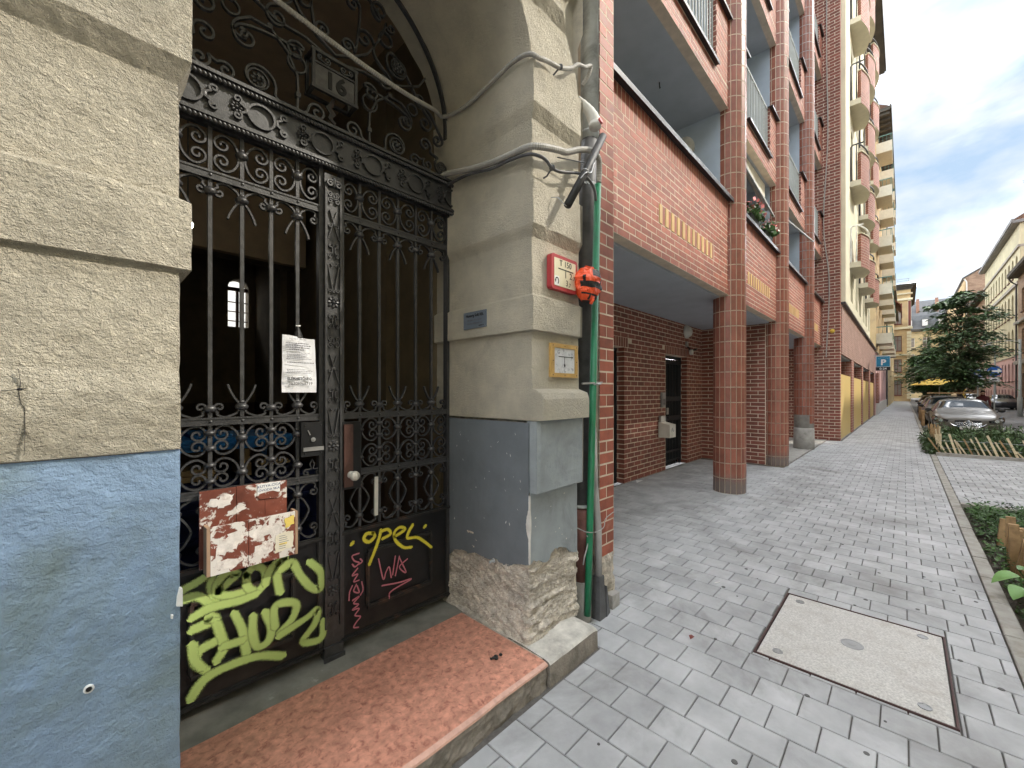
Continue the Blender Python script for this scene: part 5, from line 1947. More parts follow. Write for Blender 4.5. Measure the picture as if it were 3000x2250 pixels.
def step_parapet(x0, x1, z, pw, m='brick'):
    """low brick band, raised end piers, railing between"""
    lo, hi = z + .325, z + 1.385
    b = MB()
    b.box(x0, x1, FY, FY + .12, z, lo - .001)
    b.box(x0, x0 + pw, FY, FY + .12, lo, hi - .001)
    b.box(x1 - pw, x1, FY, FY + .12, lo, hi - .001)
    b.build('parapet_wall', 'mortar', bb)
    courses(BP, (x0, FY, z + .004), UX, -UY, x1 - x0, lo - z - .008, QB, QBH, .010, .011, m, proud=.0012)
    courses(BP, (x0, FY, lo + .004), UX, -UY, pw, hi - lo - .006, QB, QBH, .010, .011, m, proud=.0012)
    courses(BP, (x1 - pw, FY, lo + .004), UX, -UY, pw, hi - lo - .006, QB, QBH, .010, .011, m, proud=.0012)
    courses(BP, (x1 - pw, FY + .12, lo + .004), -UY, -UX, .13, hi - lo - .006, QB, QBH, .010, .011, 'brick_shaded', proud=.0012)  # pier's side face in the brick colour darkened for shade
    for xa, xb, zc in ((x0 + pw + .001, x1 - pw - .012, lo), (x0 - .01, x0 + pw + .02, hi), (x1 - pw - .03, x1 + .02, hi)):
        b = MB()
        b.box(xa, xb, FY - .06, FY + .14, zc, zc + .02)
        b.box(xa, xb, FY - .065, FY - .0595, zc - .025, zc + .022)
        b.build('parapet_cap', 'cap_metal', bb)
    b = MB()
    xa, xb = x0 + pw + .01, x1 - pw - .02
    for zz in (lo + .10, hi - .03):
        b.box(xa, xb, FY + .03, FY + .06, zz - .015, zz + .015)
    n = max(4, int((xb - xa) / .11))
    for i in range(n + 1):
        x = xa + (xb - xa) * i / n
        b.box(x - .009, x + .009, FY + .036, FY + .054, lo + .021, hi - .045)
    b.build('railing', 'post_metal', bb)


SLOTS = [(4.5, 6.34), (8.13, 9.72), (11.35, 12.95), (14.75, 16.2)]
for bi, (x0, x1) in enumerate(BAYS):
    for li, z in enumerate(LV):
        if li == 0:
            parapet(x0, x1, z, SLOTS[bi])
        elif li < 5:
            step_parapet(x0, x1, z, .59)
        MB().box(x0 - .02, x1 + .02, FY + .012, 3.6, z + .004, z + .2).build('floor_slab', 'soffit', bb)
        MB().box(x0 - .02, x1 + .02, 3.5, 3.62, z + .2, (LV[li + 1] if li < 4 else 15.6)).build('loggia_wall', 'loggia', bb)
        if li < 4:
            wx = x0 + .5
            b = MB()
            b.box(wx, wx + 1.6, 3.46, 3.499, z + .25, z + 2.35)
            f = b.build('window', 'white_frame', bb)
            MB().box(wx + .08, wx + .76, 3.452, 3.4595, z + .33, z + 2.27).build('pane', 'window_glass', f)
            MB().box(wx + .84, wx + 1.52, 3.452, 3.4595, z + .33, z + 2.27).build('pane', 'window_glass', f)
    MB().box(x0 - .02, x1 + .02, FY, 3.6, 15.9, 16.2).build('roof_slab', 'soffit', bb)
for x in COLS:
    MB().box(x - .23, x + .20, FY + .12, 3.6, 3.12, 15.9).build('cross_wall', 'loggia', bb)
# hooks on the loggia ceiling
for x, y, z in ((4.6, 2.75, 6.04), (5.75, 2.55, 6.04)):
    MB().tube([(x, y, z + .003), (x, y, z - .05), (x + .015, y, z - .07), (x + .03, y, z - .05)], .008, 6).build('ceiling_hook', 'cap_metal', bb)
wl = MB().lathe((7.02 - .001, 2.68, 5.66), [(.17, 0), (.17, .04), (.12, .09), (.02, .11)], 20, 0, Matrix.Rotation(-math.pi / 2, 4, 'Y') @ Matrix.Scale(1.2, 4, (1, 0, 0)))
wl.build('loggia_lamp', 'lamp_glass', bb, smooth=True)

# round columns of glazed tiles
TH = .2395
for ci, cx in enumerate(COLS):
    MB().tube([(cx, 2.05, -.02), (cx, 2.05, 15.9)], .2357, 54).build('column_core', 'concrete' if ci == 2 else 'mortar', bb, smooth=True)
    n = 18
    for ring in range(66):
        z = .003 + ring * TH - (.03 if ci == 1 else 0)
        if z > 15.7:
            break
        for j in range(n):
            a0 = 2 * math.pi * (j + .5 * (ci == 1)) / n
            da = 2 * math.pi / n
            am = a0 + da / 2
            N = Vector((Cc(am), Ss(am), 0))
            U = Vector((-Ss(am), Cc(am), 0))
            if ci == 2:                       # tiles knocked off the foot of the third column
                fa = (math.degrees(am) + 360) % 360
                lim = .95 if 150 < fa < 215 else (.72 if 215 <= fa < 262 else (.50 if 262 <= fa < 320 else .9))
                if z < lim - .02:
                    continue
            w_ = 2 * .240 * math.sin(da / 2)
            C = Vector((cx, 2.05, max(z, .002))) + N * (.240 * Cc(da / 2)) - U * (w_ / 2 - .0065)
            hh = TH - .013 if z >= 0 else TH - .04
            m_ = 'tile'
            if (ci == 0 and ring == 20 and j == 13) or (ci == 1 and ring == 36 and j == 12):
                m_ = 'tile_rubble'
            TP.add(C, U, UZ, N, w_ - .013, hh, .008, .0025, m_)
MB().lathe((14.06, 2.05, 0), [(.243, 0), (.246, .35), (.243, .52), (.238, .60)], 40).build('broken_foot', 'concrete', bb, smooth=True)

# ground floor passage walls
BY = 3.55
g = MB()
g.box(6.56, 8.30, BY, BY + .25, 0, 2.378)
g.box(2.82, 10.41, BY, BY + .25, 2.38, 3.13)
g.box(9.42, 10.41, BY, BY + .25, 0, 2.378)
g.box(10.40, 10.62, 2.05, BY + .4, 0, 3.13)
g.box(10.62, 17.1, BY + .29, BY + .5, 0, 3.13)
g.build('passage_wall', 'mortar', bb)
MB().box(2.82, 17.1, FY + .14, 3.6, 3.10, 3.119).build('passage_soffit', 'soffit', bb)
D = 'brick_shaded'  # passage and side wall bricks carry their shade in the colour
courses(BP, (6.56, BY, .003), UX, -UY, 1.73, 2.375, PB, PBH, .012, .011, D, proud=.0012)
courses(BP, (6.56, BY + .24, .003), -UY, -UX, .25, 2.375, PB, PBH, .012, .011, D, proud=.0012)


def skip_up(u, v):
    x, z = 2.82 + u, 2.38 + v
    return z < 2.55 and (x < 6.75 or 8.25 < x < 9.62)


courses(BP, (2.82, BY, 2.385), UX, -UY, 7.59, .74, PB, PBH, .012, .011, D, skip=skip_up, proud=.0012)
for xa, xb in ((2.85, 6.74), (8.26, 9.62)):
    x = xa
    while x < xb - .04:
        BP.add((x, BY - .0014, 2.386), UX, UZ, -UY, .072, .165, .011, .002, D)
        x += .084
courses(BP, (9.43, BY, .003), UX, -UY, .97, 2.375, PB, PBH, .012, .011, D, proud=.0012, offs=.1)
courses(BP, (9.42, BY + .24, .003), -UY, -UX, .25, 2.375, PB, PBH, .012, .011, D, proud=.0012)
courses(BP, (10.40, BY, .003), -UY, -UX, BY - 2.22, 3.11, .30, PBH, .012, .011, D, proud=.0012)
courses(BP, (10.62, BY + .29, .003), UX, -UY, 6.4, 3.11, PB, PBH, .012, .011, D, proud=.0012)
# tall side wall of the next house
sw = MB()
sw.box(17.10, 17.35, 1.52, 4.2, 0, 20)
sw.build('side_wall', 'mortar', bb)
courses(BP, (17.10, 3.9, .003), -UY, -UX, 2.38, 17.5, .30, .10, .014, .011, D, proud=.0012)
courses(BP, (17.11, 1.52, .003), UX, -UY, .24, 17.5, .30, .10, .014, .011, 'brick', proud=.0012)
cb_ = MB().tube(smooth_path([(17.075, 1.85, 17.5), (17.075, 1.87, 13.), (17.075, 1.84, 10.), (17.075, 1.95, 7.2), (17.075, 1.80, 5.2), (17.075, 1.88, 2.75)], 8), .016, 6)
tag(cb_.build('hanging_cable', 'cable_grey'), 'long pale cable hanging loosely down the tall dark brick side wall', 'cable')
wlm = MB().lathe((17.085, 1.72, 3.6), [(.07, 0), (.06, .06), (.01, .09)], 14, 0, Matrix.Rotation(-math.pi / 2, 4, 'Y'))
tag(wlm.build('wall_lamp', 'parasol', None, smooth=True), 'small round yellow lamp low on the tall brick side wall', 'lamp')
BP.finish('brick', 'brick_field', bb)
TP.finish('tile', 'tile_field', bb)

# doors of the passage
ed = thing('entrance_door', 'dark barred metal entrance door in the brick passage', 'door', (8.86, BY + .15, 0))
b = MB()
yd = BY + .12
b.box(8.31, 8.37, yd, yd + .05, 0, 2.37)
b.box(9.35, 9.41, yd, yd + .05, 0, 2.37)
b.box(8.37, 9.35, yd, yd + .05, 2.31, 2.37)
b.box(8.50, 8.56, yd - .01, yd + .05, .02, 2.309)
b.box(8.371, 8.499, yd, yd + .04, .02, .06)
b.build('frame', 'door_metal', ed)
b = MB()
for z in (.10, .30, .98, 1.40, 2.2):
    b.box(8.561, 9.30, yd - .012, yd + .02, z, z + (.035 if z < .5 else (.10 if z < 2 else .08)))
for z in (.95, 1.5, 2.1):
    b.box(8.372, 8.499, yd - .008, yd + .02, z, z + .035)
b.box(9.301, 9.349, yd - .012, yd + .03, .03, 2.3)
b.build('rail', 'door_metal', ed)
for i in range(9):
    x = 8.60 + i * .082
    MB().box(x - .011, x + .011, yd - .006, yd + .014, .0361 + .1, 2.2).build('bar', 'door_metal', ed)
for x in (8.40, 8.435, 8.47):
    MB().box(x - .008, x + .008, yd, yd + .016, .061, 2.309).build('bar', 'door_metal', ed)
MB().box(8.37, 9.35, yd + .055, yd + .075, 0, 2.31).build('backing', 'door_black', ed)
MB().box(8.575, 8.665, yd - .03, yd - .0125, 1.12, 1.26).build('lock_plate', 'steel', ed)
b = MB()
b.bar((8.62, yd - .05, 1.05), (8.70, yd - .05, 1.05), .016)
b.bar((8.62, yd - .05, 1.05), (8.62, yd - .012, 1.05), .016)
b.build('handle', 'door_metal', ed)
gd2 = thing('side_gate', 'dark metal gate at the left end of the brick passage', 'gate', (4.7, BY + .1, 0))
b = MB()
b.box(2.83, 6.50, yd + .06, yd + .08, 0, 2.37)
b.build('sheet', 'door_black', gd2)
for i in range(24):
    x = 2.9 + i * .155
    MB().box(x - .012, x + .012, yd + .02, yd + .05, .05, 2.32).build('bar', 'door_metal', gd2)
b = MB()
b.box(2.83, 6.54, yd + .005, yd + .055, 2.325, 2.37)
b.box(2.83, 6.54, yd + .005, yd + .055, 0, .049)
b.box(6.49, 6.54, yd + .005, yd + .055, .0495, 2.3245)
b.build('frame', 'door_metal', gd2)
ic = thing('intercom_panel', 'narrow steel intercom panel on the bricks left of the entrance door', 'intercom', (8.12, BY, 1.3))
MB().box(8.03, 8.24, BY - .03, BY - .0115, 1.285, 1.59).build('back_plate', 'metal_grey', ic)
MB().box(8.08, 8.20, BY - .04, BY - .0305, 1.30, 1.58).build('face', 'steel', ic)
b = MB()
for i in range(5):
    for k in range(2):
        b.box(8.10 + k * .05, 8.13 + k * .05, BY - .0435, BY - .0405, 1.33 + i * .028, 1.345 + i * .028)
b.build('button', 'ink_black', ic)
mb_ = thing('letter_box', 'cream metal box with scribbles on the brick wall beside the entrance door', 'letter box', (8.1, BY, .68))
b = MB()
b.add([(7.93, BY - .24, .70), (8.22, BY - .24, .70), (8.22, BY - .012, .70), (7.93, BY - .012, .70), (7.93, BY - .24, .95), (8.22, BY - .24, .95), (8.22, BY - .012, 1.0), (7.93, BY - .012, 1.0)], [(0, 3, 2, 1), (4, 5, 6, 7), (0, 1, 5, 4), (1, 2, 6, 5), (2, 3, 7, 6), (3, 0, 4, 7)])
b.build('box', 'off_white', mb_)
MB().box(7.95, 8.16, BY - .06, BY - .012, 1.0, 1.12).build('upper_box', 'plastic_grey', mb_)
b = MB()
for i in range(3):
    b.rib(arc((8.05 + i * .03, .84 + .02 * (i % 2)), .035 - .006 * i, i, 4.5 + i, 10), .008, .001, BY - .2405)
b.build('scribble', 'plinth_grey', mb_)
rl = MB().lathe((9.36, BY - .0115, 2.94), [(.15, 0), (.15, .03), (.13, .035), (.125, .07), (.09, .11), (.02, .125)], 20, 0, Mx)
tag(rl.build('bulkhead_lamp', 'lamp_glass', None, smooth=True), 'round unlit bulkhead lamp on the bricks above the entrance door', 'lamp')
sl_ = thing('floodlight', 'small black twin floodlight with sensor under the round lamp', 'lamp', (9.36, BY, 2.5))
MB().box(9.32, 9.40, BY - .05, BY - .0115, 2.60, 2.72).build('junction_box', 'plastic_grey', sl_)
b = MB()
b.tube(smooth_path([(9.36, BY - .05, 2.6), (9.35, BY - .09, 2.56), (9.36, BY - .12, 2.53)], 4), .02, 8)
b.tube([(9.30, BY - .12, 2.53), (9.40, BY - .12, 2.53)], .03, 10)
b.add([(9.40, BY - .22, 2.52), (9.52, BY - .20, 2.55), (9.50, BY - .06, 2.50), (9.40, BY - .06, 2.49), (9.40, BY - .22, 2.55), (9.52, BY - .20, 2.58), (9.50, BY - .06, 2.54), (9.40, BY - .06, 2.53)], [(0, 3, 2, 1), (4, 5, 6, 7), (0, 1, 5, 4), (1, 2, 6, 5), (2, 3, 7, 6), (3, 0, 4, 7)])
b.build('lamp_head', 'rubber_black', sl_)
b = MB()
b.lathe((9.29, BY - .13, 2.47), [(.06, 0), (.06, .05), (.04, .055)], 14, 0, Mx)
b.build('lens', 'lamp_glass', sl_)

# awning and flower boxes in the second bay
aw = thing('folded_awning', 'folded grey awning hanging under the ceiling of the second bay loggia', 'awning', (8.9, 2.2, 5.6))
MB().tube([(7.6, 2.12, 5.82), (10.1, 2.12, 5.50)], .05, 10).build('roller', 'awning', aw, smooth=True)
b = MB()
b.add([(7.6, 2.10, 5.80), (10.1, 2.10, 5.50), (10.1, 2.02, 5.32), (7.6, 2.02, 5.55)], [(0, 1, 2, 3)])
b.box(7.6, 10.1, 2.16, 2.2, 5.75, 6.02)
b.build('valance', 'awning', aw)
MB().bar((7.6, 2.0, 5.53), (10.12, 2.0, 5.30), .035).build('front_bar', 'post_metal', aw)
for k, xf in enumerate((8.42, 9.45)):
    fb = thing('flower_box', ('black flower box with pink geraniums nearest the first column' if k == 0 else 'black flower box with pink geraniums nearest the second column'), 'flower box', (xf, FY - .15, 4.55), 'flower boxes on the parapet')
    b = MB()
    ya_, yb_, z0_, z1_ = FY - .06, FY + .10, 4.607, 4.74
    b.add([(xf - .27, ya_ + .02, z0_), (xf + .27, ya_ + .02, z0_), (xf + .27, yb_ - .02, z0_), (xf - .27, yb_ - .02, z0_), (xf - .30, ya_, z1_), (xf + .30, ya_, z1_), (xf + .30, yb_, z1_), (xf - .30, yb_, z1_)], [(0, 3, 2, 1), (4, 5, 6, 7), (0, 1, 5, 4), (1, 2, 6, 5), (2, 3, 7, 6), (3, 0, 4, 7)])
    b.build('trough', 'rubber_black', fb)
    lv, fl, fw = MB(), MB(), MB()
    for i in range(260):
        p = Vector((xf + R(-.33, .33), FY - .01 + R(-.14, .14), 4.73 + abs(random.gauss(0, .10))))
        a = Vector((R(-1, 1), R(-1, 1), R(-.4, 1))).normalized()
        c_ = a.cross(Vector((R(-1, 1), R(-1, 1), R(-1, 1)))).normalized()
        s = R(.025, .05)
        tgt = lv if i < 205 else (fl if i % 4 else fw)
        if i >= 205:
            p.z += .09
            p = p + Vector((.0, -.02, 0))
        tgt.add([p - a * s, p + c_ * s * .8, p + a * s, p - c_ * s * .8], [(0, 1, 2, 3)])
    lv.build('leaves', 'leaf_mid', fb, kind='stuff')
    fl.build('petals', 'flower', fb, kind='stuff')
    fw.build('pale_petals', 'flower_white', fb, kind='stuff')
rod = MB().bar((11.0, 1.98, 5.55), (13.4, 1.75, 5.58), .03)
tag(rod.build('drying_rod', 'post_metal'), 'thin metal rod sticking out between second and third column', 'rod')


# ================================================================ FURTHER BUILDINGS
class Face:
    """a facade: u along the wall, w into the building, z up"""

    def __init__(s, kind, off):
        s.kind, s.off = kind, off

    def P(s, u, w, z):
        if s.kind == 'left':
            return (u, s.off + w, z)
        if s.kind == 'right':
            return (u, s.off - w, z)
        return (s.off + w, u, z)            # 'end': faces the camera down the street

    def box(s, b, u0, u1, w0, w1, z0, z1, mi=0):
        p, q = s.P(u0, w0, z0), s.P(u1, w1, z1)
        return b.box(min(p[0], q[0]), max(p[0], q[0]), min(p[1], q[1]), max(p[1], q[1]), z0, z1, mi)


def grid_wall(F, par, m, u0, u1, z0, z1, us, zz, depth=.25, name='wall', arched=False, glass='window_glass', fm='white_frame', sill=None, keep=None, thick=None):
    b = MB()
    e = u0
    thick = thick or depth + .15
    for a, c in us + [(u1, u1)]:
        if a > e:
            F.box(b, e, a, 0, thick, z0, z1)
        e = c
    for a, c in us:
        e = z0
        for p, q in zz + [(z1, z1)]:
            if p > e:
                F.box(b, a, c, 0, thick, e, p)
            e = q
        if arched:
            for p, q in zz:
                r = (c - a) / 2
                mid = (a + c) / 2
                for k in range(6):
                    for sg in (-1, 1):
                        t0, t1 = math.pi / 2 * k / 6, math.pi / 2 * (k + 1) / 6
                        pts = [(mid + sg * r * Cc(t0), q - r + r * Ss(t0)), (mid + sg * r * Cc(t1), q - r + r * Ss(t1)), (mid + sg * r, q), (mid + sg * r, q - r)] if k == 0 else [(mid + sg * r * Cc(t0), q - r + r * Ss(t0)), (mid + sg * r * Cc(t1), q - r + r * Ss(t1)), (mid + sg * r, q)]
                        vs = [F.P(x, .0, z) for x, z in pts] + [F.P(x, depth * .9, z) for x, z in pts]
                        n = len(pts)
                        b.add(vs, [tuple(range(n)), tuple(range(2 * n - 1, n - 1, -1))] + [(i, i + n, (i + 1) % n + n, (i + 1) % n) for i in range(n)])
    b.build(name, m, par, fix=True)
    for a, c in us:
        for p, q in zz:
            if keep and not keep(a, p):
                continue
            b = MB()
            t = .07
            F.box(b, a, a + t, depth - .06, depth - .005, p, q)
            F.box(b, c - t, c, depth - .06, depth - .005, p, q)
            F.box(b, a + t, c - t, depth - .06, depth - .005, p, p + t)
            F.box(b, a + t, c - t, depth - .06, depth - .005, q - t, q)
            F.box(b, (a + c) / 2 - .03, (a + c) / 2 + .03, depth - .06, depth - .005, p + t, q - t)
            F.box(b, a + t, (a + c) / 2 - .03, depth - .055, depth - .006, p + (q - p) * .68, p + (q - p) * .68 + .06)
            F.box(b, (a + c) / 2 + .03, c - t, depth - .055, depth - .006, p + (q - p) * .68, p + (q - p) * .68 + .06)
            if sill:
                F.box(b, a - .1, c + .1, -.1, depth * .5, p - .1, p - .001)
            f = b.build('window', fm, par)
            g_ = MB()
            F.box(g_, a + .02, c - .02, depth - .004, depth + .02, p + .02, q - .02)
            g_.build('pane', glass, f)


MB().box(39.2, 140, -.47, 1.37, -.05, -.002).build('far_pavement_run', 'paver', pavement)
# ---- house with the curved brick balconies
cb = thing('curved_balcony_house', 'cream house with rounded brick balconies above a brick ground floor with yellow panels', 'building', (27, 1.5, 0))
F3 = Face('left', 1.5)
levels = [6.26, 9.30, 12.34, 15.40, 18.4]
us = []
for k in range(3):
    x = 20.2 + k * 4.15
    us += [(x + .25, x + 1.15), (x + 2.45, x + 3.55)]
grid_wall(F3, cb, 'cream_wall', 17.36, 32.6, 4.56, 20.4, us, [(5.1, 7.6)] + [(l + .25, l + 2.45) for l in levels[1:4]] + [(18.55, 20.1)], .28)
b = MB()
b.box(17.36, 38.2, 1.49, 1.9, 2.85, 4.5)
b.build('brick_band', 'far_brick_pale', cb)
MB().box(17.3, 38.2, 1.40, 1.95, 4.502, 4.56).build('band_cap', 'cap_metal', cb)
MB().box(17.36, 38.2, 3.0, 3.1, 0, 2.85).build('garage_back', 'concrete', cb)
MB().box(17.36, 38.2, 1.56, 3.0, 2.80, 2.849).build('garage_ceiling', 'soffit', cb)
for x0, x1 in ((20.9, 21.9), (26.3, 27.1), (31.9, 33.0), (37.2, 38.2)):
    b = MB().box(x0, x1, 1.5, 1.95, 0, 2.848)
    b.build('garage_pillar', 'far_brick', cb)
for x0, x1 in ((17.40, 20.88), (21.92, 26.28), (27.12, 31.88), (33.02, 37.18)):
    MB().box(x0, x1, 1.535, 1.57, .02, 2.19).build('panel', 'panel_yellow', cb)
MB().box(17.37, 38.2, 1.52, 1.60, -.02, .02).build('garage_sill', 'concrete', cb)
MB().box(17.36, 18.75, 1.40, 1.498, 4.57, 20.4).build('corner_pilaster', 'cream_wall', cb)
ev = MB()
ev.box(17.2, 32.8, .85, 2.2, 20.42, 20.62)
ev.box(17.2, 32.8, .78, .86, 20.5, 20.78)
ev.build('eave', 'eave_dark', cb)
rf = MB()
rf.add([(17.2, .85, 20.63), (32.8, .85, 20.63), (32.8, 6, 24), (17.2, 6, 24)], [(0, 1, 2, 3)])
rf.build('roof', 'roof_grey', cb)
for k in range(3):
    for li, z in enumerate(levels):
        if li == 4 and k == 0 and False:
            continue
        bx0 = 20.0 + k * 4.15
        # plan: side piece, then a bowed front
        def plan(inset):
            P_ = [(bx0 + inset, 1.499), (bx0 + inset, 1.17 + inset)]
            for i in range(13):
                t = i / 12
                P_.append((bx0 + inset + (2.1 - 2 * inset) * t, 1.17 - .30 * math.sin(math.pi * (.12 + .76 * t)) + .30 * math.sin(math.pi * .12) + inset))
            P_.append((bx0 + 2.1 - inset, 1.499))
            return P_
        pl, pi_ = plan(0), plan(.10)
        bal = MB()
        n = len(pl)
        bal.add([(x, y, z) for x, y in pl] + [(x, y, z + .2) for x, y in pl], [tuple(range(n))[::-1], tuple(range(n, 2 * n))] + [(i, (i + 1) % n, (i + 1) % n + n, i + n) for i in range(n)])
        bo = bal.build('balcony', 'cream_soffit', cb, fix=True)
        w_ = MB()
        A, B_ = pl[1:-1], pi_[1:-1]
        n = len(A)
        vs = [(x, y - .004, z - .012) for x, y in A] + [(x, y, z + 1.22) for x, y in A] + [(x, y + .004, z + .201) for x, y in B_] + [(x, y, z + 1.22) for x, y in B_]
        # the brick skin hangs a little below the slab edge
        fs = []
        for i in range(n - 1):
            fs += [(i, i + 1, n + i + 1, n + i), (2 * n + i, 3 * n + i, 3 * n + i + 1, 2 * n + i + 1), (n + i, n + i + 1, 3 * n + i + 1, 3 * n + i)]
        fs += [(0, n, 3 * n, 2 * n), (n - 1, 3 * n - 1, 4 * n - 1, 2 * n - 1)]
        w_.add(vs, fs)
        w_.build('brick_parapet', 'far_brick', bo, fix=True)
        c_ = MB()
        for i in range(n - 1):
            c_.bar((A[i][0], A[i][1] + .04, z + 1.235), (A[i + 1][0], A[i + 1][1] + .04, z + 1.235), .14, .03)
        c_.build('parapet_cap', 'cream_wall', bo)
        r_ = MB()
        r_.tube([(bx0 + .04, 1.46, z + .2), (bx0 + .04, 1.46, z + 1.50), (bx0 + .04, 1.40, z + 1.56), (bx0 + .04, 1.1, z + 1.56)] + [(x, y + .05, z + 1.52) for x, y in A[1:8]] + [(A[8][0], A[8][1] + .05, z + 1.24)], .028, 6)
        r_.tube([(bx0 + .04, 1.30, z + .2), (bx0 + .04, 1.30, z + 1.55)], .016, 6)
        r_.build('handrail', 'white_frame' if li == 0 and k == 0 else 'cap_metal', bo)

# ---- parking sign
psg = thing('parking_sign', 'blue hanging parking sign with a white P and 0-24 on a black strip', 'sign', (36, 1.0, 3))
ps = MB().box(36.0, 36.12, .66, 1.36, 3.22, 3.93)
ps.build('board', 'sign_blue', psg)
MB().box(36.0, 36.12, .66, 1.36, 2.99, 3.218).build('hours_strip', 'ink_black', psg)
b = MB()
for p, q in (((35.996, .66), (36.0, .685)), ((35.996, 1.335), (36.0, 1.36))):
    b.box(35.994, 35.999, p[1], q[1], 3.22, 3.93)
b.box(35.994, 35.999, .685, 1.335, 3.905, 3.93)
b.box(35.994, 35.999, .685, 1.335, 3.22, 3.24)
b.build('border', 'white_paint', psg)
E_ = lambda y, z: frame_M((35.994, y, z), (0, -1, 0), (0, 0, 1))
text('P', .50, E_(1.0, 3.50), 'white_paint', psg, bold=.018)
text('0-24', .19, E_(1.01, 3.10), 'white_paint', psg, bold=.004)
b = MB()
b.bar((35.993, 1.27, 3.74), (35.993, 1.01, 3.85), .004, .045, up=(1, 0, 0))
b.bar((35.993, 1.01, 3.85), (35.993, .75, 3.74), .004, .045, up=(1, 0, 0))
b.build('roof_mark', 'white_paint', psg)
MB().bar((36.06, .8, 3.96), (36.06, 1.5, 3.96), .04).build('bracket', 'post_metal', psg)

# ---- house with the square balconies
nb = thing('square_balcony_house', 'yellow house with square balconies and green railings past the parking sign', 'building', (46, 1.4, 0))
F4 = Face('left', 1.45)
grid_wall(F4, nb, 'ochre_wall', 38.25, 59.5, 4.4, 20.9, [(39.4 + i * 2.5, 40.5 + i * 2.5) for i in range(8)], [(5.2, 7.2), (8.6, 10.6), (12.0, 14.0), (15.4, 17.4), (18.6, 20.2)], .25, fm='white_frame')
grid_wall(F4, nb, 'pink_wall', 38.25, 59.5, 0, 4.35, [(40.6 + i * 3.2, 42.2 + i * 3.2) for i in range(5)], [(.9, 3.4)], .2, glass='red_wood', fm='red_wood')
MB().box(38.25, 59.5, 1.38, 1.45, 0, .8).build('base_course', 'off_white', nb)
MB().box(38.25, 59.5, 1.36, 1.47, 4.352, 4.398).build('string_course', 'cream_soffit', nb)
MB().box(38.25, 39.6, 1.30, 1.449, .81, 2.9).build('brick_entrance', 'far_brick', nb)
for li, z in enumerate((5.0, 8.4, 11.8, 15.2, 18.4)):
    for k in range(4):
        x0 = 38.9 + k * 5.1 - .3 * (li % 2)
        b = MB().box(x0, x0 + 2.4, .62, 1.448, z, z + .75 if False else z + .22)
        b.box(x0, x0 + .08, .62, 1.448, z + .22, z + .72)
        bo = b.build('balcony', 'cream_soffit', nb)
        r_ = MB()
        r_.box(x0 + .081, x0 + 2.4, .62, .66, z + 1.14, z + 1.2)
        r_.box(x0 + .081, x0 + 2.4, .62, .66, z + .25, z + .29)
        for i in range(9):
            r_.box(x0 + .12 + i * .27, x0 + .145 + i * .27, .63, .65, z + .22, z + 1.14)
        for i in range(4):
            r_.box(x0 + .02, x0 + .045, .70 + i * .2, .72 + i * .2, z + .72, z + 1.16)
        r_.box(x0 + .01, x0 + .05, .62, 1.44, z + 1.14, z + 1.2)
        r_.build('railing', 'green_rail', bo)
ev = MB()
ev.box(38.2, 59.6, .72, 2.0, 20.92, 21.15)
ev.box(38.2, 59.6, .64, .73, 21.0, 21.3)
for i in range(28):
    ev.box(38.4 + i * .76, 38.55 + i * .76, .75, 1.4, 20.75, 20.919)
ev.build('eave', 'eave_dark', nb)
rf = MB()
rf.add([(38.2, .72, 21.16), (59.6, .72, 21.16), (59.6, 7, 25), (38.2, 7, 25)], [(0, 1, 2, 3)])
rf.build('roof', 'roof_tile', nb)
b = MB().tube([(59.3, .7, 21), (59.4, 1.0, 20.2), (59.4, 1.36, 19.6), (59.4, 1.36, .2)], .07, 8)
b.build('downpipe', 'zinc_dark', nb)
# ---- low house with the dark red canopy
rh = thing('red_canopy_house', 'low old house with a dark red boarded canopy jutting over the pavement', 'building', (68, 1.3, 0))
F5 = Face('left', 1.3)
grid_wall(F5, rh, 'yellow_wall', 59.6, 96.5, 0, 13.6, [(61 + i * 3.2, 62.3 + i * 3.2) for i in range(11)], [(1.2, 3.2), (5.4, 7.8), (9.6, 12.0)], .25, fm='brown_frame')
b = MB()
for i in range(9):
    x0 = 61.5 + i * .72
    b.add([(x0, 1.29, 12.1), (x0 + .70, 1.29, 12.1), (x0 + .70, .30, 11.0), (x0, .30, 11.0), (x0, 1.29, 12.2), (x0 + .70, 1.29, 12.2), (x0 + .70, .26, 11.1), (x0, .26, 11.1)], [(0, 3, 2, 1), (4, 5, 6, 7), (0, 1, 5, 4), (1, 2, 6, 5), (2, 3, 7, 6), (3, 0, 4, 7)])
b.box(61.5, 68, .20, .30, 10.4, 11.2)
b.build('canopy', 'red_wood', rh)
MB().box(59.6, 96.5, .7, 1.8, 13.62, 13.9).build('eave', 'eave_dark', rh)
aw2 = MB()
aw2.add([(70, 1.29, 4.3), (74, 1.29, 4.3), (74, -.25, 3.4), (70, -.25, 3.4), (70, -.25, 3.15), (74, -.25, 3.15)], [(0, 1, 2, 3), (3, 2, 5, 4)])
tag(aw2.build('shop_awning', 'awning'), 'small cream shop awning far down the left pavement', 'awning')
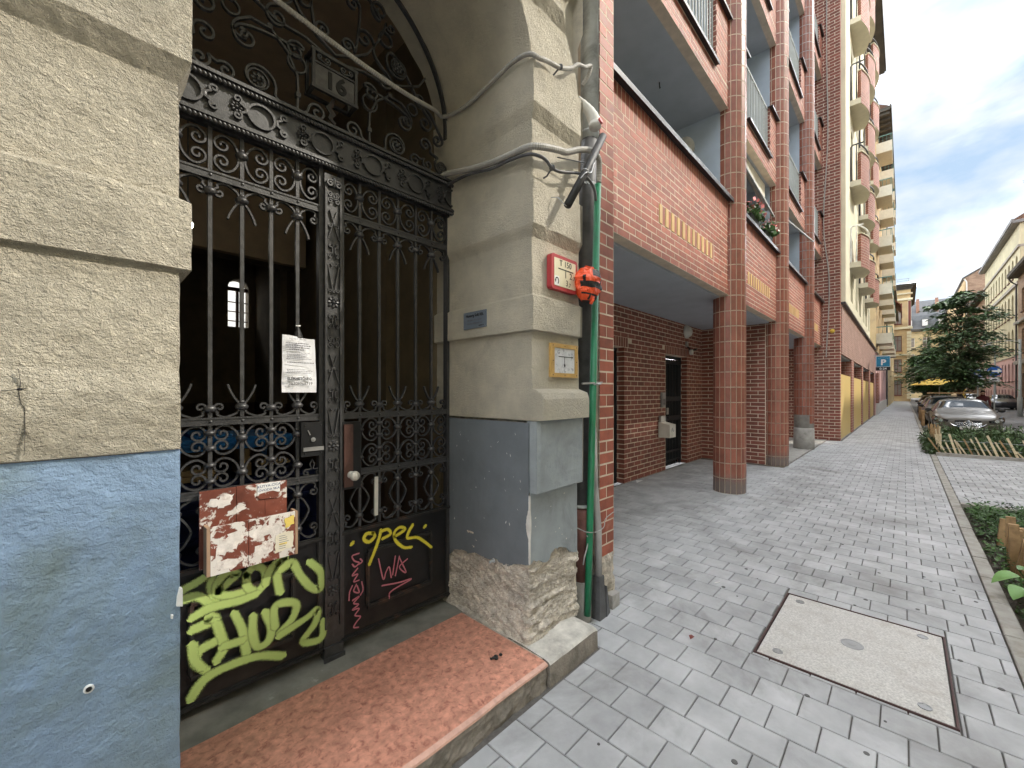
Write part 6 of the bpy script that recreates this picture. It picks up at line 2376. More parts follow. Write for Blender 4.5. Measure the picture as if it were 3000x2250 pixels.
# ---- ornate corner house across the side street
oc = thing('corner_house', 'ornate yellow corner house with a heavy dark cornice at the end of the street', 'building', (104, 4, 0))
F6 = Face('end', 97.0)
grid_wall(F6, oc, 'ochre_wall', -.75, 14, 0, 19.6, [(.35, 1.35), (3.3, 4.4), (6.3, 7.4), (9.3, 10.4)], [(1.0, 3.6), (5.0, 7.2), (8.6, 11.2), (13.2, 16.2)], .3, fm='red_wood', glass='window_dim', sill=True)
MB().box(97.4, 120, -.75, 14, 0, 19.6).build('body', 'ochre_wall', oc)
b = MB()
for z, o, h in ((19.0, .15, .25), (19.25, .3, .25), (19.5, .55, .22), (19.72, .75, .16)):
    b.box(97 - o, 120, -.75 - o, 14, z, z + h - .002)
b.build('cornice', 'eave_dark', oc)
b = MB()
for z, h in ((4.2, .3), (7.8, .25), (12.3, .35), (17.2, .3), (18.2, .2)):
    b.box(96.7, 97.39, -1.0, 14, z, z + h)
for i in range(22):
    z = .4 + i * .55
    if z < 11.8:
        b.box(96.92, 96.999, -.83, -.28, z, z + .45)
b.box(96.88, 96.999, -.82, -.40, 12.66, 17.19)
b.build('string_course', 'pale_yellow', oc)
MB().box(96.84, 96.879, -.78, -.45, 12.8, 17.0).build('red_pilaster', 'red_wood', oc)
b = MB()
b.box(97.1, 97.2, -.6, 10.4, 20.85, 20.9)
b.box(97.1, 97.2, -.6, 10.4, 20.5, 20.55)
for y in range(9):
    b.box(97.12, 97.18, -.5 + y * 1.3, -.45 + y * 1.3, 20.25, 20.85)
b.build('roof_rail', 'post_metal', oc)
# ---- grey mansard block closing the view
gm = thing('mansard_block', 'grey slate mansard block with small dormers closing the far end of the street', 'building', (160, -5, 0))
F7 = Face('end', 150)
grid_wall(F7, gm, 'yellow_wall', -18, 8, 0, 17.2, [(-16.4 + i * 2.9, -15.0 + i * 2.9) for i in range(8)], [(1.2, 3.4), (5.2, 7.4), (9.2, 11.4), (13.2, 15.6)], .3, glass='window_dim')
b = MB()
b.box(149.3, 150.2, -18, 8, 17.2, 17.8)
for i in range(8):
    b.box(149.1, 150, -16.6 + i * 2.9, -14.8 + i * 2.9, 12.6, 12.9)
    b.box(149.1, 150, -16.6 + i * 2.9, -14.8 + i * 2.9, 8.7, 9.0)
b.build('balcony_band', 'eave_dark', gm)
b = MB()
b.add([(149.6, -18.4, 17.8), (149.6, 8.2, 17.8), (151.2, 7.0, 21.5), (151.2, -17, 21.5), (156, 3.5, 26), (156, -14, 26), (170, 3.5, 26), (170, -14, 26)], [(0, 1, 2, 3), (3, 2, 4, 5), (5, 4, 6, 7)])
b.build('roof', 'slate', gm, fix=True)
for i in range(6):
    y = -12.5 + i * 2.9
    b = MB().box(149.7, 151.5, y - .7, y + .7, 18.4, 20.4)
    d_ = b.build('dormer', 'slate', gm)
    MB().box(149.66, 149.699, y - .5, y + .5, 18.6, 20.2).build('pane', 'white_frame', d_)
for i, (y, h) in enumerate(((1.2, 2.), (-2.5, 2.5), (-6, 2.2))):
    MB().box(152, 153, y - .3, y + .3, 21, 25.2 + h * .3).build('chimney', 'roof_tile', gm)
b = MB()
b.bar((152.5, -.6, 25), (152.5, -.6, 30), .08)
for z in (28.2, 29., 29.6):
    b.bar((152.5, -1.5, z), (152.5, .3, z), .05)
b.build('aerial', 'post_metal', gm)

# ---- right side of the street
rp = thing('pink_base_house', 'long pale yellow house with a pink ground floor and arched windows on the right', 'building', (76, -8.4, 0))
F8 = Face('right', -8.4)
wu = [(66.4 + i * 2.15, 67.5 + i * 2.15) for i in range(11)]
grid_wall(F8, rp, 'far_cream', 65.2, 90, 5.36, 18.6, wu, [(6.0, 8.3), (9.6, 12.0), (13.6, 15.7)], .3, arched=True, glass='window_dim', fm='brown_frame', sill=True, name='upper_wall')
grid_wall(F8, rp, 'pink_wall', 65.2, 90, .95, 5.30, wu, [(1.0, 1.9), (2.75, 4.75)], .3, arched=True, glass='window_dim', fm='brown_frame', sill=True, name='ground_wall')
MB().box(65.2, 90, -9.0, -8.33, -.3, .94).build('plinth', 'grey_plinth', rp)
b = MB()
b.box(65.17, 90, -8.7, -8.32, 5.302, 5.358)
b.box(65.17, 90, -8.7, -8.22, 12.5, 12.8)
b.box(65.17, 90, -8.7, -8.25, 16.2, 16.45)
b.build('string_course', 'grey_plinth', rp)
b = MB()
b.box(64.9, 90.3, -9.4, -7.90, 18.62, 18.9)
b.box(64.88, 90.32, -7.95, -7.80, 18.7, 19.05)
b.build('eave', 'roof_grey', rp)
b = MB()
b.add([(64.9, -7.9, 18.95), (90.3, -7.9, 18.95), (90.3, -14, 23), (64.9, -14, 23)], [(0, 1, 2, 3)])
b.build('roof', 'roof_tile', rp, fix=True)
b = MB().box(65.2, 90, -15, -9.0, 0, 18.6).build('body', 'far_cream', rp)
br = thing('brown_stucco_house', 'brown weathered house with a deep eave at the right edge', 'building', (52, -8.3, 0))
F9 = Face('right', -8.25)
grid_wall(F9, br, 'far_brick_old', 28, 65.0, -.1, 13.0, [(30 + i * 2.9, 31.3 + i * 2.9) for i in range(12)], [(1.0, 3.4), (5.4, 7.7), (9.4, 11.6)], .3, glass='window_dim', fm='brown_frame', sill=True)
b = MB()
b.box(28, 65.1, -8.6, -7.95, 4.3, 4.65)
b.box(28, 65.1, -8.6, -7.95, 8.3, 8.55)
b.build('string_course', 'grey_plinth', br)
b = MB()
b.box(27.8, 65.1, -9.2, -7.60, 13.02, 13.3)
b.box(27.78, 65.12, -7.65, -7.52, 13.1, 13.45)
b.build('eave', 'eave_dark', br)
b = MB()
b.add([(27.8, -7.6, 13.4), (65.1, -7.6, 13.4), (65.15, -13, 17.2), (27.8, -13, 17.2)], [(0, 1, 2, 3)])
b.build('roof', 'roof_tile', br, fix=True)
b = MB().tube([(64.9, -7.6, 13.2), (65.0, -7.8, 12.7), (65.1, -8.15, 12.4), (65.1, -8.15, .2)], .07, 8)
b.build('downpipe', 'zinc_dark', br)
fw_ = thing('gable_house', 'taller old brick house with a bare gable wall beyond the pale yellow house', 'building', (112, -8.5, 0))
b = MB()
b.add([(105, -7.6, 0), (105, -24, 0), (105, -24, 25.5), (105, -14, 25.5), (105, -7.6, 21.2)], [(0, 1, 2, 3, 4)])
b.add([(105, -7.6, 0), (150, -7.6, 0), (150, -7.6, 21.2), (105, -7.6, 21.2)], [(0, 1, 2, 3)], 1)
b.add([(104.7, -7.2, 21.2), (150, -7.2, 21.2), (150, -14, 25.7), (104.7, -14, 25.7)], [(0, 1, 2, 3)], 2)
b.add([(104.7, -14, 25.7), (150, -14, 25.7), (150, -24, 25.8), (104.7, -24, 25.8)], [(0, 1, 2, 3)], 2)
b.build('wall', ['far_brick_old', 'ochre_wall', 'roof_grey'], fw_, fix=True)
grid_wall(Face('right', -7.5), fw_, 'ochre_wall', 105.01, 149.9, 0, 21.1, [(107 + i * 3, 108.3 + i * 3) for i in range(13)], [(1.5, 4), (6, 8.4), (10.5, 13), (15, 17.5)], .09, thick=.098, glass='window_dim', fm='brown_frame', name='front_wall')
MB().tube([(104.8, -7.4, 21), (104.8, -7.7, 20.4), (104.8, -7.7, .3)], .1, 8).build('downpipe', 'off_white', fw_)
lo = thing('low_tiled_house', 'lower house with dark eave and tiled roof before the bare gable', 'building', (97, -9, 0))
b = MB()
b.box(90.4, 104.5, -16, -8.6, 0, 15.6)
b.build('wall', 'far_brick_old', lo)
b = MB()
b.box(90.3, 104.6, -16, -7.7, 15.62, 16.2)
for i in range(9):
    b.box(90.25, 90.6, -15.5 + i * .85, -15.2 + i * .85, 14.8, 15.6)
b.build('eave', 'eave_dark', lo)
b = MB()
b.add([(90.3, -7.7, 16.2), (104.6, -7.7, 16.2), (104.6, -16, 18.6), (90.3, -16, 18.6)], [(0, 1, 2, 3)])
b.build('roof', 'roof_tile', lo, fix=True)
# ---- the row across the street from the gate (seen only in its shade and reflections)
op = thing('opposite_house', 'plain ochre apartment house across the street from the gateway', 'building', (8, -9.8, 0))
F10 = Face('right', -9.7)
grid_wall(F10, op, 'pale_yellow', -24, 14.3, 0, 15.6, [(-22 + i * 2.9, -20.7 + i * 2.9) for i in range(12)], [(1.2, 3.6), (5.3, 7.6), (9.2, 11.4), (13.0, 15.2)], .25, glass='window_glass', keep=lambda a, p: False)
MB().box(-24, 14.3, -10.2, -10.05, 0, 15.6).build('window_band', 'window_glass', op)
MB().box(-24, 14.4, -16, -9.4, 15.62, 16.0).build('eave', 'roof_tile', op)
op2 = thing('tall_opposite_house', 'taller pale house across the street from the brick building', 'building', (21, -9.8, 0))
grid_wall(F10, op2, 'cream_wall', 14.4, 27.7, 0, 18.0, [(15.5 + i * 2.6, 16.8 + i * 2.6) for i in range(5)], [(1.2, 3.6), (5.3, 7.6), (9.2, 11.4), (13.0, 15.2)], .25, glass='window_glass', keep=lambda a, p: False)
MB().box(14.4, 27.7, -10.2, -10.05, 0, 18.0).build('window_band', 'window_glass', op2)
MB().box(14.41, 27.7, -16, -9.35, 18.02, 18.4).build('eave', 'roof_tile', op2)

# ================================================================ TREES
def tree(x, y, h, name, label, m, spread, base, pads, leaves, lsize, seed, group):
    rr = random.Random(seed)
    t = thing(name, label, 'tree', (x, y, -.1), group)
    tr = MB()
    ht = h * .62
    P_ = smooth_path([(x, y, -.12), (x + .05, y + .03, ht * .35), (x - .04, y - .05, ht * .7), (x + .02, y, ht), (x + .06, y + .02, h * .9)], 5)
    n = len(P_)
    tr.tube(P_, .1, 8, rad=[.11 * (1 - .85 * i / n) for i in range(n)])
    cr_ = MB()
    for k in range(pads):
        f = k / pads
        z = base + (h - base) * (f ** 1.1)
        sp_ = spread * (math.sin(math.pi * (.18 + .76 * f)) ** .8) * rr.uniform(.35, 1.15)
        a = rr.uniform(0, 2 * math.pi)
        c_ = Vector((x + Cc(a) * sp_ * .72, y + Ss(a) * sp_ * .72, z + rr.uniform(-.15, .25)))
        if k % 9 == 4 and f > .5:                     # a stray lobe beside the leader
            c_ = Vector((x + rr.uniform(-.3, .3), y + spread * rr.uniform(.35, .62), h * rr.uniform(.80, .92)))
            sp_ = spread * .5
        tr.tube(smooth_path([(x + .02, y, max(.8, z - .9 * sp_)), ((x * .45 + c_.x * .55), (y * .45 + c_.y * .55), z - .3 * sp_ * rr.uniform(.4, 1)), tuple(c_)], 4), .03, 5, r1=.008)
        R1 = sp_ * rr.uniform(.34, .55) + .12
        for i in range(leaves):
            d = Vector((rr.gauss(0, 1), rr.gauss(0, 1), rr.gauss(0, .26)))
            p = c_ + d * R1 * .55
            p.z -= .16 * (d.x * d.x + d.y * d.y) * R1 * .3
            out = Vector((p.x - x, p.y - y, 0))
            out = out.normalized() if out.length > .01 else Vector((1, 0, 0))
            ax = (out + Vector((rr.uniform(-.8, .8), rr.uniform(-.8, .8), rr.uniform(-.45, .15)))).normalized()
            sd = ax.cross(Vector((rr.uniform(-.45, .45), rr.uniform(-.45, .45), 1))).normalized()
            up = sd.cross(ax)
            s = lsize * rr.uniform(.6, 1.3)
            cr_.add([p - ax * s, p + sd * s * .6 + up * s * .1, p + ax * s * 1.05 - up * s * .2, p - sd * s * .6 + up * s * .1], [(0, 1, 2, 3)])
    tr.build('trunk', 'bark', t, smooth=True)
    cr_.build('crown', m, t)
    return t


tree(33.8, -2.25, 7.15, 'street_tree', 'dark green layered street tree standing between the parked cars', 'leaf_dark', 1.72, 1.9, 80, 125, .11, 3, 'street trees')
tree(52, -1.7, 5.3, 'street_tree', 'bushier mid green street tree further down the row of cars', 'leaf_mid', 1.8, 1.5, 54, 110, .15, 5, 'street trees')
tree(62, -2.4, 5.6, 'street_tree', 'pale green tree furthest away behind the parked cars', 'leaf_mid', 2.6, 1.5, 46, 90, .2, 8, 'street trees')

# ================================================================ PLANTERS
def bed(x0, x1, y0, y1, z):
    return MB().box(x0, x1, y0, y1, z - .3, z)


bed(1.2, 8.62, -2.9, -.577, -.05).build('planting_bed', 'soil', kind='structure')
bed(15.05, 22.4, -2.9, -.577, .0).build('planting_bed', 'soil', kind='structure')
MB().box(14.85, 15.0, -3.6, -.577, -.2, .07).build('bed_kerb', 'kerb', kind='structure')
MB().box(8.58, 8.70, -3.6, -.577, -.2, .02).build('bed_kerb', 'kerb', kind='structure')


def leaves_in(name, m, n, x0, x1, y0, y1, z0, z1, s, label, seed, dens=None, long_=1., up=.3):
    rr = random.Random(seed)
    b = MB()
    i = 0
    while i < n:
        p = Vector((rr.uniform(x0, x1), rr.uniform(y0, y1), 0))
        hh = .5 + .8 * noise.noise((p.x * 2.2, p.y * 2.2, seed))
        if dens and rr.random() > dens(p):
            i += 1
            continue
        p.z = z0 + (z1 - z0) * rr.random() * max(.12, hh)
        ax = Vector((rr.uniform(-1, 1), rr.uniform(-1, 1), rr.uniform(-.3, up * 2))).normalized()
        sd = ax.cross(Vector((rr.uniform(-.5, .5), rr.uniform(-.5, .5), 1))).normalized()
        q = s * rr.uniform(.5, 1.4)
        upv = sd.cross(ax)
        b.add([p - ax * q * long_, p + sd * q * .5 + upv * q * .1, p + ax * q * long_ - upv * q * .2, p - sd * q * .5 + upv * q * .1], [(0, 1, 2, 3)])
        i += 1
    o = b.build(name, m, None, kind='stuff')
    o['label'] = label
    return o


leaves_in('ground_cover', 'leaf', 11000, 2.2, 8.5, -2.2, -.60, -.05, .24, .024, 'low green ground cover in the bed by the kerb', 11)
leaves_in('ground_cover', 'leaf_mid', 3200, 6.9, 8.5, -2.4, -.60, .0, .26, .028, 'leafy shrubs at the far end of the near bed', 12)
leaves_in('ground_cover', 'blade', 4600, 15.05, 22, -2.9, -.5, .0, .55, .035, 'grassy dark planting in front of the parked cars', 13, long_=3., up=1.)
leaves_in('ground_cover', 'leaf_mid', 3000, 15.4, 21.5, -2.9, -.7, .0, .62, .05, 'mixed green planting in front of the parked cars', 14)
leaves_in('ground_cover', 'blade', 900, 15.0, 19.5, -.75, -.38, .0, .35, .05, 'grass leaning over the kerb beside the bed', 15, long_=2.6, up=.6)
# large pale leaves near the kerb
lf = thing('broad_leaved_plant', 'plant with large pale green leaves leaning over the near kerb', 'plant', (5.0, -.62, -.05))
for k, (c_, ax, s) in enumerate((((5.02, -.60, .16), (-.35, .9, -.12), .17), ((4.86, -.63, .12), (-.8, .45, -.05), .14), ((5.25, -.70, .17), (.3, -.6, .1), .13), ((4.98, -.74, .14), (-.6, -.6, .1), .12), ((4.35, -.66, .10), (.2, .8, .05), .10))):
    c_, ax = Vector(c_), Vector(ax).normalized()
    sd = ax.cross(Vector((0, 0, 1))).normalized()
    up = sd.cross(ax)
    b = MB()
    n = 9
    for i in range(n):
        t = i / (n - 1)
        w_ = s * .42 * math.sin(math.pi * min(1, .06 + .94 * t ** .8)) ** .8
        m_ = c_ + ax * s * (t - .3) - up * .06 * t * t
        b.v += [tuple(m_ + sd * w_ + up * w_ * .35), tuple(m_), tuple(m_ - sd * w_ + up * w_ * .35)]
    for i in range(n - 1):
        b.f += [(3 * i, 3 * i + 1, 3 * i + 4, 3 * i + 3), (3 * i + 1, 3 * i + 2, 3 * i + 5, 3 * i + 4)]
        b.m += [0, 0]
    b.build('leaf', 'leaf_pale', lf, smooth=True)
    MB().tube([tuple(c_ - ax * s * .3), (c_.x + .02, c_.y - .08, -.04)], .005, 5).build('stalk', 'leaf_mid', lf)
# fence of round posts along the near bed
nf = thing('post_fence', 'low fence of brown split wooden posts inside the near planting bed', 'fence', (5, -.7, -.05))
rr = random.Random(5)


def stake(p, h, w, lean, m, par, nm='picket'):
    a = Vector(p)
    b_ = a + Vector((lean[0], lean[1], h))
    k = MB().bar(a, b_, w, w * .55, up=(1, 0, 0), taper=.92)
    return k.build(nm, m, par)


x = 3.0
while x < 6.3:
    stake((x, -.74 + rr.uniform(-.015, .015), -.06), .40 + rr.uniform(-.07, .06), .075 + rr.uniform(-.01, .015), (rr.uniform(-.03, .03), rr.uniform(-.05, .02)), 'wood_old', nf, 'fence_post')
    x += .15 + rr.uniform(0, .06)
for i in range(16):
    stake((6.82 + rr.uniform(-.02, .02), -.76 - i * .105, -.06), .27 + rr.uniform(-.05, .03), .075 + rr.uniform(-.01, .02), (rr.uniform(-.03, .03), rr.uniform(-.03, .03)), 'wood_old', nf, 'fence_post')
pf = thing('picket_fence', 'pale leaning split pickets along the front of the bed with the parked car behind', 'fence', (15.2, -1.8, .05))
leans = [(.1, .22), (.05, .16), (.02, .1), (0, .05), (.02, -.02)]
y = -.68
i = 0
while y > -3.55:
    tall = i in (3, 10, 13, 20)
    l = (rr.uniform(-.05, .08), .06 + .10 * min(1, i / 4) + rr.uniform(-.03, .05))
    if i < 3:
        l = (rr.uniform(0, .1), .24 - i * .05)
    stake((15.10 + rr.uniform(-.02, .03), y, .0), .42 + rr.uniform(-.06, .07) + (.1 if tall else 0) - (.18 if i == 14 else 0), .032 + (.012 if tall else 0), l, 'wood_pale' if i % 6 else 'wood_old', pf)
    y -= .092 + rr.uniform(-.012, .02)
    i += 1
b = MB()
for z in (.18, .36):
    b.tube([(15.10, -.66, z), (15.14, -1.6, z + .01), (15.12, -2.6, z - .01), (15.1, -3.6, z)], .004, 5)
b.build('wire', 'steel', pf)
kf = thing('kerb_fence', 'fence of thin upright brown stakes running along the kerb beside the parked cars', 'fence', (20, -.66, 0))
x = 15.25
while x < 21.5:
    if rr.random() < (.85 if x < 17 else .5):
        stake((x, -.66 + rr.uniform(-.02, .02), .0), rr.uniform(.45, .7) * (1 if x < 17 else .8), .03, (rr.uniform(-.04, .06), rr.uniform(-.02, .08)), 'wood_old' if x > 15.8 else 'wood_pale', kf)
    x += .09
bf = thing('board_fence', 'brown board fence end between the first and second parked car', 'fence', (27.8, -.6, 0))
for i in range(14):
    stake((28.3 + i * .10, -.66 + rr.uniform(-.01, .01), -.05), .72 + rr.uniform(-.04, .04), .09, (0, 0), 'wood_old', bf, 'board')
bf2 = thing('board_fence', 'darker board fence end beside the third parked car', 'fence', (34, -.6, 0))
for i in range(16):
    stake((33.4 + i * .12, -.66 + rr.uniform(-.01, .01), -.05), .75 + rr.uniform(-.04, .04), .09, (0, 0), 'wood_old', bf2, 'board')
# young sapling with cane in front of the car
sp = thing('sapling', 'thin leaning sapling with long grassy leaves at the right of the bed', 'plant', (15.6, -3.0, 0))
P_ = smooth_path([(15.5, -2.72, .0), (15.55, -2.75, .7), (15.62, -2.85, 1.5), (15.7, -2.88, 2.3)], 5)
MB().tube(P_, .018, 6, r1=.006).build('stem', 'post_metal', sp)
b = MB()
for i in range(260):
    t = rr.random()
    p = Vector(P_[int(t * (len(P_) - 1))])
    d = Vector((rr.uniform(-1, 1), rr.uniform(-1, 1), rr.uniform(-.2, .25))).normalized()
    l = rr.uniform(.12, .36)
    q = p + d * rr.uniform(.05, .35)
    s_ = d.cross(Vector((0, 0, 1))).normalized() * .014
    b.add([q - d * l * .5, q + s_, q + d * l * .5 - Vector((0, 0, .05)), q - s_], [(0, 1, 2, 3)])
b.build('foliage', 'blade', sp)

# ================================================================ CARS
def car(x, y, label, paint, hgt=1.0, lng=4.75, rack=False, group='cars parked along the kerb', detail=True, zoff=-.12):
    t = thing('parked_car', label, 'car', (x + 2.3, y, zoff), group)
    k = lng / 4.85
    #      x    zb   wb   zm  wm   zs   ws   zt   wt   (half widths)
    ST = [(.00, .36, .60, .50, .66, .60, .64, .68, .50),
          (.06, .24, .72, .46, .80, .63, .79, .735, .62),
          (.22, .20, .80, .50, .875, .69, .86, .80, .70),
          (.55, .19, .83, .55, .91, .76, .89, .87, .74),
          (1.00, .19, .84, .58, .92, .81, .90, .925, .76),
          (1.42, .19, .84, .60, .92, .85, .90, .985, .74),
          (1.62, .19, .84, .60, .92, .87, .895, 1.075, .715),
          (2.20, .19, .84, .62, .92, .91, .885, 1.365, .60),
          (2.45, .19, .84, .62, .92, .92, .885, 1.415, .585),
          (3.00, .19, .84, .62, .92, .93, .885, 1.43, .585),
          (3.60, .19, .84, .62, .92, .95, .885, 1.40, .57),
          (4.25, .19, .83, .62, .91, .97, .87, 1.13, .64),
          (4.40, .20, .82, .62, .90, .97, .86, 1.06, .68),
          (4.72, .24, .78, .62, .86, .95, .82, 1.03, .66),
          (4.85, .40, .70, .64, .78, .85, .74, .93, .58)]
    b = MB()
    row = []
    for (sx, zb, wb, zm, wm, zs_, ws, zt, wt) in ST:
        hh = hgt if zt > 1.1 else 1
        ztop = zs_ + (zt - zs_) * hh
        half = [(0, zb), (wb, zb), (wm, zm), (ws, zs_), ((ws * .25 + wt * .75), zs_ + (ztop - zs_) * .82), (wt * .86, ztop), (wt * .45, ztop + .018), (0, ztop + .024)]
        ring = [(-a, z) for a, z in half[::-1][:-1]] + half
        row.append([(x + sx * k, y + a, zoff + z) for a, z in ring])
    n = len(row[0])
    for r_ in row:
        b.v += r_
    for i in range(len(ST) - 1):
        for j in range(n - 1):
            jj = j if j < 7 else n - 2 - j
            g_ = 0
            if 5 <= i <= 9 and jj == 3:
                g_ = 1
            if i in (6,) and jj in (0, 1, 2):
                g_ = 1
            if i in (10,) and jj in (0, 1, 2):
                g_ = 1
            if i == 5 and jj == 3:
                g_ = 0
            b.f.append((i * n + j, (i + 1) * n + j, (i + 1) * n + j + 1, i * n + j + 1))
            b.m.append(g_)
    b.f.append(tuple(range(n)))
    b.m.append(0)
    b.f.append(tuple((len(ST) - 1) * n + j for j in range(n))[::-1])
    b.m.append(0)
    bo = b.build('body', [paint, 'car_glass'], t, smooth=True, fix=True)
    me = bo.data
    cr = me.attributes.new('crease_edge', 'FLOAT', 'EDGE')
    ef = {}
    for p_ in me.polygons:
        for ek in p_.edge_keys:
            ef.setdefault(tuple(sorted(ek)), []).append(p_.material_index)
    for e_ in me.edges:
        a_, c_ = e_.vertices
        ms_ = ef.get(tuple(sorted((a_, c_))), [])
        v_ = 0
        if len(set(ms_)) > 1:
            v_ = .85
        elif a_ % n == c_ % n:
            jj = min(a_ % n, n - 1 - a_ % n)
            v_ = {4: .45, 3: .3, 6: .3}.get(jj, 0)
        cr.data[e_.index].value = v_
    md = bo.modifiers.new('round', 'SUBSURF')
    md.levels = md.render_levels = 2
    for wx in (.92, 3.78):
        for s in (-1, 1):
            wc = (x + wx * k, y + s * .80, zoff + .325)
            M = Matrix.Rotation(math.pi / 2, 4, 'X')
            wb_ = MB()
            wb_.lathe(wc, [(.20, -.11), (.30, -.115), (.33, -.07), (.33, .07), (.30, .115), (.20, .11)], 22, 0, M)
            wo_ = wb_.build('wheel', 'tyre', t, smooth=True)
            rb = MB()
            rb.lathe((wc[0], wc[1] + s * .112, wc[2]), [(.21, -.02), (.215, .005), (.19, 0), (.05, .012), (.001, .012)] if s < 0 else [(.001, -.012), (.05, -.012), (.19, 0), (.215, -.005), (.21, .02)], 20, 0, M)
            rb.build('rim', 'metal_grey', wo_, smooth=True)
    if not detail:
        return t
    # grille, emblem, lamps, plate, mirrors, wipers
    fx = x - .028
    b = MB()
    up = [(-.53, .635), (-.40, .65), (0, .66), (.40, .65), (.53, .635)]
    lo_ = [(.40, .48), (.22, .41), (0, .39), (-.22, .41), (-.40, .48)]
    poly = up + lo_
    curve = lambda a: fx + .075 * (a / .52) ** 2 * k
    vs = [(curve(a), y + a, zoff + z) for a, z in poly] + [(curve(a) + .12, y + a, zoff + z) for a, z in poly]
    N = len(poly)
    b.add(vs, [(i, i + 1, N - 2 - i, N - 1 - i) for i in range(4)] + [(i, i + N, (i + 1) % N + N, (i + 1) % N) for i in range(N)])
    gr_ = b.build('grille', 'rubber_black', t, fix=True)
    b = MB()
    pth = [up[0]] + lo_[::-1] + [up[-1]]
    b.tube([(curve(a) - .01, y + a, zoff + z) for a, z in smooth2(pth)], .012, 6)
    for z in (.47, .51, .555):
        b.tube([(curve(a) - .002, y + a, zoff + z) for a in (-.34, -.17, 0, .17, .34)], .004, 4)
    b.build('chrome_trim', 'chrome', gr_)
    b = MB()
    M = Matrix.Rotation(math.pi / 2, 3, 'Y')
    ringp = [(fx - .022, y + .12 * Cc(a), zoff + .54 + .092 * Ss(a)) for a in [2 * math.pi * i / 24 for i in range(25)]]
    b.tube(ringp, .010, 6)
    b.tube([(fx - .024, y + a, zoff + z) for a, z in ((-.11, .575), (-.065, .555), (-.02, .51), (0, .503), (.02, .51), (.065, .555), (.11, .575))], .009, 6)
    b.build('emblem', 'chrome', t, smooth=True)
    for s in (-1, 1):
        b = MB()
        P2 = [(.0, .52, .655), (.10, .66, .70), (.30, .82, .765), (.56, .90, .80), (.52, .93, .70), (.25, .89, .61), (.06, .73, .56), (-.02, .55, .58)]
        vs = [(x + a * k - .03, y + s * (w_ + .02), zoff + z) for a, w_, z in P2]
        b.add(vs + [(vx + .06, vy - s * .05, vz) for vx, vy, vz in vs], [tuple(range(8)), tuple(range(15, 7, -1))] + [(i, i + 8, (i + 1) % 8 + 8, (i + 1) % 8) for i in range(8)])
        hl_ = b.build('headlight', 'car_glass', t, fix=True)
        b = MB()
        for a, w_, z, r in ((.06, .70, .635, .055), (.22, .82, .675, .045)):
            b.lathe((x + a * k - .075, y + s * (w_ + .01), zoff + z), [(r, 0), (r * 1.05, .02), (r * .5, .03), (.001, .03)], 14, 0, Matrix.Rotation(math.pi / 2, 4, 'Y'))
        b.build('lamp_ring', 'chrome', hl_)
        b = MB()
        b.ell((x + 1.72 * k, y + s * 1.00, zoff + .985), .05, .105, .07, 10, 6)
        b.bar((x + 1.72 * k, y + s * .92, zoff + .95), (x + 1.70 * k, y + s * .86, zoff + .91), .03)
        b.build('mirror', 'rubber_black', t, smooth=True)
        b = MB()
        b.box(x + .03, x + .07, y + s * .52 - .12, y + s * .52 + .12, zoff + .30, zoff + .36)
        b.build('fog_lamp', 'rubber_black', t)
    pl = MB().box(fx - .03, fx - .015, y - .26, y + .26, zoff + .32, zoff + .43).build('number_plate', 'white_paint', t)
    MB().box(fx - .0325, fx - .0305, y + .225, y + .258, zoff + .325, zoff + .425).build('country_band', 'sign_blue2', pl)
    text('816', .10, frame_M((fx - .032, y - .12, zoff + .375), (0, -1, 0), (0, 0, 1)), 'ink_black', pl, depth=.001)
    b = MB()
    for a, c_ in (((1.50, -.55, 1.01), (1.72, .05, 1.13)), ((1.50, .05, 1.015), (1.70, .62, 1.10))):
        b.bar((x + a[0] * k, y + a[1], zoff + a[2]), (x + c_[0] * k, y + c_[1], zoff + c_[2]), .018, .02)
    b.build('wiper', 'rubber_black', t)
    if rack:
        b = MB()
        for xx in (2.5, 3.5):
            b.bar((x + xx * k, y - .58, zoff + 1.54), (x + xx * k, y + .58, zoff + 1.54), .05, .035)
            for s in (-1, 1):
                b.bar((x + xx * k, y + s * .55, zoff + 1.40), (x + xx * k, y + s * .55, zoff + 1.54), .06, .05)
        b.build('roof_rack', 'rubber_black', t)
    return t


def smooth2(pts):
    return [(p[0], p[1]) for p in smooth_path([(a, b, 0) for a, b in pts], 5)]


car(22.9, -1.72, 'taupe metallic saloon parked nearest, behind the pale picket fence', 'car_taupe')
c2 = car(29.6, -1.66, 'silver car with a roof rack parked second behind the taupe saloon', 'car_taupe', 1.12, rack=True)
car(36.4, -1.70, 'dark car parked third in the row', 'car_dark', 1.05)
car(44.5, -1.7, 'white car parked furthest along the row', 'car_white', 1.1)
plk = MB().box(32.0, 32.25, -2.55, -.9, 1.505, 1.57)
plk = tag(plk.build('roof_board', 'wood_old'), 'long brown board lying across the roof rack of the second car', 'board')
vn = car(70, -5.6, 'white car driving far down the road at the end of the street', 'car_white', 1.2, group='cars far down the street', detail=False)
car(60, -6.9, 'dark car parked on the far side by the pink house', 'car_dark', 1.1, group='cars far down the street', detail=False)

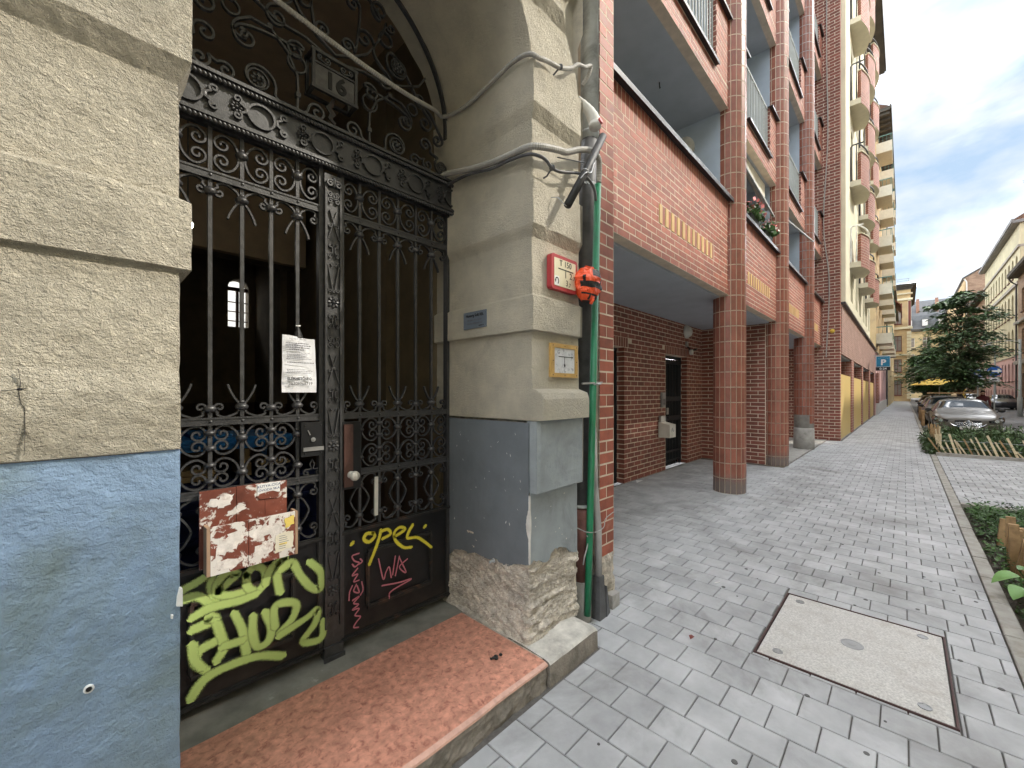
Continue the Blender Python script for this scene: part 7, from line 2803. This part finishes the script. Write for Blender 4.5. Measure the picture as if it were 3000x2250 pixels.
# ================================================================ STREET FURNITURE
def lamp(x, y, label, h=5.3):
    t = thing('street_lamp', label, 'street lamp', (x, y, 0), 'grey street lamps')
    MB().tube([(x, y, -.1), (x, y, 1.2), (x, y, 1.25), (x, y, h)], .09, 10, rad=[.13, .13, .085, .07]).build('pole', 'post_metal', t, smooth=True)
    MB().tube([(x, y, h - .15), (x, y + .5, h - .05), (x, y + 1.5, h - .15)], .03, 6).build('arm', 'post_metal', t)
    b = MB()
    b.lathe((x, y + 1.45, h - .42), [(.30, 0), (.27, .10), (.12, .18), (.06, .26)], 14)
    b.build('lamp_head', 'post_metal', t, smooth=True)
    MB().lathe((x, y + 1.45, h - .46), [(.05, -.02), (.2, 0), (.28, .038)], 14).build('diffuser', 'lamp_glass', t, smooth=True)


lamp(44.4, -5.72, 'grey street lamp standing at the right edge before the pink house', 5.2)
lamp(66.5, -6.9, 'thinner grey street lamp behind it at the corner of the pink house', 6.0)


def signpost(x, y, label, boards, h=3.2, group='traffic signs'):
    t = thing('traffic_sign', label, 'traffic sign', (x, y, 0), group)
    MB().tube([(x, y, -.1), (x, y, h)], .035, 8).build('pole', 'post_metal', t)
    for kind, z, w_ in boards:
        if kind == 'arrow':
            MB().lathe((x - .05, y, z), [(w_, 0), (w_, .02)], 24, 0, Matrix.Rotation(-math.pi / 2, 4, 'Y')).build('disc', 'sign_blue2', t)
            b = MB()
            b.box(x - .078, x - .072, y - .16, y + .26, z - .055, z + .055)
            b.add([(x - .075, y - .33, z), (x - .075, y - .13, z + .17), (x - .075, y - .13, z - .17)], [(0, 1, 2)])
            b.build('arrow', 'white_paint', t)
        elif kind == 'zone':
            bo = MB().box(x - .06, x - .045, y - w_, y + w_, z - w_, z + w_).build('board', 'white_paint', t)
            MB().lathe((x - .062, y, z + .05), [(w_ * .66, 0), (w_ * .66, .004)], 20, 0, Matrix.Rotation(-math.pi / 2, 4, 'Y')).build('disc', 'sign_blue2', bo)
            MB().lathe((x - .067, y, z + .05), [(w_ * .3, 0), (w_ * .3, .004)], 16, 0, Matrix.Rotation(-math.pi / 2, 4, 'Y')).build('disc_mark', 'white_paint', bo)
        else:
            bo = MB().box(x - .06, x - .045, y - w_, y + w_, z - w_ * .6, z + w_ * .6).build('board', 'white_paint', t)
            MB().box(x - .064, x - .0605, y - w_ * .5, y + w_ * .5, z - w_ * .2, z + w_ * .2).build('mark', 'ink_grey', bo)


signpost(40.3, -4.15, 'blue round sign with a white arrow and a small white plate below', [('arrow', 2.92, .32), ('plate', 2.38, .22)])
signpost(41.5, -3.55, 'square white zone sign with a blue disc above a small plate', [('zone', 2.78, .36), ('plate', 2.12, .26)])
um = thing('parasol', 'yellow parasol over the cars far along the pavement', 'parasol', (47, -1.9, 0))
MB().lathe((47, -2.0, 2.15), [(1.7, 0), (1.2, .22), (.5, .5), (.03, .62)], 8).build('canopy', 'parasol', um)
MB().tube([(47, -2.0, -.1), (47, -2.0, 2.7)], .03, 8).build('pole', 'post_metal', um)
bnr = MB().box(46.2, 46.25, -3.35, -2.95, .9, 3.0)
tag(bnr.build('banner', 'parasol'), 'narrow upright yellow banner beside the yellow parasol', 'banner')
# birds and a person by the second car
bd = MB()
bd.ell((90, -12.2, 30.5), .12, .3, .1, 8, 5)
bd.add([(90, -12.1, 30.5), (90.15, -12.5, 30.95), (89.9, -12.2, 30.5), (90.1, -11.8, 30.9)], [(0, 1, 2), (0, 2, 3)])
tag(bd.build('bird', 'cloth_dark'), 'small dark bird flying high over the street', 'bird')


def person(x, y, z0, label):
    t = thing('person', label, 'person', (x, y, z0))
    V = [(0, 0, .95), (0, .10, .90), (0, .11, .48), (-.02, .11, .05), (-.14, .11, .03), (0, -.10, .90), (0, -.11, .48), (.02, -.11, .05), (-.1, -.11, .03), (-.02, 0, 1.22), (-.05, 0, 1.42), (-.06, .19, 1.40), (-.06, .25, 1.12), (-.25, .24, .95), (-.06, -.19, 1.40), (-.06, -.25, 1.12), (-.25, -.24, .95), (-.08, 0, 1.52), (-.10, 0, 1.62), (-.11, 0, 1.72)]
    Ed = [(0, 1), (1, 2), (2, 3), (3, 4), (0, 5), (5, 6), (6, 7), (7, 8), (0, 9), (9, 10), (10, 11), (11, 12), (12, 13), (10, 14), (14, 15), (15, 16), (10, 17), (17, 18), (18, 19)]
    RR = [.14, .095, .065, .045, .04, .095, .065, .045, .04, .14, .13, .07, .05, .035, .07, .05, .035, .06, .095, .085]
    me = bpy.data.meshes.new('body')
    me.from_pydata([(x + a, y + b_, z0 + c_) for a, b_, c_ in V], Ed, [])
    me.materials.append(MATS['cloth_red'])
    o = put('body', me, t)
    o.modifiers.new('skin', 'SKIN')
    for i, r in enumerate(RR):
        me.skin_vertices[0].data[i].radius = (r, r)
    me.skin_vertices[0].data[0].use_root = True
    s = o.modifiers.new('sub', 'SUBSURF')
    s.levels = s.render_levels = 1
    MB().ell((x - .125, y, z0 + 1.655), .095, .085, .115, 10, 8).build('face', 'skin', t, smooth=True)
    MB().ell((x - .10, y, z0 + 1.70), .11, .095, .10, 10, 8).build('hair', 'hair', t, smooth=True)
    return t


person(33.6, -3.05, -.12, 'person in a dark red jacket standing in the road beside the second car')
